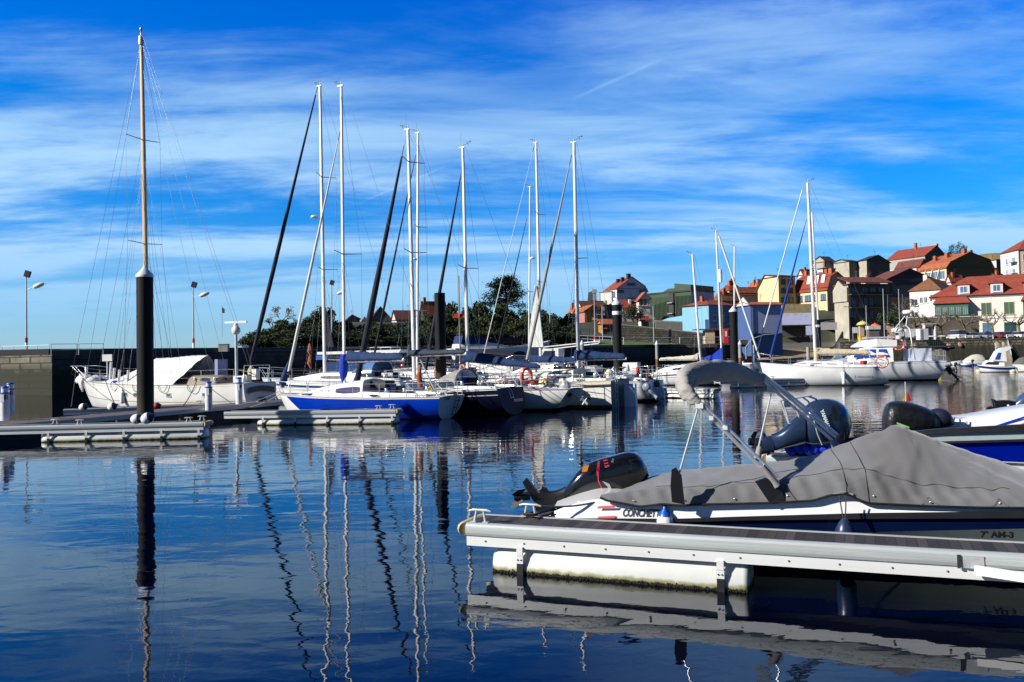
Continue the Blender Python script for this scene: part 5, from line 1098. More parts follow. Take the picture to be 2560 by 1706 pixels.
bld('house', 'cream walled house with long orange roof left of the yellow block', 1850, 790, 733, 225, 18, 1843, 1902, WC, WC, [(0, 0), (.5, 1.5), (1, 0)], 'X', TILEO)
# yellow block
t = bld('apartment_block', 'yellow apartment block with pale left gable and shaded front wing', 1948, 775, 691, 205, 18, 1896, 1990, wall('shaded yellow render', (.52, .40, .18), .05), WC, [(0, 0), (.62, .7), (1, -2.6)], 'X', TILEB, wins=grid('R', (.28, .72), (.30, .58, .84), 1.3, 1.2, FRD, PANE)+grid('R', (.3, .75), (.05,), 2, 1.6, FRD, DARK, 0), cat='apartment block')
t = bld('apartment_block', 'bright cream apartment block with red mansard and skylights', 2068, 768, 718, 200, 12-12, 1990, 2068.5+20, WSAL, WC, None, roof=TILEB, cat='apartment block') if False else None
def facade_block():
    """cream front with mansard: front face towards the camera left, salmon gable end to the right"""
    t = bld('apartment_block', 'bright cream apartment block with red mansard roof and skylights', 2069, 772, 718, 200, 30, 1990, 2118, WSAL, WC, [(0, 0), (.14, 2.3), (.5, 3.6), (1, 1.6)], 'Y', TILE,
            wins=grid('L', (.12, .45, .62, .85), (.55,), 1.5, 1.5, FRD, PANEB)+[('L', .45, .05, 3.2, .5, FRD, mat('green awning', (.03, .1, .04), .6), 0)], chim=[(.4, .1, 2.6, 4.6, .9), (.5, .3, 3, 4.6, .8), (.35, .6, 2.4, 4.4, .9), (.5, .95, 3, 4.8, .8)], cat='apartment block')
    for u in (.1, .3, .55): 
        MB().ext([(.35, t['dpt']*u, t['h']+1.1), (.9, t['dpt']*u, t['h']+2.9), (.9, t['dpt']*u+1.0, t['h']+2.9), (.35, t['dpt']*u+1.0, t['h']+1.1)], (-.12, 0, .2)).build('skylight', FRW, t)
    return t
facade_block()
t = thing('retaining_wall', D(1957, 788, 192), 'crumbling cream retaining wall below the yellow block', 'wall')
MB().box((3.2, 0, .9), (7.2, .6, 3.0), rz=.1).build('masonry', wall('flaking cream wall', (.45, .36, .2), .4, 1.0), t)
def graf():
    m = mat('faded mural wall', (.42, .46, .68), .8, var=.1, vs=.4).copy(); n, l, b = nodes_of(m); lk = b.inputs['Base Color'].links[0].from_socket
    t_ = n.new('ShaderNodeTexCoord'); no = n.new('ShaderNodeTexNoise'); no.inputs['Scale'].default_value = .9; no.inputs['Detail'].default_value = 9; l.new(t_.outputs['Object'], no.inputs[0])
    mr = n.new('ShaderNodeMapRange'); mr.inputs[1].default_value = .55; mr.inputs[2].default_value = .68; mr.inputs[4].default_value = .7; l.new(no.outputs[0], mr.inputs[0])
    mx = n.new('ShaderNodeMixRGB'); l.new(mr.outputs[0], mx.inputs[0]); l.new(lk, mx.inputs[1]); mx.inputs[2].default_value = (.45, .22, .36, 1); l.new(mx.outputs[0], b.inputs['Base Color']); return m
t = thing('mural_wall', D(1957, 822, 178), 'pale violet wall with faded paint blotches behind the white masts', 'wall')
MB().box((3.0, 0, .9), (7.0, .5, 4.6), rz=-.12).build('masonry', graf(), t)
t = thing('garden_wall', D(2066, 822, 175), 'low white wall left of the ruined concrete building', 'wall')
MB().box((.4, 0, .5), (3.6, .4, 1.5), rz=.1).build('masonry', WW, t)
t = thing('carport', D(1957, 832, 172), 'low dark roofed carport in front of the mural wall', 'shed')
MB().box((2.5, 1, 1.4), (6, 4, .2)).build('roof', TILED, t); MB().box((2.5, 2.6, .3), (6, .2, 2.2)).build('back_wall', WDK, t)
# concrete ruin
t = bld('building', 'derelict building with bare concrete side and dark shaded front', 2123, 818, 712, 178, 16, 2088, 2226, WDK, WCON, None, roof=TILEB, wins=grid('R', (.12, .42, .55, .85), (.28, .60), 1.1, 1.9, FRD, PANE)+grid('R', (.15, .4, .6, .8), (.88,), 1.5, 1.2, FRD, PANE)+[('R', .08, .1, 1.2, 2.2, FRD, DARK, 0)], cat='building')
X_, Y_, H_ = t['w'], t['dpt'], t['h']
MB().ext([(-.02, 0, H_-3.5), (-.02, 0, H_-.6), (-.02, Y_*.25, H_-.2), (-.02, Y_*.62, H_+1.0), (-.02, Y_, H_-1.0), (-.02, Y_, H_-3.5)], (-.3, 0, 0)).build('side_gable', WCON, t)
MB().ext([(-.2, -1.0, H_+.25), (X_+.3, -1.0, H_+.25), (X_+.3, Y_*.7, H_+1.7), (-.2, Y_*.7, H_+1.7)], (0, 0, .2)).build('tiled_canopy', TILEB, t)
for z in (.45, .76): MB().box((X_/2, -.5, H_*z), (X_, 1.0, .16)).build('balcony', WDK, t); 
# navy gable
t = bld('house', 'navy clad gable house with pale green corner and red roof', 2222, 800, 698, 215, 14, 2170, 2340, WNV, wall('pale green render', (.35, .5, .35), .06), [(0, 0), (.46, 2.6), (1, -.2)], 'Y', TILEB, wins=[('R', .73, .72, 1.2, 1.6, FRD, PANE)])
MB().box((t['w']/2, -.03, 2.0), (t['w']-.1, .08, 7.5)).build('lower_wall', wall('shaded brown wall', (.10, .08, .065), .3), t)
# top row
bld('house', 'grey house with a white glazed gallery on the skyline, leftmost', 2066, 705, 654, 275, 25, 2030, 2088, wall('blue shaded grey render', (.22, .24, .38)), WGR, [(0, 0), (.4, 1.8), (1, 0)], 'X', TILED, wins=grid('L', (.15, .3, .45), (.45,), 1.5, 3.2, FRW, PANEB, 2))  # right wall's blue tint is shade put into the grey render
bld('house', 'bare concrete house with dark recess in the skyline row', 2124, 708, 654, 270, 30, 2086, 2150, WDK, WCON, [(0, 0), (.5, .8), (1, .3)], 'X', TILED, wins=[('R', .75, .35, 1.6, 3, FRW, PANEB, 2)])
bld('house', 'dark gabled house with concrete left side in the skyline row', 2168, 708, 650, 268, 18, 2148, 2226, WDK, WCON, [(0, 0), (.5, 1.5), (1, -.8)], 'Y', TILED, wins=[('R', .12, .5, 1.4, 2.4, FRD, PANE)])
t = bld('house', 'grey house under a broad red roof on the skyline', 2314, 700, 639, 275, 28, 2220, 2372, WDK, WGR, [(0, 0), (.5, 3.4), (1, -.8)], 'Y', TILE, wins=grid('L', (.3, .6, .9), (.45,), 1.8, 1.6, FRW, FRW, 0), chim=[(.45, .5, 3, 5.2, .7), (.85, .2, 1, 4.6, .9, WGR)])
bld('house', 'narrow red walled house with white shutters above the navy gable', 2300, 705, 665, 245, 20, 2240, 2320, WDK, WRD, [(0, 0), (.5, 2.0), (1, 0)], 'Y', TILEB, wins=grid('L', (.25, .6), (.75,), 2.2, 1.2, FRW, FRW, 0))
t = bld('house', 'big brown mansard gable with cream balconied side and orange roof', 2368, 735, 668, 235, 18, 2300, 2494, WBR, WC, [(0, 0), (.06, 1.3), (.46, 4.2), (.86, 2.2), (1, -1.6)], 'Y', TILEO, wins=grid('L', (.15, .4, .65, .88), (.72,), 2.0, 2.4, FRW, PANEB, 1)+grid('L', (.15, .3), (.25,), 1.8, 2.0, FRD, PANE, 1), chim=[(.42, .1, 3.6, 5.4, 1), (.3, .5, 2.4, 4.6, 1), (.2, .75, 1.8, 4, .9)])
for k in (.25, .5, .75, 1): MB().ext([(-.1, t['dpt']*k, t['h']*.45), (-1.6, t['dpt']*k, t['h']*.45), (-.1, t['dpt']*k, t['h']+.2)], (0, -.25, 0)).build('sloping_fin', WC, t)
MB().box((-1.0, t['dpt']*.15, t['h']*.42), (1.8, t['dpt']*.3, 1.0)).build('balcony', mat('pale blue balcony', (.3, .38, .6), .6), t)
bld('house', 'dark red house with a white glazed rooftop room on the skyline', 2412, 690, 640, 285, 22, 2372, 2446, wall('dark red render', (.10, .02, .02)), WW, [(0, 0), (.5, 1.5), (1, -.5)], 'Y', TILEB, wins=grid('L', (.12, .37, .62, .87), (.65,), 1.6, 1.5, FRW, PANEB, 1), chim=[(.9, .3, .2, 2.4, .6)])
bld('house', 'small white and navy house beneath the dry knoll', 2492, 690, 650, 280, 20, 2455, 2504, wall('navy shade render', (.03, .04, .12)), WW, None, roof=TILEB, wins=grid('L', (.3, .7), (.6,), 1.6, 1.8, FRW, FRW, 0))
t = bld('apartment_block', 'tall white apartment tower with balconies at the right edge', 2549, 720, 625, 240, -4, 2504, 2640, wall('pale salmon render', (.62, .50, .42), .06), WW, None, 'Y', TILE, zt=3.8, wins=grid('L', (.25, .62), (.18, .45, .75), 1.5, 1.8, FRW, PANEB)+grid('R', (.2,), (.2, .5, .8), 1.6, 1.8), cat='apartment block')
for k in (.12, .40, .70): MB().box((-.7, t['dpt']*.2, t['h']*k), (1.4, 3.0, .15)).build('balcony_slab', WW, t); MB().box((-1.38, t['dpt']*.2, t['h']*k+.55), (.05, 3.0, 1.0)).build('balcony_rail', mat('pale balcony glass', (.5, .55, .6), .3), t)
# white house and the hotel on the quay
t = bld('house', 'white walled house with mossy orange hip roof beside the hotel', 2354, 800, 724, 200, 48, 2276, 2400, WW, WW, None, 'Y', TILEM, zt=3.2, wins=[('L', .85, .62, 1.6, 1.6), ('L', .62, .68, .8, 1.5), ('L', .48, .68, .8, 1.5), ('L', .85, .2, 1.6, 1.4), ('L', .2, .75, 1.8, 1.2, FRD, PANEB)], chim=[(.45, .75, 1.0, 4.2, .9, WW)])
def hotel():
    # long front facing the basin; run the front along X
    p0 = D(2418, 848, 186); p1 = D(2700, 846, 176); a = math.atan2(p1.y-p0.y, p1.x-p0.x); L = (V((p1.x, p1.y))-V((p0.x, p0.y))).length; zt_ = D(2418, 740, 186).z; H = zt_-p0.z
    t = thing('hotel', p0, 'long white quayside building with red roof, dormers and green glazed galleries', 'hotel', a); x0 = -6.6
    WP = wall('white plaster front', (.70, .67, .60), .12, .8)
    MB().box(((x0+L)/2, 6.5, H/2-2), (L-x0, 13, H+4)).build('wall', WP, t)
    r = MB(); o = .7; r.add([(x0-o, -o, H), (L+o, -o, H), (L+o, 13+o, H), (x0-o, 13+o, H), (x0+6.8, 6.5, H+4.6), (L-6, 6.5, H+4.6)], [(0, 1, 5, 4), (1, 2, 5), (2, 3, 4, 5), (3, 0, 4), (0, 3, 2, 1)]); r.build('roof', TILE, t)
    MB().box(((x0+L)/2, -.06, H-.25), (L-x0+.4, .3, .3)).build('cornice', WW, t); MB().box(((x0+L)/2, -.05, H*.47), (L-x0+.2, .2, .22)).build('string_course', WW, t)
    S_ = FPX/186; 
    def xx(px): return (px-2418)/S_*1.0
    for px in (2414, 2486, 2558):
        x = xx(px); dm = MB(); dm.box((x, 1.0, H+1.4), (2.3, 3.0, 2.2)); do = dm.build('dormer', WW, t)
        MB().add([(x-1.6, -.75, H+2.4), (x+1.6, -.75, H+2.4), (x, -.75, H+3.2), (x-1.6, 4.6, H+2.4), (x+1.6, 4.6, H+2.4), (x, 4.6, H+3.2)], [(0, 1, 2), (3, 5, 4), (0, 2, 5, 3), (1, 4, 5, 2), (0, 3, 4, 1)]).build('roof', TILE, do)
        winpart(do, None, (1, 0, 0), (0, -1, 0), (x, -.5, H+1.35), 1.5, 1.5, FRW, PANEB)
    for px0, px1 in ((2349, 2424), (2540, 2615)):
        xa, xb = xx(px0), xx(px1); g = MB(); g.box(((xa+xb)/2, -1.0, H*.65), (xb-xa, 2.0, H*.36)); go = g.build('glazed_gallery', mat('green gallery timber', (.03, .12, .07), .5), t)
        for i in range(5): winpart(go, None, (1, 0, 0), (0, -1, 0), (xa+(xb-xa)*(i+.5)/5, -2.0, H*.66), (xb-xa)/5-.15, H*.2, FRG, mat('reflecting gallery glass', (.22, .25, .27), .1, var=.5, vs=.8, spec=.9), 2)
        MB().add([(xa-.4, -2.5, H*.83), (xb+.4, -2.5, H*.83), (xb-.6, 0, H+.3), (xa+.6, 0, H+.3), (xa-.4, 0, H*.83), (xb+.4, 0, H*.83)], [(0, 1, 2, 3), (0, 3, 4), (1, 5, 2), (0, 4, 5, 1)]).build('roof', TILE, go)
        MB().box(((xa+xb)/2, -1.0, H*.455), (xb-xa+.3, 2.2, .2)).build('gallery_base', WW, go)
    for px in (2462, 2511): winpart(t, None, (1, 0, 0), (0, -1, 0), (xx(px), 0, H*.68), 2.0, 2.7, mat('stone surround', (.4, .36, .28), .8), mat('green shutters', (.05, .10, .06), .7), 1)
    for px, w_, pn in ((2368, 1.6, PANEB), (2418, 1.6, PANEB), (2464, 2.0, PANEB), (2512, 2.3, PANE), (2575, 2.0, PANE)): winpart(t, None, (1, 0, 0), (0, -1, 0), (xx(px), 0, H*.2), w_, 3.0, FRG, pn, 1)
    CTRL.append((p0.x, p0.y, p0.z)); CTRL.append((p1.x, p1.y, p1.z)); return t
hotel()
t = thing('terrace', D(2246, 822, 178), 'raised terrace with white coping beside the white house', 'terrace')
MB().box((8, 2, .3), (17, 5, 3.6), rz=-.05).build('wall', wall('brown terrace wall', (.16, .13, .11), .3), t); MB().box((8, 2, 2.22), (17.2, 5.2, .25), rz=-.05).build('coping', WW, t)
t = thing('bus_shelter', D(2311, 850, 165), 'small glass shelter with white frame under the bare trees', 'shelter')
for dx in (0, 2.0): MB().box((dx, 0, 1.5), (.12, .9, 3)).build('post', WW, t)
MB().box((1, 0, 3.05), (2.4, 1.2, .14)).build('roof', WW, t); MB().box((1, .2, 1.6), (1.8, .05, 1.9)).build('glass', mat('violet grey glass', (.15, .16, .22), .2), t)
# infill houses packing the slope
for (lab, xc, yb, yt, d, th, xl, xr, wr_, wl_2, pf, ax, rf) in (
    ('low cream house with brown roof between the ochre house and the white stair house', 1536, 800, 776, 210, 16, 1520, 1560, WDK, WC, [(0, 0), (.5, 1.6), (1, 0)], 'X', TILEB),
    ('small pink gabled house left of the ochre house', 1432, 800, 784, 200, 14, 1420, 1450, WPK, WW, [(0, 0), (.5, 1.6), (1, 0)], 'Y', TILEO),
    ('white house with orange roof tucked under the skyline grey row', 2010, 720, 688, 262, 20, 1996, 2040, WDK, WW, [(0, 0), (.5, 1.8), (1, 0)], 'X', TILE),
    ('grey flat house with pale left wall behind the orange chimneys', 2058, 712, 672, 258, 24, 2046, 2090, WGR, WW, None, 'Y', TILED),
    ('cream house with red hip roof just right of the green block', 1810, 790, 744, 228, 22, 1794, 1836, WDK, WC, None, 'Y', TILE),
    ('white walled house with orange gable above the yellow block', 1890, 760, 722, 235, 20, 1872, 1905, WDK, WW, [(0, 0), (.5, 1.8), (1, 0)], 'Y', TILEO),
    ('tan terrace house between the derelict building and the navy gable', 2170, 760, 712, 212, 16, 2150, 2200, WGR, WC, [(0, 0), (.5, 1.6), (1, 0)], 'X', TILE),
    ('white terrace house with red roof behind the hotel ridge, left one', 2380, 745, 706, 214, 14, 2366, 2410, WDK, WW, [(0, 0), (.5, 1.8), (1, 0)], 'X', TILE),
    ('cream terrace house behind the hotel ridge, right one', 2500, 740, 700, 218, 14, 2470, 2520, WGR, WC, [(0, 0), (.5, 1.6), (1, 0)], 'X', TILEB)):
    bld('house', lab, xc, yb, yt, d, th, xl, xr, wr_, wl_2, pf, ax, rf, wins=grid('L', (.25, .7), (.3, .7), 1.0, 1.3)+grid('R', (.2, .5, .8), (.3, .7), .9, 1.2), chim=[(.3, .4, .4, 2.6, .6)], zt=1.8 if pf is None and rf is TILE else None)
# ---------------------------------------------------------------- terrain
def yq(px):
    if px < 1835:
        r = ray(px, 880); k = (r.x*Q0.y-r.y*Q0.x)/(r.y*qd.x-r.x*qd.y); p = Q0+qd*k+qn*8.5; return max(p.y, 60)
    if px < 2095: return 158+(px-1835)/260*3
    return 161
CP = [(x, y, z) for x, y, z in CTRL]
def hill(x, y, px):
    sw = sv = 0
    for a, b_, c in CP:
        q = (x-a)**2+(y-b_)**2+9; w_ = 1/q**1.6; sw += w_; sv += w_*(c-.25)
    z = sv/sw; y0 = yq(px); k = min(1, max(0, (y-y0-10)/28)); flat = 4.0
    if px < 1450:
        g = min(1, max(0, (px-560)/260)); z2 = 4+min(5.5, max(0, (y-y0)*.10))*g; k2 = min(1, max(0, (px-1300)/150)); z = z2*(1-k2)+z*k2
    if y > 330: z *= max(.55, 1-(y-330)/500)
    return flat*(1-k)+z*k
def terrain():
    v = []; f = []; pxs = [560+i*14 for i in range(161)]; rows = [0, .3, 2, 6, 10, 15, 20, 26, 32, 40, 50, 60, 72, 86, 100, 120, 145, 180, 240, 330]
    for px in pxs:
        y0 = yq(px); r = ray(px, 880)
        for j, dy in enumerate(rows):
            y = y0+dy; x = r.x/r.y*y
            if 1835 <= px < 2100:
                e = min(1, (px-1835)/20, max(0, (2100-px)/20)) 
                z = hill(x, y, px) if dy > 26 else 4.0
                if dy <= 30 and e > 0: z = z*(1-e)+e*(-.3+4.3*min(1, dy/28))
            else: z = hill(x, y, px) if j else 3.6
            v.append((x, y, z))
    n = len(rows)
    for i in range(len(pxs)-1):
        for j in range(n-1): a = i*n+j; f.append((a, a+n, a+n+1, a+1))
    m = mat('hillside earth and grass', (.05, .055, .03), .95, var=.5, vs=.15, detail=10).copy(); nn, l, b = nodes_of(m); lk = b.inputs['Base Color'].links[0].from_socket
    ge = nn.new('ShaderNodeNewGeometry'); s = nn.new('ShaderNodeSeparateXYZ'); l.new(ge.outputs['Position'], s.inputs[0])
    mr = nn.new('ShaderNodeMapRange'); mr.inputs[1].default_value = 4.02; mr.inputs[2].default_value = 4.5; l.new(s.outputs[2], mr.inputs[0])
    mx = nn.new('ShaderNodeMixRGB'); l.new(mr.outputs[0], mx.inputs[0]); mx.inputs[1].default_value = (.10, .098, .09, 1); l.new(lk, mx.inputs[2])
    m3 = nn.new('ShaderNodeMapRange'); m3.inputs[1].default_value = 2.2; m3.inputs[2].default_value = 3.2; l.new(s.outputs[2], m3.inputs[0])
    m4 = nn.new('ShaderNodeMixRGB'); l.new(m3.outputs[0], m4.inputs[0]); m4.inputs[1].default_value = (.30, .21, .11, 1); l.new(mx.outputs[0], m4.inputs[2]); l.new(m4.outputs[0], b.inputs['Base Color'])
    o = MB().add(v, f, 0, True).build('terrain', m, kind='structure'); return o
terrain()
def zland(px, y): r = ray(px, 880); return hill(r.x/r.y*y, y, px)
# far blue hills and the grassy knoll
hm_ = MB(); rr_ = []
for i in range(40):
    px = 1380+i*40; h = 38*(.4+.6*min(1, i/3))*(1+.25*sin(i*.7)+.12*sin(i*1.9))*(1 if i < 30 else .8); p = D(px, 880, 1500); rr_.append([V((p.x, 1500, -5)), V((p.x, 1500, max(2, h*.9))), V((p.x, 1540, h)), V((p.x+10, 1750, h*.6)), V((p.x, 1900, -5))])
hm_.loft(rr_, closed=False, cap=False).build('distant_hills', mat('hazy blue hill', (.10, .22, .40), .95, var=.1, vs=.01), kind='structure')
kn = D(2478, 668, 300); MB().lathe([(26, -12), (20, -3), (11, 3.3), (3, 4.6), (.1, 4.8)], kn, 24).build('knoll', mat('dry grass knoll', (.22, .16, .06), .95, var=.4, vs=.2), kind='structure')
# quay right of the slipway
qa, qb = D(2100, 900, 161), D(2920, 900, 159); qa.z = qb.z = 0; q2 = (qb-qa).normalized(); q2n = V((-q2.y, q2.x, 0))
t = thing('quay', qa, 'rubble stone quay with weedy foot along the hotel street', 'quay wall')
m_ = MB(); L = (qb-qa).length; rd = random.Random(5); rings = []
for i in range(121):
    x = L*i/120; c = q2*x; prof = []
    for (o, z) in ((-1.9, -.5), (-1.7, .6), (-1.2, 1.6), (-.5, 2.9), (-.25, 3.5), (-.2, 3.55), (-.2, 4.1), (.4, 4.12), (.5, 4.0), (6, 4.0)):
        j = rd.uniform(-.1, .1) if z < 3.4 else 0; p = c+q2n*(o+j); prof.append(V((p.x, p.y, z+j*.5)))
    rings.append(prof)
QST = stone('weedy rubble quay', (.22, .19, .13), (.07, .075, .045), (.03, .03, .02), 1.1, .55, .09, algae=2.3, bumpd=.12)
m_.loft(rings, closed=False, cap=False, smooth=False).build('stone_face', QST, t)
rk = random.Random(8)
for k in range(16):
    x = rk.uniform(8, 70); p = q2*x+q2n*(-.75); z = rk.uniform(2.2, 3.1); sz = rk.uniform(.5, 1.1)
    MB().lathe([(.05, -.25), (sz*.7, -.15), (sz, .02), (sz*.6, .16), (.05, .2)], (p.x, p.y, z), 7, M=Matrix.Rotation(1.1, 3, 'X') @ Matrix.Rotation(rk.uniform(-.5, .5), 3, 'Y')).build('boulder', mat('pale boulder', (.36, .32, .22) if k % 3 else (.34, .2, .15), .9, var=.2), t)
# stairs with rails
sp = D(2500, 848, 161.0); t = thing('stairway', (sp.x, sp.y, 0), 'stone steps with pale rails running down the quay', 'stairs', R_(68))
for i in range(14): MB().box((-.33*i-.2, 0, 3.9-.27*i-.6), (.9, 2.4, 1.2)).build('step', mat('worn step', (.26, .23, .17), .9, var=.3), t)
for y in (-1.15, 1.15):
    rr = MB()
    for z in (.95, .6, .3): rr.tube([(.4, y, 3.9+z), (-4.3, y, .3+z)], .045, 6)
    for i in range(7): rr.tube([(.3-.75*i, y, 3.8-.6*i-.1), (.3-.75*i, y, 3.8-.6*i+1.05)], .035, 6)
    rr.build('handrail', mat('pale blue rail', (.5, .58, .66), .4), t)
# black pier platform with vans
pp = D(2262, 866, 148); t = thing('platform', pp, 'iron railed platform jutting from the quay behind the white yacht', 'platform')
MB().box((4.0, 2.5, -.15), (9.5, 7, .3)).build('slab', CONCD, t)
q = MB()
for k in range(3): q.tube([(-.8, -1, .35+.33*k), (8.6, -1, .35+.33*k)], .05, 6)
for k in range(26): q.tube([(-.8+.376*k, -1, 0), (-.8+.376*k, -1, 1.05)], .035, 5)
q.build('railing', mat('black iron rail', (.03, .05, .05), .5), t)
for x in (.2, 3.5, 7): MB().tube([(x, -.5, -.3), (x, -.5, -4.5)], .12, 8).build('support_pile', DARK, t)
# ---------------------------------------------------------------- cars
def car(p, rz, col, label, kind=0, rough=.25):
    t = thing('parked_car', p, label, 'car', rz, 'cars parked along the quay'); m = mat('car paint', col, rough, .1, var=.05, coat=.6); L, Wd = 4.1, 1.72; hb, hr = (.92, 1.45) if kind < 2 else (1.15, 1.95)
    st = [(-L/2, .42, .80), (-L/2+.1, .34, hb-.02), (-1.1, .3, hb), (0, .3, hb), (1.0, .3, hb-.04), (L/2-.35, .32, hb-.2), (L/2, .4, .62)]
    if kind == 2: st = [(-L/2, .35, hb), (-1.1, .3, hb), (0, .3, hb), (1.2, .3, hb), (L/2-.3, .32, hb-.1), (L/2, .4, .8)]
    r = []
    for x, z0, z1 in st: w_ = Wd/2*(1 if abs(x) < 1.8 else .93); r.append([V((x, y, z)) for y, z in ((-w_*.9, z0), (-w_, z0+.15), (-w_, z1-.12), (-w_*.9, z1), (w_*.9, z1), (w_, z1-.12), (w_, z0+.15), (w_*.9, z0))])
    MB().loft(r, smooth=False).build('body', m, t)
    a, b_, c, d_ = ((-1.75, -1.25, .55, 1.25) if kind == 0 else (-1.95, -1.8, .9, 1.5)); w0, w1 = Wd/2*.95, Wd/2*.76; g = MB()
    g.add([(a, -w0, hb), (d_, -w0, hb-.04), (d_, w0, hb-.04), (a, w0, hb), (b_, -w1, hr), (c, -w1, hr), (c, w1, hr), (b_, w1, hr)], [(0, 1, 5, 4), (2, 3, 7, 6), (1, 2, 6, 5), (3, 0, 4, 7)]); g.build('glasshouse', PANE, t)
    MB().box(((b_+c)/2, 0, hr+.02), (c-b_, w1*2, .05)).build('roof', m, t)
    for x in (-1.3, 1.3):
        for y in (-Wd/2+.08, Wd/2-.08): MB().lathe([(.1, -.1), (.31, -.1), (.31, .1), (.1, .1)], (x, y, .31), 14, M=Matrix.Rotation(pi/2, 3, 'X')).build('wheel', BLACK, t)
    for y in (-.62, .62): MB().box((-L/2-.01, y, .78), (.05, .2, .16)).build('tail_light', RED, t); MB().box((L/2-.02, y, .62), (.06, .3, .12)).build('headlight', FRW, t)
    MB().box((-L/2-.02, 0, .6), (.03, .5, .12)).build('number_plate', FRW, t); return t
WC_ = (.7, .71, .72)
def ctr(px, pyb, d): p = D(px, pyb, d); return p
hw_ = math.atan2(q2.y, q2.x)+pi/2
for px, col, lab, kd in ((2391, WC_, 'white van parked tail first at the left end of the hotel row', 2), (2407, WC_, 'white hatchback tucked behind the white van on the quay', 0), (2425, (.6, .62, .68), 'pale silver car second from the van before the hotel', 0), (2460, (.25, .28, .4), 'grey blue car in front of the bare middle tree', 0), (2496, (.32, .02, .02), 'dark red car parked before the hotel doorway', 0), (2508, WC_, 'white car with bright tailgate above the quay steps', 0), (2545, WC_, 'white car nearest the right edge of the hotel row', 0)):
    p = D(px, 853, 170); p.z = 4.02; car(p, hw_+.15, col, lab, kd)
p = D(2400, 850, 174); 
for px, py, d, rz, col, lab in ((1963, 862, 186, 3.3, (.62, .02, .03), 'bright red hatchback crossing the slipway apron'), (1985, 858, 192, .2, (.4, .03, .03), 'darker red car right behind the bright red hatchback'), (2014, 860, 180, .3, WC_, 'white car half hidden by the tall white mast'), (2078, 843, 190, .35, (.22, .25, .42), 'blue grey estate car below the low white wall'), (1985, 848, 200, .1, (.02, .025, .06), 'dark navy car in the shade of the mural wall'), (2312, 853, 160, 1.2, (.02, .02, .03), 'black car beside the railed platform')):
    p = D(px, py, d); p.z = zland(px, d)+.03 if d > 170 else 4.02; car(p, rz, col, lab)
t = thing('delivery_lorry', (lambda p: V((p.x, p.y, 4.02)))(D(2275, 855, 154)), 'white box lorry parked on the railed platform', 'lorry')
MB().box((0, 0, 1.3), (2.2, 1.6, 1.5)).build('cargo_box', WW, t); MB().box((-1.7, 0, .95), (1.1, 1.5, 1.3)).build('cab', WW, t); MB().box((-2.2, -.0, 1.2), (.2, 1.3, .5)).build('windscreen', PANE, t)
for x in (-1.7, .6): MB().lathe([(.1, -1), (.38, -1), (.38, 1), (.1, 1)], (x, 0, .38), 12, M=Matrix.Rotation(pi/2, 3, 'X')).build('wheel', BLACK, t)
t = thing('storage_box', (lambda p: V((p.x, p.y, 4.02)))(D(2306, 855, 152)), 'tall white container beside the lorry on the platform', 'container'); MB().box((0, 0, 1.0), (1.5, 1.5, 2.0)).build('shell', WW, t); MB().box((-.4, -.77, 1.0), (.35, .05, 1.7)).build('door', mat('blue door', (.15, .2, .4), .5), t)
# fairground rides and quay clutter
for px, py, col, lab in ((2158, 813, (.62, .55, .18), 'yellow canopy ride at the left of the quay fair'), (2189, 819, (.75, .16, .02), 'orange canopy on a navy column between the yellow ones'), (2229, 811, (.6, .52, .2), 'yellow canopy ride at the right of the quay fair')):
    b0 = D(px, 860, 172); b0.z = 4.02; h = D(px, py, 172).z-4.02; t = thing('fair_canopy', b0, lab, 'canopy', group='canopies of the quay fair')
    MB().lathe([(1.0, h), (1.25, h), (.9, h+.45), (.4, h+.7), (.06, h+.8), (.05, h+1.0)], n=14).build('canopy', mat('canopy cloth', col, .7), t)
    MB().box((-.3 if px != 2189 else 0, 0, h/2), (.9, .6, h)).build('column', mat('ride column', (.55, .42, .28) if px != 2189 else (.01, .03, .15), .6), t)
t = thing('skip', (lambda p: V((p.x, p.y, 4.02)))(D(2157, 862, 165)), 'bright yellow bin on the quay under the yellow canopy', 'bin'); MB().box((0, 0, .5), (1.3, 1, 1.0)).build('tub', YELLOW, t); MB().box((0, 0, 1.05), (1.4, 1.1, .1)).build('lid', YELLOW, t)
t = thing('notice_board', (lambda p: V((p.x, p.y, 4.02)))(D(2139, 862, 162)), 'blank white notice board on two posts by the quay', 'board'); MB().box((0, 0, 2.2), (1.0, .08, 1.1)).build('panel', FRW, t)
for dx in (-.45, .45): MB().tube([(dx, 0, 0), (dx, 0, 2.7)], .04, 6).build('post', GALV, t)
t = thing('ice_kiosk', (lambda p: V((p.x, p.y, 4.02)))(D(2183, 858, 166)), 'white topped stall between the fair columns', 'stall'); MB().box((0, 0, 1.3), (2.0, 1.2, 2.2)).build('body', mat('stall body', (.15, .12, .12), .6), t); MB().box((0, -.1, 2.7), (2.4, 1.4, .7)).build('fascia', WW, t)
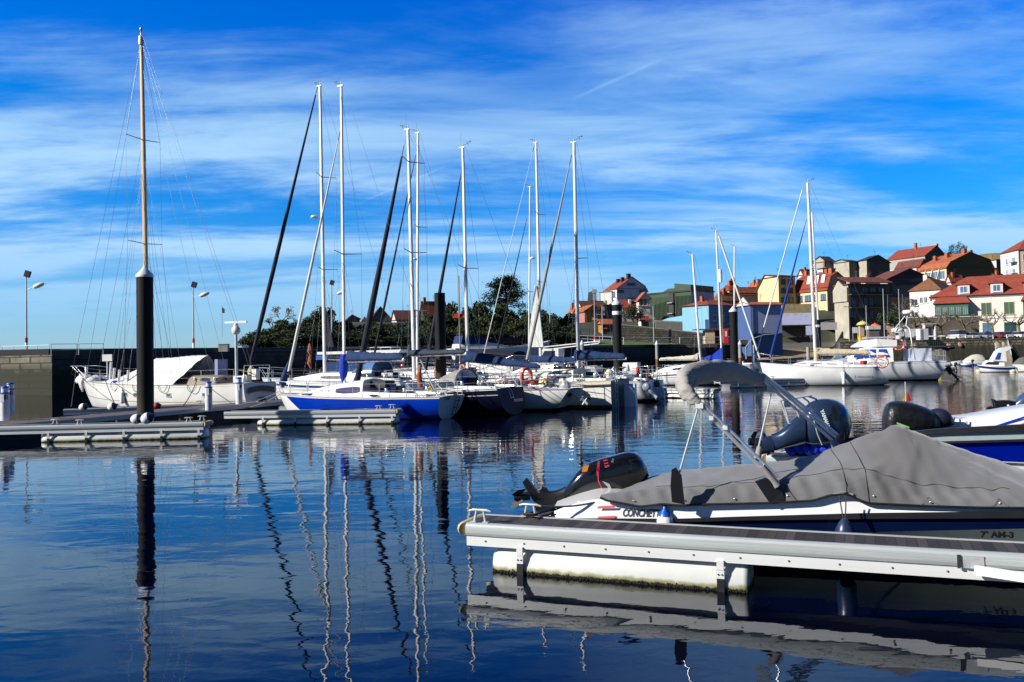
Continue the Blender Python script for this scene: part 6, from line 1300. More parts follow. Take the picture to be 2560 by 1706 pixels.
for i, (px, py, d, lab) in enumerate(((1488, 733, 138, 'weathered pole with red band left of the green block'), (1507, 765, 150, 'short plain pole beside the white house'), (1536, 755, 150, 'thin pole right of the banded pile'), (1635, 765, 150, 'short grey pole before the green block'), (2168, 764, 160, 'thin pole among the fair canopies'), (2212, 722, 165, 'tall thin pole before the navy gable'), (2251, 723, 160, 'leaning thin pole left of the white house'), (2124, 768, 165, 'lamp pole at the corner of the derelict building'), (1808, 740, 130, 'brown pole before the sky blue house'), (1376, 735, 140, 'thin pole before the dark trees right of the masts'))):
    b0 = D(px, 866, d); b0.z = max(3.9, zland(px, d)); h = D(px, py, d).z-b0.z; t = thing('utility_pole', b0, lab, 'pole', group='thin poles along the waterfront'); MB().tube([(0, 0, 0), (0, 0, h)], [.075, .05], 8).build('shaft', ALUD if i != 8 else TEAK, t)
    if i == 0: MB().lathe([(.2, 0), (.2, 1.0)], n=8).build('painted_base', FRW, t); MB().lathe([(.22, 1.0), (.22, 1.7)], n=8).build('red_band', RED, t); MB().box((.1, 0, h+.3), (.7, .4, .6)).build('floodlight', GALV, t)
    if i == 7: MB().tube([(0, 0, h), (-.9, -.2, h+.1)], .06, 6).build('lamp_arm', DARK, t)
# rubble retaining walls and railings between 1400 and 1835
def bwall(pa, pb, za, zb, d0, d1, label, m, th=.5, name='retaining_wall'):
    A = D(pa, 880, d0); B = D(pb, 880, d1); A.z = B.z = 0; t = thing(name, A, label, 'wall'); dd = B-A; n_ = V((-dd.y, dd.x, 0)).normalized()
    MB().ext([(0, 0, 3.4), (dd.x, dd.y, 3.4), (dd.x, dd.y, zb), (0, 0, za)], n_*th).build('masonry', m, t); MB().ext([(0, 0, za), (dd.x, dd.y, zb), (dd.x, dd.y, zb+.18), (0, 0, za+.18)], n_*(th+.1)-n_*.0).build('coping', WGR, t)
    return t
bwall(1548, 1775, D(1548, 812, 150).z, D(1775, 836, 150).z, 150, 152, 'long rubble wall below the green block and sky blue house', RUBBLE)
bwall(1640, 1708, D(1640, 803, 157).z, D(1708, 806, 157).z, 158, 158, 'grey boarded wall left of the sky blue wing', wall('grey boards', (.2, .19, .17), .3))
bwall(1775, 1870, 4.6, 4.6, 149, 149, 'low dark wall behind the wooden kiosk', STONED)
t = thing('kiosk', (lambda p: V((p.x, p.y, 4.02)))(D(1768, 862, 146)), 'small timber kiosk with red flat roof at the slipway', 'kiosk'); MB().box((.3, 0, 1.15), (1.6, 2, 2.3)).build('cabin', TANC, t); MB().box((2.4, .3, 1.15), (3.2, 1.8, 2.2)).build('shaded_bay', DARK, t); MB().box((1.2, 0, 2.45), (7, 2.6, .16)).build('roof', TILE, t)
t = thing('telephone_box', (lambda p: V((p.x, p.y, 4.02)))(D(1815, 863, 144)), 'red and white upright sign box near the slipway', 'sign'); MB().box((0, 0, 1.2), (.75, .5, 2.4)).build('box', mat('red sign box', (.6, .03, .05), .5), t); MB().box((0, -.27, 1.6), (.3, .03, .9)).build('panel', FRW, t)
for k, (a, b_, lab) in enumerate((((1440, 852), (1560, 862), 'white guard rail sloping past the banded pile'), ((1560, 862), (1680, 866), 'white guard rail above the quay left of the cream cover'), ((1700, 864), (1830, 866), 'white guard rail before the timber kiosk'))):
    pts = [D(a[0]+(b_[0]-a[0])*i/4, 880, 133+k*4+(i if k else 0)) for i in range(5)]
    for p in pts: p.z = 4.1+(.5*(1-pts.index(p)/4) if k == 0 else 0)
    railing(pts, 1.0, lab, m=mat('white rail', (.75, .7, .7), .4), r=.045, group='white guard rails along the quay', post=2.6)
t = thing('grass_bank', D(1520, 862, 146), 'strip of grass below the rubble wall', 'grass') ; COL.objects.unlink(t)
gb = MB(); A, B = D(1440, 860, 139), D(1700, 864, 143); gb.add([V((A.x, A.y, 4.05)), V((B.x, B.y, 4.05)), V((B.x, B.y+6, 4.3)), V((A.x, A.y+10, 5.2))], [(0, 1, 2, 3)]); gb.build('grass', mat('short green grass', (.09, .13, .02), .95, var=.4, vs=1), kind='stuff')
# ---------------------------------------------------------------- trees
LEAF = [mat('dark evergreen leaves', (.020, .038, .012), .7, var=.5, vs=.5, spec=.3), mat('olive leaves', (.05, .065, .018), .7, var=.5, vs=.5, spec=.3)]
BARK = mat('bark', (.10, .085, .07), .9, var=.3); BARKP = mat('pale plane bark', (.15, .13, .09), .9, var=.3)
def crown_mesh(seed, n=4200, leaf=.6, shape=(3.4, 3.4, 3.6), clumps=30):
    rd = random.Random(seed); mb = MB(); cs = []
    for i in range(clumps):
        while 1:
            q = V((rd.uniform(-1, 1), rd.uniform(-1, 1), rd.uniform(-1, 1)))
            if .15 < q.length < 1: break
        cs.append((V((q.x*shape[0]*.75, q.y*shape[1]*.75, q.z*shape[2]*.75)), rd.uniform(.7, 1.35)*shape[0]*.3))
    for i in range(n):
        c, r = rd.choice(cs); q = V((rd.gauss(0, 1), rd.gauss(0, 1), rd.gauss(0, 1))).normalized()*(rd.random()**.35)*r; p = c+q
        a = V((rd.gauss(0, 1), rd.gauss(0, 1), rd.gauss(0, 1))).normalized(); b_ = a.cross(V((rd.gauss(0, 1), rd.gauss(0, 1), rd.gauss(0, 1)))).normalized(); s = leaf*rd.uniform(.5, 1)
        mb.add([p-a*s*.5, p+b_*s*.3, p+a*s*.5, p-b_*s*.3], [(0, 1, 2, 3)], 0 if rd.random() < .8 else 1)
    return mb
def tree_proto(seed, label, loc, kind=0):
    t = thing('evergreen_tree', loc, label, 'tree', group='dark evergreens behind the harbour wall')
    mb = MB(); rd = random.Random(seed); mb.tube([(0, 0, -2), (.1, 0, 1.5), (0, .1, 4)], [.28, .22, .12], 7)
    for k in range(5): a = k*1.3; mb.tube([(0, 0, 1.5+.3*k), (cos(a)*1.4, sin(a)*1.4, 3+.3*k), (cos(a)*2.2, sin(a)*2.2, 4.2+.2*k)], [.1, .06, .03], 5)
    mb.build('trunk', BARK, t); c = crown_mesh(seed); c.v = [(x, y, z+3.4) for x, y, z in c.v]; c.build('crown', [LEAF[kind], LEAF[1-kind]], t); return t
TL = 'dark evergreen tree in the dense belt behind the harbour wall'
tops = [(615, 862), (640, 822), (680, 812), (730, 800), (770, 782), (800, 768), (850, 790), (880, 815), (930, 808), (1000, 800), (1060, 790), (1110, 757), (1160, 750), (1200, 760), (1260, 765), (1330, 775), (1390, 772), (1430, 790), (1450, 822)]
def topy(px):
    for (a, b_), (c, d_) in zip(tops[:-1], tops[1:]):
        if a <= px <= c: return b_+(d_-b_)*(px-a)/(c-a)
    return 860
rd = random.Random(11); protos = []
for row, (dd, fr_) in enumerate(((1, .45), (9, .75), (20, 1.0))):
    px = 628+row*9
    while px < 1440:
        y = yq(px)+4+dd+rd.uniform(-2, 2); r = ray(px, 880); x = r.x/r.y*y; z0 = zland(px, y); zt_ = D(px, topy(px)+rd.uniform(-4, 6), y).z; h = (zt_-z0)*fr_*rd.uniform(.9, 1.05) if fr_ < 1 else (zt_-z0)
        if h > 1.2:
            s = h/6.3; sx = max(s*.95, .6)
            if len(protos) < 4: t = tree_proto(20+len(protos), TL, (x, y, z0), len(protos) % 2); protos.append(t); t.scale = (sx, sx, s)
            else: copy_tree(rd.choice(protos), (x, y, z0), rd.uniform(0, 6), scale=(sx, sx, s))
        px += (s*7.0*FPX/y*.55 if h > 1.2 else 20)+rd.uniform(0, 8)
# tall pine
def pine():
    p = D(1266, 880, 150); p.z = zland(1266, 150); zt_ = D(1266, 700, 150).z-p.z; t = thing('pine_tree', p, 'tall dark pine with tiered crown above the other trees', 'tree'); mb = MB(); mb.tube([(0, 0, 0), (.2, 0, zt_*.5), (0, 0, zt_*.93)], [.4, .28, .1], 8); rd = random.Random(2); c = MB()
    for k in range(13):
        u = k/12; z = zt_*(.52+.46*u); ln = 3.5*(1-abs(u-.3)*1.25)**.8+.4+rd.uniform(-.5, .5); a = k*2.4+rd.uniform(-.4, .4)
        for s_ in (0, 1):
            aa = a+s_*pi*rd.uniform(.8, 1.1); e = V((cos(aa)*ln, sin(aa)*ln*.7, z+rd.uniform(-.2, .8))); mb.tube([(0, 0, z-.3), (e.x*.5, e.y*.5, z), e], [.1, .07, .03], 5)
            for q in range(330):
                w_ = rd.uniform(.35, 1.1); cc = V((e.x*w_, e.y*w_, e.z+rd.gauss(.15, .32)))+V((rd.gauss(0, .55), rd.gauss(0, .55), 0)); A_2 = V((rd.gauss(0, 1), rd.gauss(0, 1), rd.gauss(0, .5))).normalized(); B_2 = A_2.cross(V((0, 0, 1))).normalized(); s2 = .4
                c.add([cc-A_2*s2*.5, cc+B_2*s2*.3, cc+A_2*s2*.5, cc-B_2*s2*.3], [(0, 1, 2, 3)])
    mb.build('trunk', BARK, t); c.build('crown', LEAF[0], t)
pine()
def bush(px, py, d, w_, h, label, seed=3):
    p = D(px, py, d); t = thing('bush', p, label, 'bush'); c = crown_mesh(seed, 1200, .45, (w_/2, w_/2, h/2), 14); c.v = [(x, y, z+h/2) for x, y, z in c.v]; c.build('foliage', [LEAF[0], LEAF[1]], t); MB().tube([(0, 0, -.5), (0, 0, h*.5)], [.15, .06], 6).build('stem', BARK, t)
bush(2215, 818, 168, 5.5, 3.6, 'rounded dark bush beside the navy gable house'); bush(2237, 816, 170, 4.5, 2.8, 'lower dark bush right of the rounded one', 5)
bush(2394, 645, 290, 7.5, 5.5, 'large dark tree crown on the skyline behind the glazed room', 7); bush(2368, 650, 292, 5, 3.5, 'smaller dark crown left of the skyline one', 9)
bush(1583, 800, 172, 5.5, 3.0, 'dark shrub below the white house and stair', 8)
def bare(p, h, label, seed, m=BARK, pollard=False, name='bare_tree', n0=3, thick=.22, group=None, lean=0):
    t = thing(name, p, label, 'tree', group=group); rd = random.Random(seed); tr = MB(); br = MB()
    th = h*(.42 if pollard else .3); tr.tube([(0, 0, -.5), (.05, 0, th*.5), (0, .05, th)], [thick*1.2, thick, thick*.8], 8)
    def rec(o, d, L, r, k):
        pts = [o]; q = o; dd = V(d)
        for i in range(3):
            dd = (dd+V((rd.gauss(0, .18), rd.gauss(0, .18), rd.gauss(.04, .10)))).normalized(); q = q+dd*L/3; pts.append(q)
        r = max(r, .035); br.tube(pts, [r, r*.9, r*.85, r*.8], 5 if k > 1 else 4, cap=False)
        if k == 0: return
        for j in range(rd.choice((2, 3)) if not (pollard and k == 1) else 5):
            a = rd.uniform(0, 2*pi); sp = rd.uniform(.35, .75) if not pollard else rd.uniform(.5, .95); u = dd.cross(V((cos(a), sin(a), .3))).normalized()
            nd_ = (dd*cos(sp)+u*sin(sp)); 
            if pollard and k > 1: nd_.z = abs(nd_.z)*.6+.1; nd_.normalize()
            rec(q, nd_, L*(rd.uniform(.62, .85) if not (pollard and k == 1) else .8), r*.6 if not (pollard and k == 1) else r*.25, k-1)
    for i in range(n0+2):
        a = 2*pi*i/(n0+2)+rd.uniform(-.3, .3); rec(V((0, 0, th*.95)), V((cos(a)*.8, sin(a)*.8, .75 if not pollard else .5)).normalized(), h*(.24 if not pollard else .19), thick*.6, 4 if not pollard else 3)
    tr.build('trunk', m, t); br.build('crown', m, t); return t
for px, lab, sd in ((2290, 'pollarded bare plane tree at the left of the hotel terrace', 31), (2353, 'pollarded bare plane tree before the hotel gallery corner', 32), (2412, 'pollarded bare plane tree behind the white hatchbacks', 33), (2482, 'pollarded bare plane tree between the shuttered windows', 34), (2548, 'pollarded bare plane tree nearest the right edge', 35)):
    p = D(px, 850, 173); p.z = 4.02; bare(p, 7.0, lab, sd, BARKP, True, 'plane_tree', group='pollarded plane trees on the quay', thick=.30)
p = D(705, 815, 150); p.z = zland(705, 118); p = D(705, 822, 125); bare(p, 3.6, 'leafless tree rising above the left end of the tree belt', 41, mat('grey twigs', (.2, .17, .15), .9), thick=.06)
p = D(680, 832, 122); bare(p, 2.2, 'small leafless sapling beside the leafless tree', 42, mat('grey twigs', (.2, .17, .15), .9), thick=.05)
p = D(2262, 800, 196); bare(p, 5.5, 'leafless shrub against the shaded wall left of the white house', 44, BARK, thick=.08)
# ================================================================ motor boats and small craft
MG = 'moored motor boats'
def cab_windows(b, c, xs, z0, z1, w_, m, name='window', slant=0):
    for (a, b_) in xs:
        for sd in (1, -1): MB().add([V((a, sd*w_, z0)), V((b_, sd*w_, z0)), V((b_-slant, sd*(w_-.06), z1)), V((a-slant*.2, sd*(w_-.06), z1))], [(0, 1, 2, 3)]).build(name, m, c)
# J: white motor yacht with blue windows behind the long sloop
b = Boat('motor_yacht', 'white motor yacht with blue windows and radar domes', 'motor boat', (2338, 950), (2075, 905), 14, 3.9, 902, MG)
b.hull(hull_mat('motor yacht topsides', (.74, .76, .80), ((.10, .13, (.02, .06, .2)),), wl=.1), None, sw=.9, rake=1.6, trake=-.5, tz=-.1, fl=1.5, flare=.2)
zc = b.sheer(.4); L = b.L
MB().loft([[V((x, -w_, zc-.3)), V((x, -w_*.97, zc+h*.5)), V((x, -w_*.85, zc+h)), V((x, w_*.85, zc+h)), V((x, w_*.97, zc+h*.5)), V((x, w_, zc-.3))] for x, w_, h in ((L*.42, 1.6, 1.25), (L*.64, 1.6, 1.3), (L*.72, 1.5, 1.15), (L*.86, 1.0, .28), (L*.93, .5, .05))], smooth=False).build('deckhouse', WHITE, b.t)
dk = b.t.children[-1]; W_ = 1.60
for (x0, x1, x2, x3) in ((.72, .81, .725, .71), (.65, .705, .70, .65), (.58, .64, .64, .58), (.45, .57, .55, .48)):
    for sd in (1, -1): MB().add([V((L*x0, sd*W_, zc+.4)), V((L*x1, sd*(W_-.12 if x1 > .75 else W_), zc+.4)), V((L*x2, sd*(W_-.16), zc+1.05)), V((L*x3, sd*(W_-.14), zc+1.05))], [(0, 1, 2, 3)]).build('window', BLUEGL, dk)
fb = MB(); fb.loft([[V((x, -w_, zc+1.25)), V((x, -w_, zc+1.3+h)), V((x, w_, zc+1.3+h)), V((x, w_, zc+1.25))] for x, w_, h in ((L*.38, 1.45, .45), (L*.57, 1.5, .6), (L*.68, 1.3, .5), (L*.78, .9, .05))], smooth=False); fb.build('flybridge', WHITE, b.t)
MB().box((L*.52, 0, zc+2.0), (2.2, 2.4, .12)).build('flybridge_cover', mat('lilac grey cloth', (.35, .36, .45), .8), b.t)
q = MB(); q.tube([V((L*.22, 1.3, zc+.2)), V((L*.25, 1.2, zc+2.6)), V((L*.27, .8, zc+2.9)), V((L*.27, -.8, zc+2.9)), V((L*.25, -1.2, zc+2.6)), V((L*.22, -1.3, zc+.2))], .06, 6); q.build('radar_arch', GALV, b.t)
dome(b.t, (L*.33, -.2, zc+2.45), .5); dome(b.t, (L*.24, .2, zc+3.9), .45); MB().tube([V((L*.26, .2, zc+2.9)), V((L*.24, .2, zc+3.9))], .06, 6).build('dome_post', GALV, b.t); MB().tube([V((L*.40, .4, zc+2.4)), V((L*.27, .3, zc+3.7))], .05, 6).build('dome_stay', GALV, b.t)
for x, py in ((L*.44, 815), (L*.30, 650+160)): MB().tube([V((x, .3, zc+2.2)), V((x-.1, .3, zc+5.5))], .03, 5).build('whip_aerial', WIRE, b.t)
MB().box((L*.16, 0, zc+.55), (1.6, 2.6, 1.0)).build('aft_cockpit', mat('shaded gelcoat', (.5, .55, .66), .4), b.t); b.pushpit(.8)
bp_ = b.P(2243, 862, .8); lifebuoy(b.O+b.e*bp_.x+b.n*1.4+V((0, 0, bp_.z)), .42, 'coral lifebuoy high on the motor yacht radar arch', mat('coral foam', (.75, .07, .03), .6), rz=1.3)
MB().tube([V((.6, 1.0, zc+2.0)), V((-1.6, 1.1, zc+2.0))], .05, 6).build('passerelle', WHITE, b.t)
outboard(b.t, (-.9, .6, .5), 0, 1.0, .7, BLACK)
# white motor cruiser bow-on right, centre back, with flared bow and blue canvas
b = Boat('motor_yacht', 'large white motor cruiser with flared bow behind the central sloops', 'motor boat', (1128, 946), 13.5, 158, 4.2, 872, MG)
b.zb = b.lat(1372, 852)[1]
b.hull(hull_mat('flared cruiser topsides', (.78, .79, .8), (), wl=.1), None, sw=.9, tm=.5, bf=2.6, sp=2.2, rake=3.2, trake=0, tz=-.1, fl=1.25, flare=.5, spring=.25)
zc = b.sheer(.3); L = b.L
MB().loft([[V((x, -w_, zc-.5)), V((x, -w_, zc+h*.5)), V((x, -w_*.85, zc+h)), V((x, w_*.85, zc+h)), V((x, w_, zc+h*.5)), V((x, w_, zc-.5))] for x, w_, h in ((L*.05, 1.6, .7), (L*.3, 1.7, .9), (L*.45, 1.5, .6), (L*.62, 1.0, .1))], smooth=False).build('deckhouse', WHITE, b.t)
MB().ext([V((L*.06, -1.6, zc+.7)), V((L*.3, -1.6, zc+.6)), V((L*.34, -1.6, zc+1.5)), V((L*.08, -1.6, zc+1.7))], (0, 3.2, 0)).build('canopy', BLUEC, b.t)
MB().ext([V((L*.36, -1.4, zc+.8)), V((L*.68, -1.2, zc+.75)), V((L*.68, -1.2, zc+1.35)), V((L*.36, -1.4, zc+1.45))], (0, 2.6, 0)).build('flybridge_canopy', NAVYC, b.t)
# white canopy and hood between (blue bimini over white cloth)
b = Boat('motor_yacht', 'cabin cruiser with long navy bimini over white canvas screens', 'motor boat', (1312, 968), (1120, 940), 24, 3.4, 930, MG)
b.hull(hull_mat('white topsides', (.74, .75, .76), ((.16, .22, (.03, .04, .08)),), wl=.08), None, sw=.85, trake=.2)
L = b.L; zc = b.sheer(.3); A, B = b.P(1178, 887), b.P(1300, 886)
MB().loft([[V((x, 1.5*cos(a), z+.42*sin(a))) for a in [pi*k/10 for k in range(11)]] for x, z in ((A.x, A.z-.25), (A.x*.7+B.x*.3, A.z+.0), ((A.x+B.x)/2, A.z+.05), (B.x, B.z-.15))], closed=False, cap=False).build('bimini', NAVYC, b.t)
MB().loft([[V((x, 1.35*cos(a), zc+h*max(0, sin(a))**.6)) for a in [pi*k/10 for k in range(11)]] for x, h in ((B.x+.1, 1.5), ((A.x+B.x)/2, 1.75), (A.x*.7+B.x*.3, 1.5), (A.x, .9))], closed=False, cap=True).build('canvas_screen', mat('white canvas screen', (.66, .66, .66), .7, var=.1, bump=.03, bs=3), b.t)
q = MB()
for sd in (1, -1): q.tube([V((A.x, 1.4*sd, zc)), V((B.x, 1.5*sd, B.z-.1))], .025, 6); q.tube([V((B.x, 1.4*sd, zc)), V((A.x, 1.5*sd, A.z-.2))], .025, 6)
q.tube([V((B.x, -1.5, B.z-.1)), V((B.x, 1.5, B.z-.1))], .025, 6); q.build('bimini_frame', STEEL, b.t)
b.lines(.6, n=4); b.pushpit(.6)
# hardtop cruiser behind the blue sloop
b = Boat('motor_yacht', 'white hardtop cruiser behind the blue boom cover, with blue name band', 'motor boat', (1110, 962), (770, 938), 20, 3.8, 918, MG)
b.hull(hull_mat('white topsides', (.74, .75, .76), ((.16, .22, (.03, .04, .08)),), wl=.08), None, sw=.9, trake=.1)
L = b.L; zc = b.sheer(.3); A, B = b.P(815, 883), b.P(1016, 879)
MB().ext([(A.x, -1.6, A.z-.16), (B.x, -1.6, B.z-.12), (B.x-.25, -1.6, B.z+.18), (A.x, -1.6, A.z+.10)], (0, 3.2, 0)).build('hardtop', WHITE, b.t)
C_1 = b.P(848, 896); MB().box(((A.x+C_1.x)/2, 1.55, A.z-.45), (abs(A.x-C_1.x)*1.2, .06, .42)).build('name_band', mat('bright blue band', (.0, .08, .5), .5), b.t)
MB().box(((A.x+B.x)/2, 0, (zc+A.z)/2-.3), (abs(A.x-B.x)*.8, 2.6, A.z-zc-.2)).build('wheelhouse', mat('smoked blue glazing', (.03, .06, .16), .15), b.t)
q = MB(); 
for sd in (1, -1):
    for x in (B.x+1.2, B.x+2.2, B.x+3.4): q.tube([V((x, sd, B.z)), V((x, sd, B.z+.45))], .02, 5)
    q.tube([V((B.x+1.2, sd, B.z+.45)), V((B.x+3.4, sd, B.z+.45))], .02, 5)
q.tube([V((B.x+1.2, -1, B.z+.45)), V((B.x+1.2, 1, B.z+.45))], .02, 5); q.build('roof_rail', STEEL, b.t); b.lines(.6, n=4)
# catamaran-like boats and clutter behind the cream sloop
def cruiser(name, label, wl, bow, ang, beam, zs, win, col=(.74, .75, .76), stripe=None, mast=None, glass=GLASS, group=MG, hh=.8, cabx=(.25, .72)):
    b = Boat(name, label, 'motor boat', wl, bow, ang, beam, zs, group)
    b.hull(hull_mat('cruiser topsides %s' % label[:12], col, stripe or (), wl=.06), None, sw=.88, rake=.7, trake=.1, tz=-.1, fl=1.7)
    b.cabin(b.L*cabx[0], b.L*cabx[1], beam*.36, beam*.26, hh, hh*.8, win=win, wm=glass, front=b.L*.12); return b
b = cruiser('motor_yacht', 'white cabin boat between the blue covered booms, farthest back', (1500, 950), (1330, 930), 22, 3.2, 915, ((.1, .45, .3, .75), (.55, .85, .3, .75)), hh=1.1)
q = MB(); p1, p2 = b.P(1360, 868), b.P(1500, 853); p3, p4 = b.P(1360, 875), b.P(1496, 859); q.beam(p1, p2, .07, .10); q.beam(p3, p4, .07, .10); q.beam(p2, p4, .07, .07); q.tube([p1, V((p1.x, 0, b.zs))], .05, 6); q.build('raised_gangway', WHITE, b.t)
b = cruiser('motor_yacht', 'white fishing cruiser with tall upright wheelhouse behind the cream sloop', (1470, 958), (1345, 938), 22, 2.9, 925, (), hh=.5)
p = b.P(1378, 930); MB().loft([[V((p.x+dx, -.8, b.zs+z)), V((p.x+dx, .8, b.zs+z)), V((p.x+dx2, .8, b.zs+z)), V((p.x+dx2, -.8, b.zs+z))] for dx, dx2, z in ((-1.0, 1.2, .2), (-1.0, 1.0, 1.1), (-1.0, .5, 2.0))], smooth=False).build('wheelhouse', WHITE, b.t)
for sd in (1, -1): MB().add([V((p.x-.7, .81*sd, b.zs+1.1)), V((p.x+.7, .81*sd, b.zs+1.1)), V((p.x+.35, .81*sd, b.zs+1.8)), V((p.x-.7, .81*sd, b.zs+1.8))], [(0, 1, 2, 3)]).build('window', PANE, b.t)
b = cruiser('motor_yacht', 'small white cabin boat left of the round transom sloop', (1600, 950), (1500, 932), 22, 2.6, 926, ((.1, .8, .35, .75),), hh=.7)
MB().box(b.P(1580, 918)+V((0, 0, 0)), (1.4, 1.4, .9)).build('wheelhouse', WHITE, b.t)
# small craft by the right quay
b = cruiser('cabin_boat', 'small white and navy cabin cruiser with raked blue windscreen near the quay', (2534, 930), (2443, 912), 14, 1.9, 916, ((.25, .92, .25, .78),), stripe=((.08, .32, (.01, .02, .14)),), glass=BLACK, group=None, hh=.62, cabx=(.30, .86))
L = b.L; zc = b.zs; MB().ext([V((L*.24, -.75, zc+.5)), V((L*.62, -.75, zc+.6)), V((L*.46, -.75, zc+1.55)), V((L*.34, -.75, zc+1.85)), V((L*.12, -.75, zc+2.0)), V((L*.10, -.75, zc+1.85)), V((L*.26, -.75, zc+1.5))], (0, 1.5, 0)).build('raised_helm', WHITE, b.t)
for sd in (1, -1): MB().add([V((L*.42, .76*sd, zc+.7)), V((L*.57, .76*sd, zc+.7)), V((L*.47, .76*sd, zc+1.4)), V((L*.38, .76*sd, zc+1.4))], [(0, 1, 2, 3)]).build('window', BLUEGL, b.t)
b = cruiser('cabin_boat', 'white open boat with green canopy cut by the right edge', (2640, 929), (2535, 914), 14, 2.0, 915, ((.2, .8, .3, .7),), hh=.4, group=None); MB().box((b.L*.4, 0, b.zs+.75), (2.4, 1.4, .25)).build('canopy', mat('green canopy', (.02, .14, .09), .7), b.t)
def dinghy(wl, bow, label, cover=None, col=(.72, .73, .74), zs=.55, mot=True, beam=1.5, stripe=None, ch=.8):
    b = Boat('dinghy', label, 'dinghy', wl, bow, 14, beam, zs); b.hull(hull_mat('dinghy paint %s' % label[:14], col, stripe or (), wl=.03), None, sw=.85, rake=.5, trake=0, tz=-.1, keel=-.2)
    if cover:
        rings = [[V((b.L*u, b.half(u)*1.02*cos(a), b.sheer(u)+.02+h*ch*sin(a)**.8)) for a in [pi*k/10 for k in range(11)]] for u, h in ((.0, .5), (.08, .95), (.3, 1.1), (.55, 1.0), (.8, .5), (.97, .05))]
        MB().loft(rings, closed=False, cap=True).build('boat_cover', cover, b.t)
    if mot: outboard(b.t, (-.05, 0, .5), 0, .8, .1, BLACK)
    return b
dinghy((2372, 917), (2306, 905), 'covered boat under a dark grey tarpaulin by the quay', mat('dark grey cover', (.10, .10, .095), .8, bump=.03, bs=4), zs=.6, beam=2.0, ch=1.7, mot=False)
dinghy((2402, 913), (2376, 905), 'small white dinghy with pink topped canopy right of the dark cover', None, zs=.6)
t_ = D(2392, 893, 118); dinghy((2460, 913), (2405, 903), 'white boat with rounded pale cover left of the navy cabin cruiser', mat('pale boat cover', (.46, .45, .40), .8, bump=.03, bs=4), stripe=((.35, .5, (.02, .12, .5)),), zs=.6, beam=1.7, ch=.9)
dinghy((2385, 926), (2325, 920), 'low grey tender with a yellow bow float', None, (.25, .25, .25), zs=.35)
tag(MB().lathe([(.05, -.3), (.22, -.2), (.3, 0), (.22, .2), (.05, .3)], n=12).build('mooring_buoy', mat('bright yellow buoy', (.8, .75, .02), .5), loc=W(2349, 927)+V((0, 0, .15))), 'bright yellow round buoy beside the low grey tender', 'buoy')
dinghy((2428, 916), (2398, 909), 'small blue and white dinghy between the pink canopy and pale cover', None, zs=.5, stripe=((.2, .4, (.02, .12, .5)),))
dinghy((2300, 914), (2262, 907), 'small white tender against the quay left of the dark cover', None, zs=.5)
dinghy((2575, 921), (2530, 912), 'white dinghy with dark cover behind the navy cabin cruiser stern', mat('dark grey cover', (.10, .10, .095), .8, bump=.03, bs=4), zs=.5, mot=False)
for px, lab in ((2447, 'pale buoy at the bow of the navy cabin cruiser'), (2532, 'pale buoy at the stern of the navy cabin cruiser')): tag(MB().lathe([(.05, -.2), (.25, -.12), (.32, 0), (.25, .12), (.05, .2)], n=12).build('mooring_buoy', mat('cream buoy', (.6, .55, .42), .6), loc=W(px, 930.5)+V((0, 0, .08))), lab, 'buoy')
# red hull and boats laid up on the slipway
t = thing('rowing_boat', D(1888, 899, 140)+V((0, 0, 0)), 'long dull red rowing hull lying on the slipway', 'rowing boat'); z = .35
MB().loft([[V((x, w_*cos(a), h+.35*sin(a)*max(.2, w_/.5))) for a in [pi+pi*k/8 for k in range(9)]] for x, w_, h in ((-3.2, .05, .75), (-2, .4, .6), (0, .55, .55), (2, .4, .6), (3.2, .05, .8))], closed=False).build('hull', mat('dull red hull', (.28, .04, .04), .6), t)
t = thing('gantry', D(1870, 898, 110), 'small green topped frame standing at the slipway pontoon', 'frame'); z0 = 0
q = MB(); q.tube([(-.2, 0, 0), (-.2, 0, 1.6)], .12, 8); q.build('post', mat('bluish post', (.15, .22, .3), .5), t); MB().tube([(-.2, 0, 1.6), (.6, 0, 2.6), (2.2, 0, 3.1), (4, 0, 3.2)], .05, 6).build('curved_arm', GALV, t)
t = thing('marker_post', W(2013, 960)+V((0, 14, 0)), 'white post with green top by the tan cover mast', 'post'); MB().tube([(0, 0, -.5), (0, 0, 3.2)], .14, 8).build('shaft', WHITE, t); MB().tube([(0, 0, 3.2), (0, 0, 4.5)], .12, 8).build('green_top', mat('green marker paint', (.01, .22, .10), .5), t)
# little gulls and vane boats omitted; flag on the trees side
t = thing('flag_mast', D(1150, 880, 75), 'slim mast with tattered red and yellow flag behind the navy sloop', 'mast'); h = D(1150, 690, 75).z; z0 = -D(1150, 880, 75).z
MB().tube([(0, 0, z0), (0, 0, h+z0)], [.07, .05], 8).build('pole', TEAK, t); MB().add([(-.5, 0, h*.62+z0), (.5, 0, h*.62+z0), (.4, .1, h*.66+z0), (-.45, .1, h*.655+z0)], [(0, 1, 2, 3)]).build('flag', RED, t)
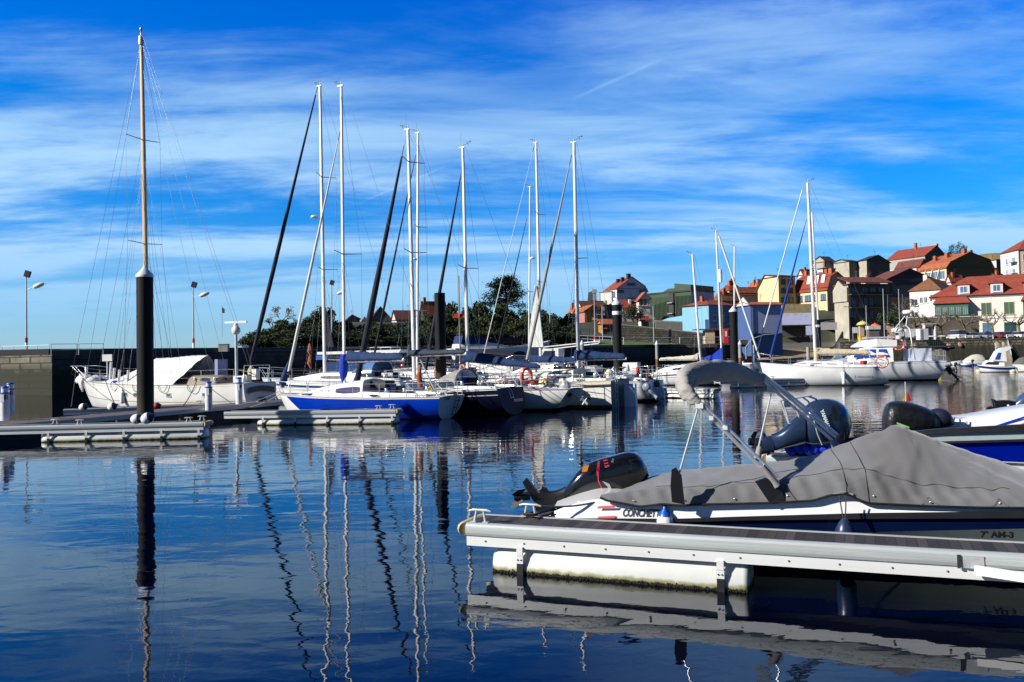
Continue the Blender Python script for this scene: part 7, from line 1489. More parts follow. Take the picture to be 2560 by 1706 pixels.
# ================================================================ foreground: boat under grey canvas
HA = D(1375, 1287, 10.95); HB = D(2560, 1300, 9.85)
hd_ = (HB-HA); hd_.z = 0; hd_.normalize(); hn = V((hd_.y, -hd_.x, 0))         # hn faces the camera
FB_ = thing('motorboat', (HA.x, HA.y, 0), 'white and navy motorboat moored at the near pontoon', 'motorboat', math.atan2(hd_.y, hd_.x)); FO = V((HA.x, HA.y, 0))
def hp(px, py, off=0.0):                       # pixel on the near side plane of the hull -> local (x, y, z)
    r = ray(px, py); k = (hn.dot(FO-CC)+off)/hn.dot(r); P = CC+r*k; q = P-FO; return V((q.dot(hd_), -off, P.z))
def lp(px, py, d): P = D(px, py, d)-FO; return V((P.dot(hd_), -P.dot(hn), P.z))
def interp(tab, x):
    if x <= tab[0][0]: return tab[0][1]
    for (a, b_), (c, d_) in zip(tab[:-1], tab[1:]):
        if x <= c: return b_+(d_-b_)*(x-a)/(c-a)
    return tab[-1][1]
BW = 1.95
def smooth_tab(tab, x, w_=18): return sum(interp(tab, x+k*w_/3) for k in (-3, -2, -1, 0, 1, 2, 3))/7
gun = [(1374, 1284), (1400, 1272), (1430, 1262), (1470, 1250), (1500, 1246), (1560, 1256), (1640, 1262), (1800, 1257), (1930, 1252), (2030, 1247), (2080, 1232), (2123, 1230), (2150, 1246), (2180, 1254), (2309, 1261), (2560, 1266), (2700, 1269)]
hull_rows = [('t', 0), ('rub_t', [(1374, 1296), (1700, 1297), (1840, 1292), (2158, 1283), (2560, 1278), (2700, 1276)]), ('rub_b', [(1374, 1305), (1700, 1306), (1840, 1302), (2158, 1298), (2560, 1296), (2700, 1295)]),
             ('nav_b', [(1374, 1318), (1600, 1325), (1840, 1330), (2158, 1331), (2560, 1322), (2700, 1319)]), ('low', [(1374, 1360), (2700, 1375)]), ('bot', [(1374, 1440), (2700, 1440)])]
xs = [1374+i*13 for i in range(127)]
def tap(px): return .96*max(0, (px-2600)/412)**2 if px < 3012 else .96
def hullpart(name, ta, tb, off_a, off_b, m, n=4):
    mb = MB(); rings = []
    for px in xs:
        g = []
        for k in range(n+1):
            f = k/n; ya = smooth_tab(ta, px) if isinstance(ta, list) else ta; yb_ = smooth_tab(tb, px); e = max(0, (1440-px)/66)
            g.append(hp(px, ya+(yb_-ya)*f, (off_a+(off_b-off_a)*f)-.35*e**2-tap(px)))
        rings.append(g)
    return mb.loft(rings, closed=False, cap=False).build(name, m, FB_)
WG2 = mat('bright white gelcoat', (.82, .83, .84), .18, var=.03, vs=1, coat=.5)
hullpart('topside', gun, hull_rows[1][1], -.05, .0, WG2)
o = hullpart('rubbing_strake', hull_rows[1][1], hull_rows[2][1], .035, .035, mat('black rubbing strake', (.02, .02, .025), .35))
hullpart('navy_band', hull_rows[2][1], hull_rows[3][1], .0, -.03, mat('navy band', (.003, .009, .05), .2, coat=.4))
hullpart('lower_hull', hull_rows[3][1], hull_rows[4][1], -.03, -.22, mat('pale green grey bottom', (.36, .42, .38), .35))
hullpart('bottom', hull_rows[4][1], hull_rows[5][1], -.22, -.75, mat('dark antifouling', (.02, .025, .04), .6))
# far side and stern closing faces
m_ = MB(); rings = []
for px in xs:
    a = hp(px, smooth_tab(gun, px), -.05-tap(px)); e = max(0, (1440-px)/66); yw = max(BW-tap(px), a.y+.02); rings.append([V((a.x, a.y+.01+.35*e**2, a.z)), V((a.x, (a.y+yw)*.5, a.z+.05)), V((a.x, yw-.35*e**2, a.z)), V((a.x, max(yw-.25, (a.y+yw)*.5), -.1))])
m_.loft(rings, closed=False, cap=False).build('deck', WG2, FB_)
a0 = rings[0]; MB().ext([V((a0[0].x-.01, .35, -.2)), V((a0[0].x-.01, .36, a0[0].z)), V((a0[0].x-.01, BW-.4, a0[0].z)), V((a0[0].x-.01, BW-.5, -.2))], (.05, 0, 0)).build('transom', WG2, FB_)
# writing on the side
def on_side(px, py, s, size_px, m, name, shear=0, off=.012, bold=0, wx=1.0, lean=0.0):
    a = hp(px, py, off); up_ = hp(px, py-50, off); sc_ = (up_.z-a.z)/50; size = size_px*sc_*1.38; a = hp(px, py, off[0] if 0 else off); vd = hp(px, py-20, off-lean)-a
    return text(s, frame(a, V((1, 0, 0)), V((0, vd.y, vd.z))) @ Matrix.Diagonal((wx, 1, 1, 1)), size, m, name, FB_, ext=.0015, shear=shear, bold=bold)
CHAR = mat('charcoal lettering', (.06, .06, .07), .4)
on_side(1556, 1291, 'CONCHETTO', 18.5, CHAR, 'name_lettering', .22, -.0035, .005, .66, .0235)
on_side(2452, 1343, '7ª AM-3', 14.5, mat('black lettering', (.01, .01, .01), .4), 'registration_lettering', 0, .012, .005, 1.15)
PINK = mat('faded red flag paint', (.62, .10, .12), .5)
for y0, y1 in ((1265, 1271), (1291, 1297)): MB().add([hp(1496, y0+1, .004), hp(1541, y0-1, .006), hp(1537, y1-1, .012), hp(1493, y1+1, .012)], [(0, 1, 2, 3)]).build('flag_stripe', PINK, FB_)
# ---------------------------------------------------------------- the cover: hem, skirt fold, ridge, far side
hem = [(1500, 1241), (1512, 1250), (1560, 1258), (1600, 1266), (1655, 1259), (1700, 1263), (1760, 1260), (1860, 1258), (1930, 1256), (2030, 1251), (2075, 1237), (2120, 1234), (2145, 1248), (2170, 1257), (2230, 1260), (2309, 1264), (2450, 1268), (2560, 1269), (2700, 1272)]
fold = [(1500, 1240), (1520, 1233), (1640, 1222), (1710, 1224), (1808, 1219), (1919, 1208), (2000, 1200), (2118, 1183), (2181, 1190), (2250, 1213), (2316, 1233), (2420, 1236), (2560, 1237), (2700, 1240)]
ridge = [(1500, 1239), (1560, 1214), (1600, 1199), (1637, 1188), (1720, 1173), (1800, 1168), (1877, 1160), (1940, 1155), (2005, 1149), (2060, 1139), (2118, 1121), (2180, 1103), (2240, 1086), (2280, 1070), (2302, 1062), (2325, 1067), (2357, 1081), (2450, 1112), (2560, 1145), (2700, 1185), (3000, 1262)]
def cover():
    cx = [1500+i*7 for i in range(214)]; rings = []; rd = random.Random(3); PK = lp(2302, 1062, 11.0)
    for i, px in enumerate(cx):
        ph = smooth_tab(hem, px, 9); pf_ = smooth_tab(fold, px, 14); pr_ = smooth_tab(ridge, px, 9) if not 2270 < px < 2335 else interp(ridge, px)
        A = hp(px, ph, .03-tap(px)); x = A.x
        Bq = hp(px, pf_, -.10-tap(px))
        # ridge: on the line y = BW*.5 with the pixel row; solve depth
        dr = (FO.y+ (hd_*x).y) + .52*BW; R3 = lp(px, pr_, dr)
        g = []
        for k in range(5): f = k/4; p = A.lerp(Bq, f); g.append(V((x, p.y-.02*sin(pi*f), p.z)))
        for k in range(1, 13):
            f = k/12; p = V((x, Bq.y+(R3.y-Bq.y)*f, Bq.z+(R3.z-Bq.z)*(f**.82))); g.append(p)
        for k in range(1, 9):
            f = k/8; zf = .66+.0*x; yw = max(BW-tap(px), R3.y+.01); p = V((x, R3.y+(yw+.03-R3.y)*f, R3.z+(zf-R3.z)*(f**1.25))); g.append(p)
        # wrinkles
        for j, p in enumerate(g):
            s_ = min(1, j/3)*min(1, (len(g)-1-j)/3); q = x*3.0
            wv = .006*sin(q*2.6+j*.55)+.005*sin(q*5.3-j*.8+1)+.003*sin(q*11+j*.3)
            fan = .02*sin((x-3.3)*9/(1+.35*j))*max(0, 1-abs(x-3.6)/1.6) if j < 17 else 0
            if j < 6: wv *= 1.3
            dx_, dz_ = p.x-PK.x, p.z-PK.z; ds = sqrt(dx_*dx_+dz_*dz_+(p.y-PK.y)**2); ag = math.atan2(dz_+.35*(p.y-PK.y), abs(dx_)+.05)
            rad_ = .030*(.6-abs(sin(ag*13+1.2*sin(ag*7))))*min(1, ds/.5)*max(0, 1-ds/3.2)
            p.z += (wv+fan+rad_)*s_; 
            if 0 < j < 6: p.y += (.030*(abs(sin(q*2.3+j*.35))-.5)+.014*sin(q*9.7+j))*min(1, j/2)
        rings.append(g)
    m = mat('weathered grey boat canvas', (.135, .14, .15), .9, var=.16, vs=1.3, detail=9, bump=.004, bs=120).copy(); n, l, b = nodes_of(m); b.inputs['Sheen Weight'].default_value = .25
    lk = b.inputs['Base Color'].links[0].from_socket; tcx = n.new('ShaderNodeTexCoord'); no = n.new('ShaderNodeTexNoise'); no.inputs['Scale'].default_value = .8; no.inputs['Detail'].default_value = 6; l.new(tcx.outputs['Object'], no.inputs[0])
    mr = n.new('ShaderNodeMapRange'); mr.inputs[1].default_value = .5; mr.inputs[2].default_value = .7; mr.inputs[4].default_value = .45; l.new(no.outputs[0], mr.inputs[0]); mx = n.new('ShaderNodeMixRGB'); l.new(mr.outputs[0], mx.inputs[0]); l.new(lk, mx.inputs[1]); mx.inputs[2].default_value = (.10, .085, .08, 1); l.new(mx.outputs[0], b.inputs['Base Color'])
    # cloth folds as bump
    w1 = n.new('ShaderNodeTexNoise'); w1.noise_type = 'RIDGED_MULTIFRACTAL'; w1.inputs['Scale'].default_value = .45; w1.inputs['Detail'].default_value = 2.5; w1.inputs['Distortion'].default_value = .6; mp = n.new('ShaderNodeMapping'); mp.inputs['Scale'].default_value = (5, 1.6, 2.2); mp.inputs['Rotation'].default_value = (0, .5, .5); l.new(tcx.outputs['Object'], mp.inputs[0]); l.new(mp.outputs[0], w1.inputs[0])
    bp = n.new('ShaderNodeBump'); bp.inputs['Distance'].default_value = .03; l.new(w1.outputs[0], bp.inputs['Height']); old = b.inputs['Normal'].links[0].from_socket; l.new(old, bp.inputs['Normal']); l.new(bp.outputs[0], b.inputs['Normal'])
    t = thing('boat_cover', FB_.location.copy(), 'large grey canvas cover tented over the near motorboat', 'boat cover', FB_.rotation_euler.z)
    MB().loft(rings, closed=False, cap=False).build('canvas', m, t)
    MB().tube([g[0]+V((0, -.012, -.004)) for g in rings], .014, 6).build('hem_piping', BLACK, t)
    # seams
    def seam(idx_j, i0, i1, nm='seam'):
        MB().tube([rings[i][idx_j]+V((0, -.004, .006)) for i in range(i0, i1)], .0035, 4).build(nm, mat('olive seam thread', (.10, .10, .05), .8), t)
    seam(5, 20, 150); 
    for px in (2119, 2172): 
        i = int((px-1500)/7); MB().tube([rings[i][j]+V((0, -.004, .006)) for j in range(0, 17)], .0035, 4).build('seam', mat('dark seam thread', (.05, .05, .05), .8), t)
    for px in (1588, 1660-70, 1716, 1836, 1972, 2112+80, 2330, 2506):
        i = int((px-1500)/7); p = rings[i][1]; MB().lathe([(.012, 0), (.009, .006), (.002, .009)], p+V((0, -.012, .012)), 10, M=Matrix.Rotation(pi/2, 3, 'X')).build('snap_fastener', STEEL, t)
    for px in (1972, 2330, 2506):
        i = int((px-1500)/7); a = rings[i][3]; b1, b2 = rings[i-3][0], rings[i+3][0]; 
        for q in (b1, b2): MB().tube([a+V((0, -.01, .01)), a.lerp(q, .5)+V((0, -.014, 0)), q+V((0, -.012, .01))], .003, 4).build('patch_seam', mat('dark seam thread', (.05, .05, .05), .8), t)
    return t, rings
CVT, CRG = cover()
# tent pole tip
# ---------------------------------------------------------------- folded bimini
bt = thing('bimini_frame', FB_.location.copy(), 'stainless bimini frame with its canopy folded in a grey boot', 'bimini', FB_.rotation_euler.z)
def tubes(a, b_, offs, r, nm='frame_tube', m=STEEL):
    a, b_ = V(a), V(b_)
    for o_ in offs: MB().tube([a+V(o_), a.lerp(b_, .5)+V(o_)*.9, b_+V(o_)*.6], r, 8).build(nm, m, bt)
nb_, nt_ = lp(1938, 1203, 10.42), lp(1748, 1012, 10.42)
fb_, ft_ = lp(2082, 1103, 12.1), lp(1897, 942, 12.1)
tubes(nb_, nt_, [(0, 0, 0), (.035, 0, .045), (-.01, .03, -.01)], .018); tubes(fb_, ft_, [(0, 0, 0), (.04, 0, .05), (.07, 0, .085)], .019)
MB().box(lp(1748, 1014, 10.42), (.09, .05, .07)).build('pivot_clamp', mat('white nylon', (.72, .73, .74), .4), bt)
for px, py in ((1778, 1046), (1813, 1070)): MB().box(lp(px, py, 10.42), (.05, .06, .045)).build('slide_clamp', mat('white nylon', (.72, .73, .74), .4), bt)
for px, py in ((1968, 1003+8), (1926, 974)): MB().box(lp(px, py, 12.1), (.08, .07, .08)).build('slide_clamp', ALUD, bt)
MB().tube([lp(1746, 1016, 10.42), lp(1697, 1188, 10.5)], .0125, 8).build('aft_prop', STEEL, bt); MB().tube([lp(1928, 982, 12.1), lp(1897, 1117, 12.15)], .0125, 8).build('aft_prop', STEEL, bt)
DRK = mat('black plastic bracket', (.015, .015, .018), .45)
CAN = mat('grey canvas cuff', (.24, .235, .23), .9, var=.15, vs=4, bump=.004, bs=60)
def cuff(p0, p1, r0, r1, nm='canvas_cuff', m=CAN): MB().tube([p0, p0.lerp(p1, .5), p1], [r0, (r0+r1)/2*.9, r1], 12, sc=(1, .7)).build(nm, m, bt)
cuff(lp(1942, 1215, 10.40), lp(1905, 1165, 10.42), .075, .05); cuff(lp(2100, 1128, 12.0), lp(2082, 1104, 12.1), .12, .055)
cuff(lp(1893, 1150, 12.1), lp(1899, 1118, 12.15), .085, .055); MB().ext([lp(1680, 1256, 10.43), lp(1712, 1262, 10.43), lp(1704, 1190, 10.43), lp(1690, 1170, 10.43), lp(1679, 1175, 10.43), lp(1676, 1215, 10.43)], (0, .06, 0)).build('side_bracket', DRK, bt)
MB().ext([lp(1888, 1205, 10.36), lp(1925, 1260, 10.34), lp(1962, 1250, 10.34), lp(1955, 1230, 10.36), lp(1915, 1195, 10.36)], (0, .07, 0)).build('side_bracket', DRK, bt)
MB().ext([lp(1886, 1118, 12.25), lp(1896, 1126, 12.25), lp(1908, 1122, 12.25), lp(1903, 1098, 12.25), lp(1890, 1096, 12.25)], (0, .05, 0)).build('far_bracket', DRK, bt)
# the boot: a fat roll of canvas from the near pivot over to the far side
sp_ = [lp(1749, 1008, 10.42), lp(1733, 995, 10.45), lp(1715, 975, 10.5), lp(1707, 955, 10.6), lp(1718, 938, 10.75), lp(1750, 927, 10.95), lp(1790, 922, 11.2), lp(1825, 924, 11.5), lp(1858, 933, 11.8), lp(1885, 942, 12.0), lp(1903, 946, 12.1)]
rs_ = [.045, .085, .115, .14, .155, .155, .15, .145, .125, .105, .10]
rings = []; rd = random.Random(6); K = 20; P_ = []
for i in range(61):
    f = i/60*(len(sp_)-1); k = min(len(sp_)-2, int(f)); u = f-k; u = u*u*(3-2*u)*.5+u*.5; P_.append((sp_[k].lerp(sp_[k+1], u), rs_[k]+(rs_[k+1]-rs_[k])*u))
for i, (p, r) in enumerate(P_):
    a = P_[max(0, i-1)][0]; b_ = P_[min(60, i+1)][0]; d_ = (b_-a).normalized(); q = d_.cross(V((0, 0, 1))); q.normalize(); up_ = q.cross(d_).normalized(); g = []
    for k in range(K):
        th = 2*pi*k/K; cr_ = 1+.055*sin(i*1.15+3*sin(th))+.03*sin(i*.5+k*1.3)+(.05*sin(i*2.3) if i < 22 else .012*sin(i*2.3)); yy = sin(th)*(1.0 if sin(th) > 0 else 1.12)
        g.append(p+q*(cos(th)*r*.70*cr_)+up_*(yy*r*cr_*(.80 if sin(th) > 0 else 1.0)))
    rings.append(g)
MB().loft(rings).build('canopy_boot', mat('folded grey canopy', (.34, .33, .31), .9, var=.12, vs=3, bump=.02, bs=9, stretch=(1, 1, 2.5)), bt)
MB().tube([g[K*3//4-2]+V((0, -.004, -.0)) for g in rings[10:52]], .005, 4).build('boot_zip', mat('olive zip', (.14, .15, .09), .7), bt)
# ---------------------------------------------------------------- black tilted outboard on the near boat
ob = bpy.data.objects.new('outboard_motor', None); COL.objects.link(ob); ob.parent = FB_
def plane_pts(d): return lambda px, py: lp(px, py, d)
Q = plane_pts(11.75)
def cowl_loft(axis, m, nm, par, n=22, pw=.75):
    """axis: list of (px_top, py_top, px_bot, py_bot, half width m)"""
    rg = []
    for (x0, y0, x1, y1, w_) in axis:
        a, b_ = Q(x0, y0), Q(x1, y1); c = (a+b_)/2; h = (a-b_)/2
        rg.append([c+h*math.copysign(abs(sin(t))**pw, sin(t))+V((0, 1, 0))*w_*math.copysign(abs(cos(t))**pw, cos(t)) for t in [2*pi*k/n for k in range(n)]])
    # refine
    out_ = []
    for g0, g1 in zip(rg[:-1], rg[1:]):
        for k in range(3): out_.append([p.lerp(q_, k/3) for p, q_ in zip(g0, g1)])
    out_.append(rg[-1])
    for _ in range(2): out_ = [out_[0]]+[[(a+b_*2+c)/4 for a, b_, c in zip(out_[i-1], out_[i], out_[i+1])] for i in range(1, len(out_)-1)]+[out_[-1]]
    return MB().loft(out_).build(nm, m, par)
GB = mat('glossy black engine cowl', (.006, .0065, .008), .16, var=.2, vs=3, coat=.6); SB = mat('satin black engine leg', (.008, .008, .01), .38, var=.2)
cowl_loft([(1412, 1222, 1416, 1262, .10), (1428, 1198, 1440, 1258, .16), (1452, 1168, 1470, 1250, .21), (1485, 1150, 1505, 1243, .24), (1530, 1140, 1545, 1235, .25), (1562, 1130, 1588, 1226, .25), (1588, 1130, 1606, 1215, .22), (1604, 1142, 1617, 1200, .17), (1616, 1162, 1623, 1188, .10)], GB, 'cowl', ob)
cowl_loft([(1352, 1222, 1330, 1286, .035), (1372, 1230, 1365, 1288, .05), (1400, 1224, 1398, 1286, .075), (1420, 1212, 1435, 1272, .10), (1450, 1200, 1470, 1262, .11)], SB, 'leg', ob)
MB().ext([Q(1306, 1207), Q(1316, 1195), Q(1336, 1219), Q(1352, 1243), Q(1345, 1262), Q(1332, 1252)], (0, .05, 0)).build('cavitation_plate', SB, ob)
MB().ext([Q(1355, 1218), Q(1366, 1220), Q(1392, 1262), Q(1360, 1292), Q(1338, 1286)], (0, .04, 0)).build('skeg', SB, ob)
pr_c = Q(1296, 1240); pm = MB()
for k in range(3):
    a = 2*pi*k/3+.4; dr1 = V((-.25*cos(a)*0+.2*sin(a), cos(a), sin(a)*.95)); tw = V((.10, -.03, .05)); pm.ext([pr_c+dr1*.03-tw*.4, pr_c+dr1*.12-tw, pr_c+dr1*.17, pr_c+dr1*.12+tw, pr_c+dr1*.03+tw*.4], V((.012, .004, 0)))
pm.tube([Q(1285, 1244), Q(1325, 1240)], [.045, .06], 12); pm.build('propeller', SB, ob)
MB().lathe([(.02, 0), (.03, .01), (.03, .05), (.01, .06)], Q(1453, 1163), 8).build('cowl_catch', SB, ob)
dq = 11.75-.262
def decal(pts, m, nm):
    o = MB().add([Q(*p)+V((0, -.257, .0)) for p in pts], [tuple(range(len(pts)))]).build(nm, m, ob); return o
REDL = mat('hot pink red decal', (.80, .05, .10), .4); SILV = mat('silver decal', (.45, .48, .5), .35)
def cowltext(s, px, py, dirpx, size_px, m, name, off=-.262, bold=.004):
    a = Q(px, py)+V((0, off, 0)); b_ = Q(px+dirpx[0], py+dirpx[1])+V((0, off, 0)); xd = (b_-a).normalized(); yd = V((0, -1, 0)).cross(xd)*1; yd = xd.cross(V((0, 1, 0))); 
    if True: yd = V((0, -1, 0)).cross(xd)
    sc_ = size_px*11.5/FPX; return text(s, frame(a, xd, yd), sc_, m, name, ob, ext=.002, bold=bold)
cowltext('115', 1512, 1143, (6, 22), 15, REDL, 'power_lettering', -.262, .001); cowltext('MERCURY', 1499, 1146, (-3, 30), 8.5, REDL, 'maker_lettering', -.262, 0)
cowltext('115', 1535, 1140, (-6, 22), 7, SILV, 'small_lettering', -.262, 0)
decal([(1460, 1174), (1463, 1161), (1478, 1156), (1473, 1173)], mat('orange sticker', (.80, .25, .01), .5), 'orange_sticker')
MB().tube([Q(1500, 1174)+V((0, -.262, 0)), Q(1501, 1195)+V((0, -.266, 0)), Q(1508, 1210)+V((0, -.266, 0)), Q(1520, 1236)+V((0, -.25, 0))], .006, 5).build('red_pinstripe', REDL, ob)
for pts in ([(1510, 1196), (1527, 1203), (1533, 1215), (1520, 1207)], [(1522, 1208), (1536, 1218), (1541, 1226), (1528, 1222)]): decal(pts, SILV, 'silver_emblem')
# stern clutter: hydraulic rods, cleat and ropes
MB().tube([lp(1335, 1290, 11.0), lp(1380, 1278, 11.3), lp(1430, 1266, 11.6)], .05, 8).build('steering_rod', SB, ob)
hook(FO+hd_*0.02+V((0, 0, 0))+hd_*lp(1500, 1252, 10.9).x-hn*lp(1500, 1252, 10.9).y+V((0, 0, lp(1500, 1252, 10.9).z)), fgf.location+Matrix.Rotation(fgf.rotation_euler.z, 3, 'Z') @ V((.62, .56, .73)), .012, .05, 'dark stern line of the near motorboat to the pontoon cleat', m=ROPED)
def wl_(px, py, d): return D(px, py, d)
hook(wl_(2100, 1238, 10.3), wl_(1700, 1298, 10.72), .013, .05, 'twisted dark line along the near hull side', m=ROPED)
hook(wl_(1390, 1286, 10.9), wl_(1330, 1292, 10.6), .011, .03, 'short dark line at the tilted propeller', m=ROPED)
MB().lathe([(.012, 0), (.03, .005), (.03, .012), (.015, .03), (.04, .04)], hp(2110, 1238, .02), 10).build('deck_cleat', STEEL, FB_)
MB().box(hp(2108, 1236, .03), (.22, .03, .02)).build('cleat_bar', STEEL, FB_)
fn = thing('hull_fender', wl_(1663, 1310, 10.65), 'small white fender with blue top between hull and near pontoon', 'fender')
MB().lathe([(.07, -.35), (.105, -.28), (.105, .05), (.08, .10), (.06, .12)], n=18).build('body', BUOYW, fn); MB().lathe([(.085, .10), (.07, .14), (.03, .18), (.02, .24), (.01, .26)], n=14).build('blue_top', mat('blue fender top', (.0, .09, .45), .35), fn)
fn = thing('hull_fender', wl_(2112, 1330, 10.05), 'dark navy fender hanging from the near hull by two cords', 'fender'); MB().lathe([(.05, -.42), (.11, -.34), (.11, .02), (.07, .1), (.03, .15)], n=18).build('body', BUOYN, fn)
for dx in (-.04, .04): MB().tube([(dx*.3, 0, .14), (dx, .03, .42)], .008, 5).build('cord', ROPED, fn)
# ---------------------------------------------------------------- second row: blue boat with big outboard
d2 = 16.6; B2 = D(2010, 1125, d2); b2t = thing('motorboat', (B2.x, B2.y, 0), 'blue open motorboat behind the second finger pontoon', 'motorboat', R_(-16)); mw2 = Matrix.Rotation(R_(-16), 4, 'Z'); mw2.translation = V((B2.x, B2.y, 0)); inv2 = mw2.inverted(); n2_ = V((sin(R_(-16)), -cos(R_(-16)), 0))
def q2p(px, py, off=0.0):
    r = ray(px, py); o_ = V((B2.x, B2.y, 0)); k = (n2_.dot(o_-CC)+off)/n2_.dot(r); return inv2 @ (CC+r*k)
tabs = {'rail_t': [(1985, 1093), (2120, 1096), (2345, 1073), (2560, 1062), (2720, 1056)], 'rail_b': [(1985, 1104), (2120, 1106), (2345, 1084), (2560, 1078), (2720, 1074)], 'mid': [(1985, 1112), (2200, 1112), (2350, 1104), (2560, 1098), (2720, 1094)], 'mid_b': [(1985, 1118), (2200, 1118), (2350, 1110), (2560, 1104), (2720, 1100)], 'bot': [(1985, 1165), (2720, 1165)]}
def band2(nm, a, b_, oa, ob_, m, z_=0):
    rg = []
    for px in range(1985, 3015, 21):
        e = max(0, (2020-px)/35)+3.1*max(0, (px-2640)/375)**2; rg.append([q2p(px, interp(tabs[a], px)*(1-k/3)+interp(tabs[b_], px)*k/3, oa+(ob_-oa)*k/3-.3*e) for k in range(4)])
    return MB().loft(rg, closed=False, cap=False).build(nm, m, b2t)
band2('top_rail', 'rail_t', 'rail_b', .05, .06, BLACK); band2('grey_strake', 'rail_b', 'mid', -.02, 0, mat('grey green topside', (.30, .36, .38), .35)); band2('rubbing_strake', 'mid', 'mid_b', .05, .05, BLACK); band2('blue_hull', 'mid_b', 'bot', 0, -.2, mat('royal blue hull', (.0, .015, .42), .22, coat=.4))
rg = []
for px in range(1985, 3015, 21): kk = max(0, (px-2640)/375)**2; a = q2p(px, interp(tabs['rail_t'], px), .05-.93*kk); rg.append([V((a.x, a.y, a.z)), V((a.x, a.y+.12, a.z)), V((a.x, a.y+.16, a.z-.5+.5*kk)), V((a.x, a.y+1.7*(1-kk)+.17*kk, a.z-.55+.5*kk)), V((a.x, a.y+1.72*(1-kk)+.18*kk, a.z-.5+.5*kk)), V((a.x, a.y+1.76*(1-kk)+.19*kk, a.z-.55+.5*kk)), V((a.x, a.y+1.76*(1-kk)+.19*kk, a.z-.9))])
MB().loft(rg, closed=False, cap=False, smooth=False).build('deck', mat('dark deck interior', (.03, .035, .05), .6), b2t)
# blue folded cloth on the stern
rd = random.Random(9)
for k in range(6): p = q2p(1975+k*21, 1122-(k % 2)*4, .12); MB().lathe([(.02, -.1), (.13, -.07), (.17, 0), (.12, .07), (.02, .1)], p, 10, M=Matrix.Rotation(rd.uniform(.8, 1.4), 3, 'Y')).build('blue_bundle', mat('royal blue cloth', (.0, .02, .5), .7, bump=.02), b2t)
# the big navy outboard
oy = bpy.data.objects.new('outboard_motor', None); COL.objects.link(oy); oy.parent = b2t
Q = lambda px, py: inv2 @ D(px, py, d2-.2)
YM = mat('metallic navy cowl', (.026, .048, .10), .22, .35, var=.1, coat=.5)
_ob = ob
def cl2(ax, m, nm, pw=.8):
    return cowl_loft(ax, m, nm, oy, 24, pw)
cl2([(2012, 1017, 1996, 1100, .16), (2025, 1005, 2014, 1112, .27), (2045, 998, 2040, 1116, .34), (2068, 996, 2075, 1118, .37), (2092, 1001, 2098, 1115, .36), (2110, 1012, 2112, 1106, .31), (2122, 1030, 2124, 1090, .22), (2128, 1050, 2128, 1072, .10)], YM, 'cowl')
cl2([(1928, 1086, 1934, 1128, .08), (1946, 1080, 1952, 1124, .15), (1966, 1062, 1968, 1120, .22), (1990, 1040, 1992, 1116, .26), (2012, 1030, 2012, 1112, .27)], YM, 'midsection')
cl2([(1880, 1110, 1884, 1140, .03), (1898, 1098, 1900, 1138, .06), (1916, 1090, 1916, 1134, .09), (1934, 1090, 1936, 1132, .10)], mat('navy leg', (.02, .035, .08), .35, .2), 'leg')
MB().ext([Q(1906, 1082), Q(1914, 1086), Q(1926, 1136), Q(1918, 1140)], (0, .3, 0)).build('cavitation_plate', SB, oy); MB().tube([Q(1872, 1104), Q(1896, 1106)], [.07, .09], 12).build('propeller_hub', SB, oy)
for k in range(3):
    a = 2*pi*k/3; c = Q(1884, 1105); e1 = V((.05, cos(a), sin(a))); MB().ext([c+e1*.06, c+e1*.2+V((.06, 0, .03)), c+e1*.24, c+e1*.12-V((.06, 0, 0))], (.015, 0, 0)).build('propeller_blade', SB, oy)
def onc(px, py, off): return Q(px, py)+V((0, -off, 0))
MB().add([onc(2078, 1010, .392), onc(2088, 1018, .392), onc(2092, 1034, .392), onc(2090, 1048, .392), onc(2084, 1050, .395), onc(2078, 1036, .398), onc(2074, 1020, .398)], [tuple(range(7))]).build('air_intake', BLACK, oy)
ob = oy
def onctext(s, px, py, dpx, size_px, m, name, off):
    a = onc(px, py, off); b_ = onc(px+dpx[0], py+dpx[1], off); xd = (b_-a).normalized(); return text(s, frame(a, xd, V((0, -1, 0)).cross(xd)), size_px*16.4/FPX, m, name, oy, ext=.002, bold=.004)
onctext('YAMAHA', 2047, 1023, (12, 31), 11, mat('white decal', (.7, .72, .74), .4), 'maker_lettering', .40)
MB().tube([onc(2030, 1040, .36), onc(2040, 1080, .37), onc(2052, 1108, .34)], .01, 5).build('trim_line', SILV, oy)
# grab rail arch over the outboard
q = MB(); q.tube([q2p(1950, 1002, .3), q2p(2030, 988, .3)], .022, 8); q.tube([q2p(1950, 1002, .3), q2p(1990, 1105, .3)], .02, 8)
q.tube([q2p(1970, 1000, .3), q2p(2018, 990, .3), q2p(2040, 998, .2), q2p(2055, 1022, -.3)], .02, 8); q.tube([q2p(2005, 992, .3), q2p(2020, 1003, 0), q2p(2032, 1022, -.3)], .018, 8); q.build('stern_arch', STEEL, b2t)
for a_, b_ in (((1985, 1012), (2025, 1108)), ((1962, 1016), (1985, 1110))): MB().tube([q2p(*a_, .35), q2p(*b_, .35)], .018, 8).build('ski_pole', STEEL, b2t)
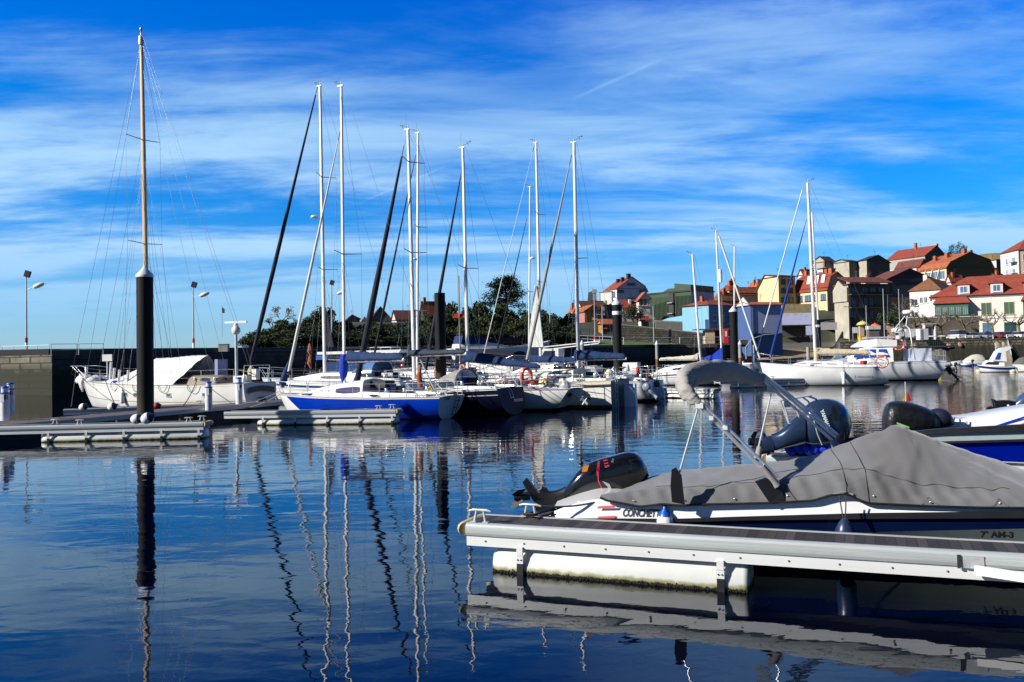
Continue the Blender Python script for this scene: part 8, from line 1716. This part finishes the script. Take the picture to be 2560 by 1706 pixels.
# covered black outboard and white striped boat beyond
d3 = 18.5; B3 = D(2330, 1090, d3); b3t = thing('motorboat', (B3.x, B3.y, 0), 'white motorboat with blue and red bow stripes at the right edge', 'motorboat', R_(-14)); m3_ = Matrix.Rotation(R_(-14), 4, 'Z'); m3_.translation = V((B3.x, B3.y, 0)); inv3 = m3_.inverted(); n3_ = V((sin(R_(-14)), -cos(R_(-14)), 0))
def q3p(px, py, off=0.0): r = ray(px, py); o_ = V((B3.x, B3.y, 0)); k = (n3_.dot(o_-CC)+off)/n3_.dot(r); return inv3 @ (CC+r*k)
tt = [(2345, 1062), (2420, 1057), (2480, 1050), (2560, 1036), (2720, 1012)]
rg = []
for px in range(2345, 2990, 15):
    kk = max(0, (px-2660)/320)**2; a = q3p(px, interp(tt, px), -.93*kk); b_ = q3p(px, 1110, -.93*kk); rg.append([V((a.x, a.y+1.9*(1-kk)+.05, a.z)), V((a.x, a.y+.95*(1-kk)+.04, a.z+.06)), V((a.x, a.y+.02, a.z)), a.lerp(b_, .3)+V((0, -.02, 0)), a.lerp(b_, .6), b_+V((0, .2, 0))])
MB().loft(rg, closed=False, cap=False).build('hull', WG2, b3t)
for (p0, p1, p2, p3, c, nm) in (((2480, 1067), (2497, 1066), (2600, 1034), (2600, 1028), (.01, .04, .42), 'blue_stripe'), ((2530, 1067), (2550, 1066), (2640, 1042), (2640, 1034), (.7, .04, .06), 'red_stripe')):
    MB().add([q3p(*p0, .035), q3p(*p1, .035), q3p(*p2, .035), q3p(*p3, .035)], [(0, 1, 2, 3)]).build(nm, mat('stripe '+nm, c, .35), b3t)
oc = bpy.data.objects.new('covered_outboard', None); COL.objects.link(oc); oc.parent = b3t; Q = lambda px, py: inv3 @ D(px, py, d3-.3)
BAG = mat('black rain cover', (.012, .012, .013), .35, var=.4, vs=6, bump=.03, bs=7)
def cl3(ax, nm, m=BAG): return cowl_loft(ax, m, nm, oc, 22, .7)
cl3([(2208, 1040, 2208, 1078, .18), (2216, 1010, 2214, 1092, .34), (2232, 1003, 2230, 1098, .40), (2258, 1002, 2262, 1098, .42), (2290, 1010, 2300, 1092, .42), (2318, 1020, 2326, 1088, .38), (2340, 1034, 2345, 1080, .28)], 'rain_cover')
cl3([(2330, 1024, 2330, 1072, .2), (2350, 1020, 2352, 1070, .27), (2368, 1026, 2372, 1066, .25), (2380, 1044, 2382, 1062, .14)], 'second_cowl', mat('navy cover', (.01, .015, .04), .5))
MB().add([Q(2232, 1052)+V((0, -.43, 0)), Q(2262, 1063)+V((0, -.44, 0)), Q(2262, 1067)+V((0, -.44, 0)), Q(2232, 1056)+V((0, -.43, 0))], [(0, 1, 2, 3)]).build('reflective_strip', mat('lime strip', (.35, .75, .25), .5), oc)
fs = MB(); fs.tube([q3p(2266, 1022, .1), q3p(2263, 955, .1)], .014, 6); fs.build('flag_staff', STEEL, b3t)
a_, b1_, c1_ = q3p(2268, 976, .1), q3p(2256, 1003, .12), q3p(2280, 1003, .08); mid = b1_.lerp(c1_, .5); MB().add([a_, b1_, mid], [(0, 1, 2)]).build('flag_yellow_half', YELLOW, b3t); MB().add([a_, mid, c1_], [(0, 1, 2)]).build('flag_red_half', RED, b3t)
q = MB()
for px in (2384, 2400): q.tube([q3p(px, 1060, .05), q3p(px+2, 1044, .05), q3p(px+14, 1046, .05), q3p(px+18, 1060, .05)], .015, 6)
q.tube([q3p(2386, 1056, .05), q3p(2416, 1057, .05)], .012, 6); q.build('stern_cleats_rail', STEEL, b3t)
# outboard and boat at the far right
d4 = 24.0; B4 = D(2520, 1020, d4); b4t = thing('motorboat', (B4.x, B4.y, 0), 'boat with tilted grey outboard beyond the small finger at right edge', 'motorboat', R_(-14)); m4_ = Matrix.Rotation(R_(-14), 4, 'Z'); m4_.translation = V((B4.x, B4.y, 0)); inv4 = m4_.inverted(); Q = lambda px, py: inv4 @ D(px, py, d4)
on4 = bpy.data.objects.new('outboard_motor', None); COL.objects.link(on4); on4.parent = b4t
cowl_loft([(2536, 1005, 2530, 1022, .12), (2548, 990, 2545, 1024, .22), (2565, 978, 2562, 1022, .28), (2590, 970, 2590, 1016, .3), (2615, 975, 2615, 1010, .24)], mat('slate blue cowl', (.06, .09, .18), .25, .2, coat=.4), 'cowl', on4)
cowl_loft([(2486, 1002, 2488, 1026, .05), (2500, 1001, 2504, 1030, .09), (2520, 1000, 2526, 1030, .13), (2540, 1004, 2545, 1028, .15)], SB, 'leg', on4)
MB().ext([Q(2484, 998), Q(2492, 1002), Q(2500, 1026), Q(2492, 1030)], (0, .25, 0)).build('cavitation_plate', SB, on4)
for k in range(3):
    a = 2*pi*k/3+.5; c = Q(2474, 1028); e1 = V((.25*sin(a), cos(a), sin(a))); MB().ext([c+e1*.04, c+e1*.2+V((.08, 0, .03)), c+e1*.24, c+e1*.12-V((.08, 0, 0))], (.02, 0, 0)).build('propeller_blade', SB, on4)
MB().loft([[V((x, -.9*w_, .1)), V((x, -1.0*w_, .75)), V((x, 1.0*w_, .75)), V((x, .9*w_, .1))] for x, w_ in ((.9, 1), (4, 1), (6, .5))], smooth=False).build('hull', WHITE, b4t)
hook(D(2520, 1014, 22), D(2575, 1012, 23), .03, .1, 'white rope heap on the cleat at the right edge')

# hinge plate and loose white board on the near pontoon
q0, q1 = D(2436, 1425, 8.35), D(2600, 1450, 8.05); tag(MB().beam((0, 0, 0), q1-q0, .05, .085).build('loose_board', mat('bright white board', (.85, .85, .84), .5), loc=q0), 'bright white board resting against the near pontoon beam at right', 'board')
MB().box((5.35, -.045, .50), (.03, .02, .13)).build('rail_joint', DARK, fgf); MB().box((5.48, -.02, .50), (.18, .05, .12)).build('rail_joint_plate', GALV, fgf)

rdb = random.Random(12)
for i in range(11):
    x = .25+i*.5; MB().lathe([(.011, 0), (.011, .007), (.004, .010)], (x, -.001, fgf.location.z+.575+.025*x/5.9-.21), 8, M=Matrix.Rotation(pi/2, 3, 'X')).build('bolt', mat('rusty bolt', (.22, .12, .07), .7), fgf)
ml = MB()
for k in range(3): ml.tube([V((.62+(.09+.012*k)*cos(a), .57+(.05+.01*k)*sin(a), .60+.012*k)) for a in [2*pi*i/14 for i in range(15)]], .011, 6)
ml.build('coiled_line', ROPED, fgf)
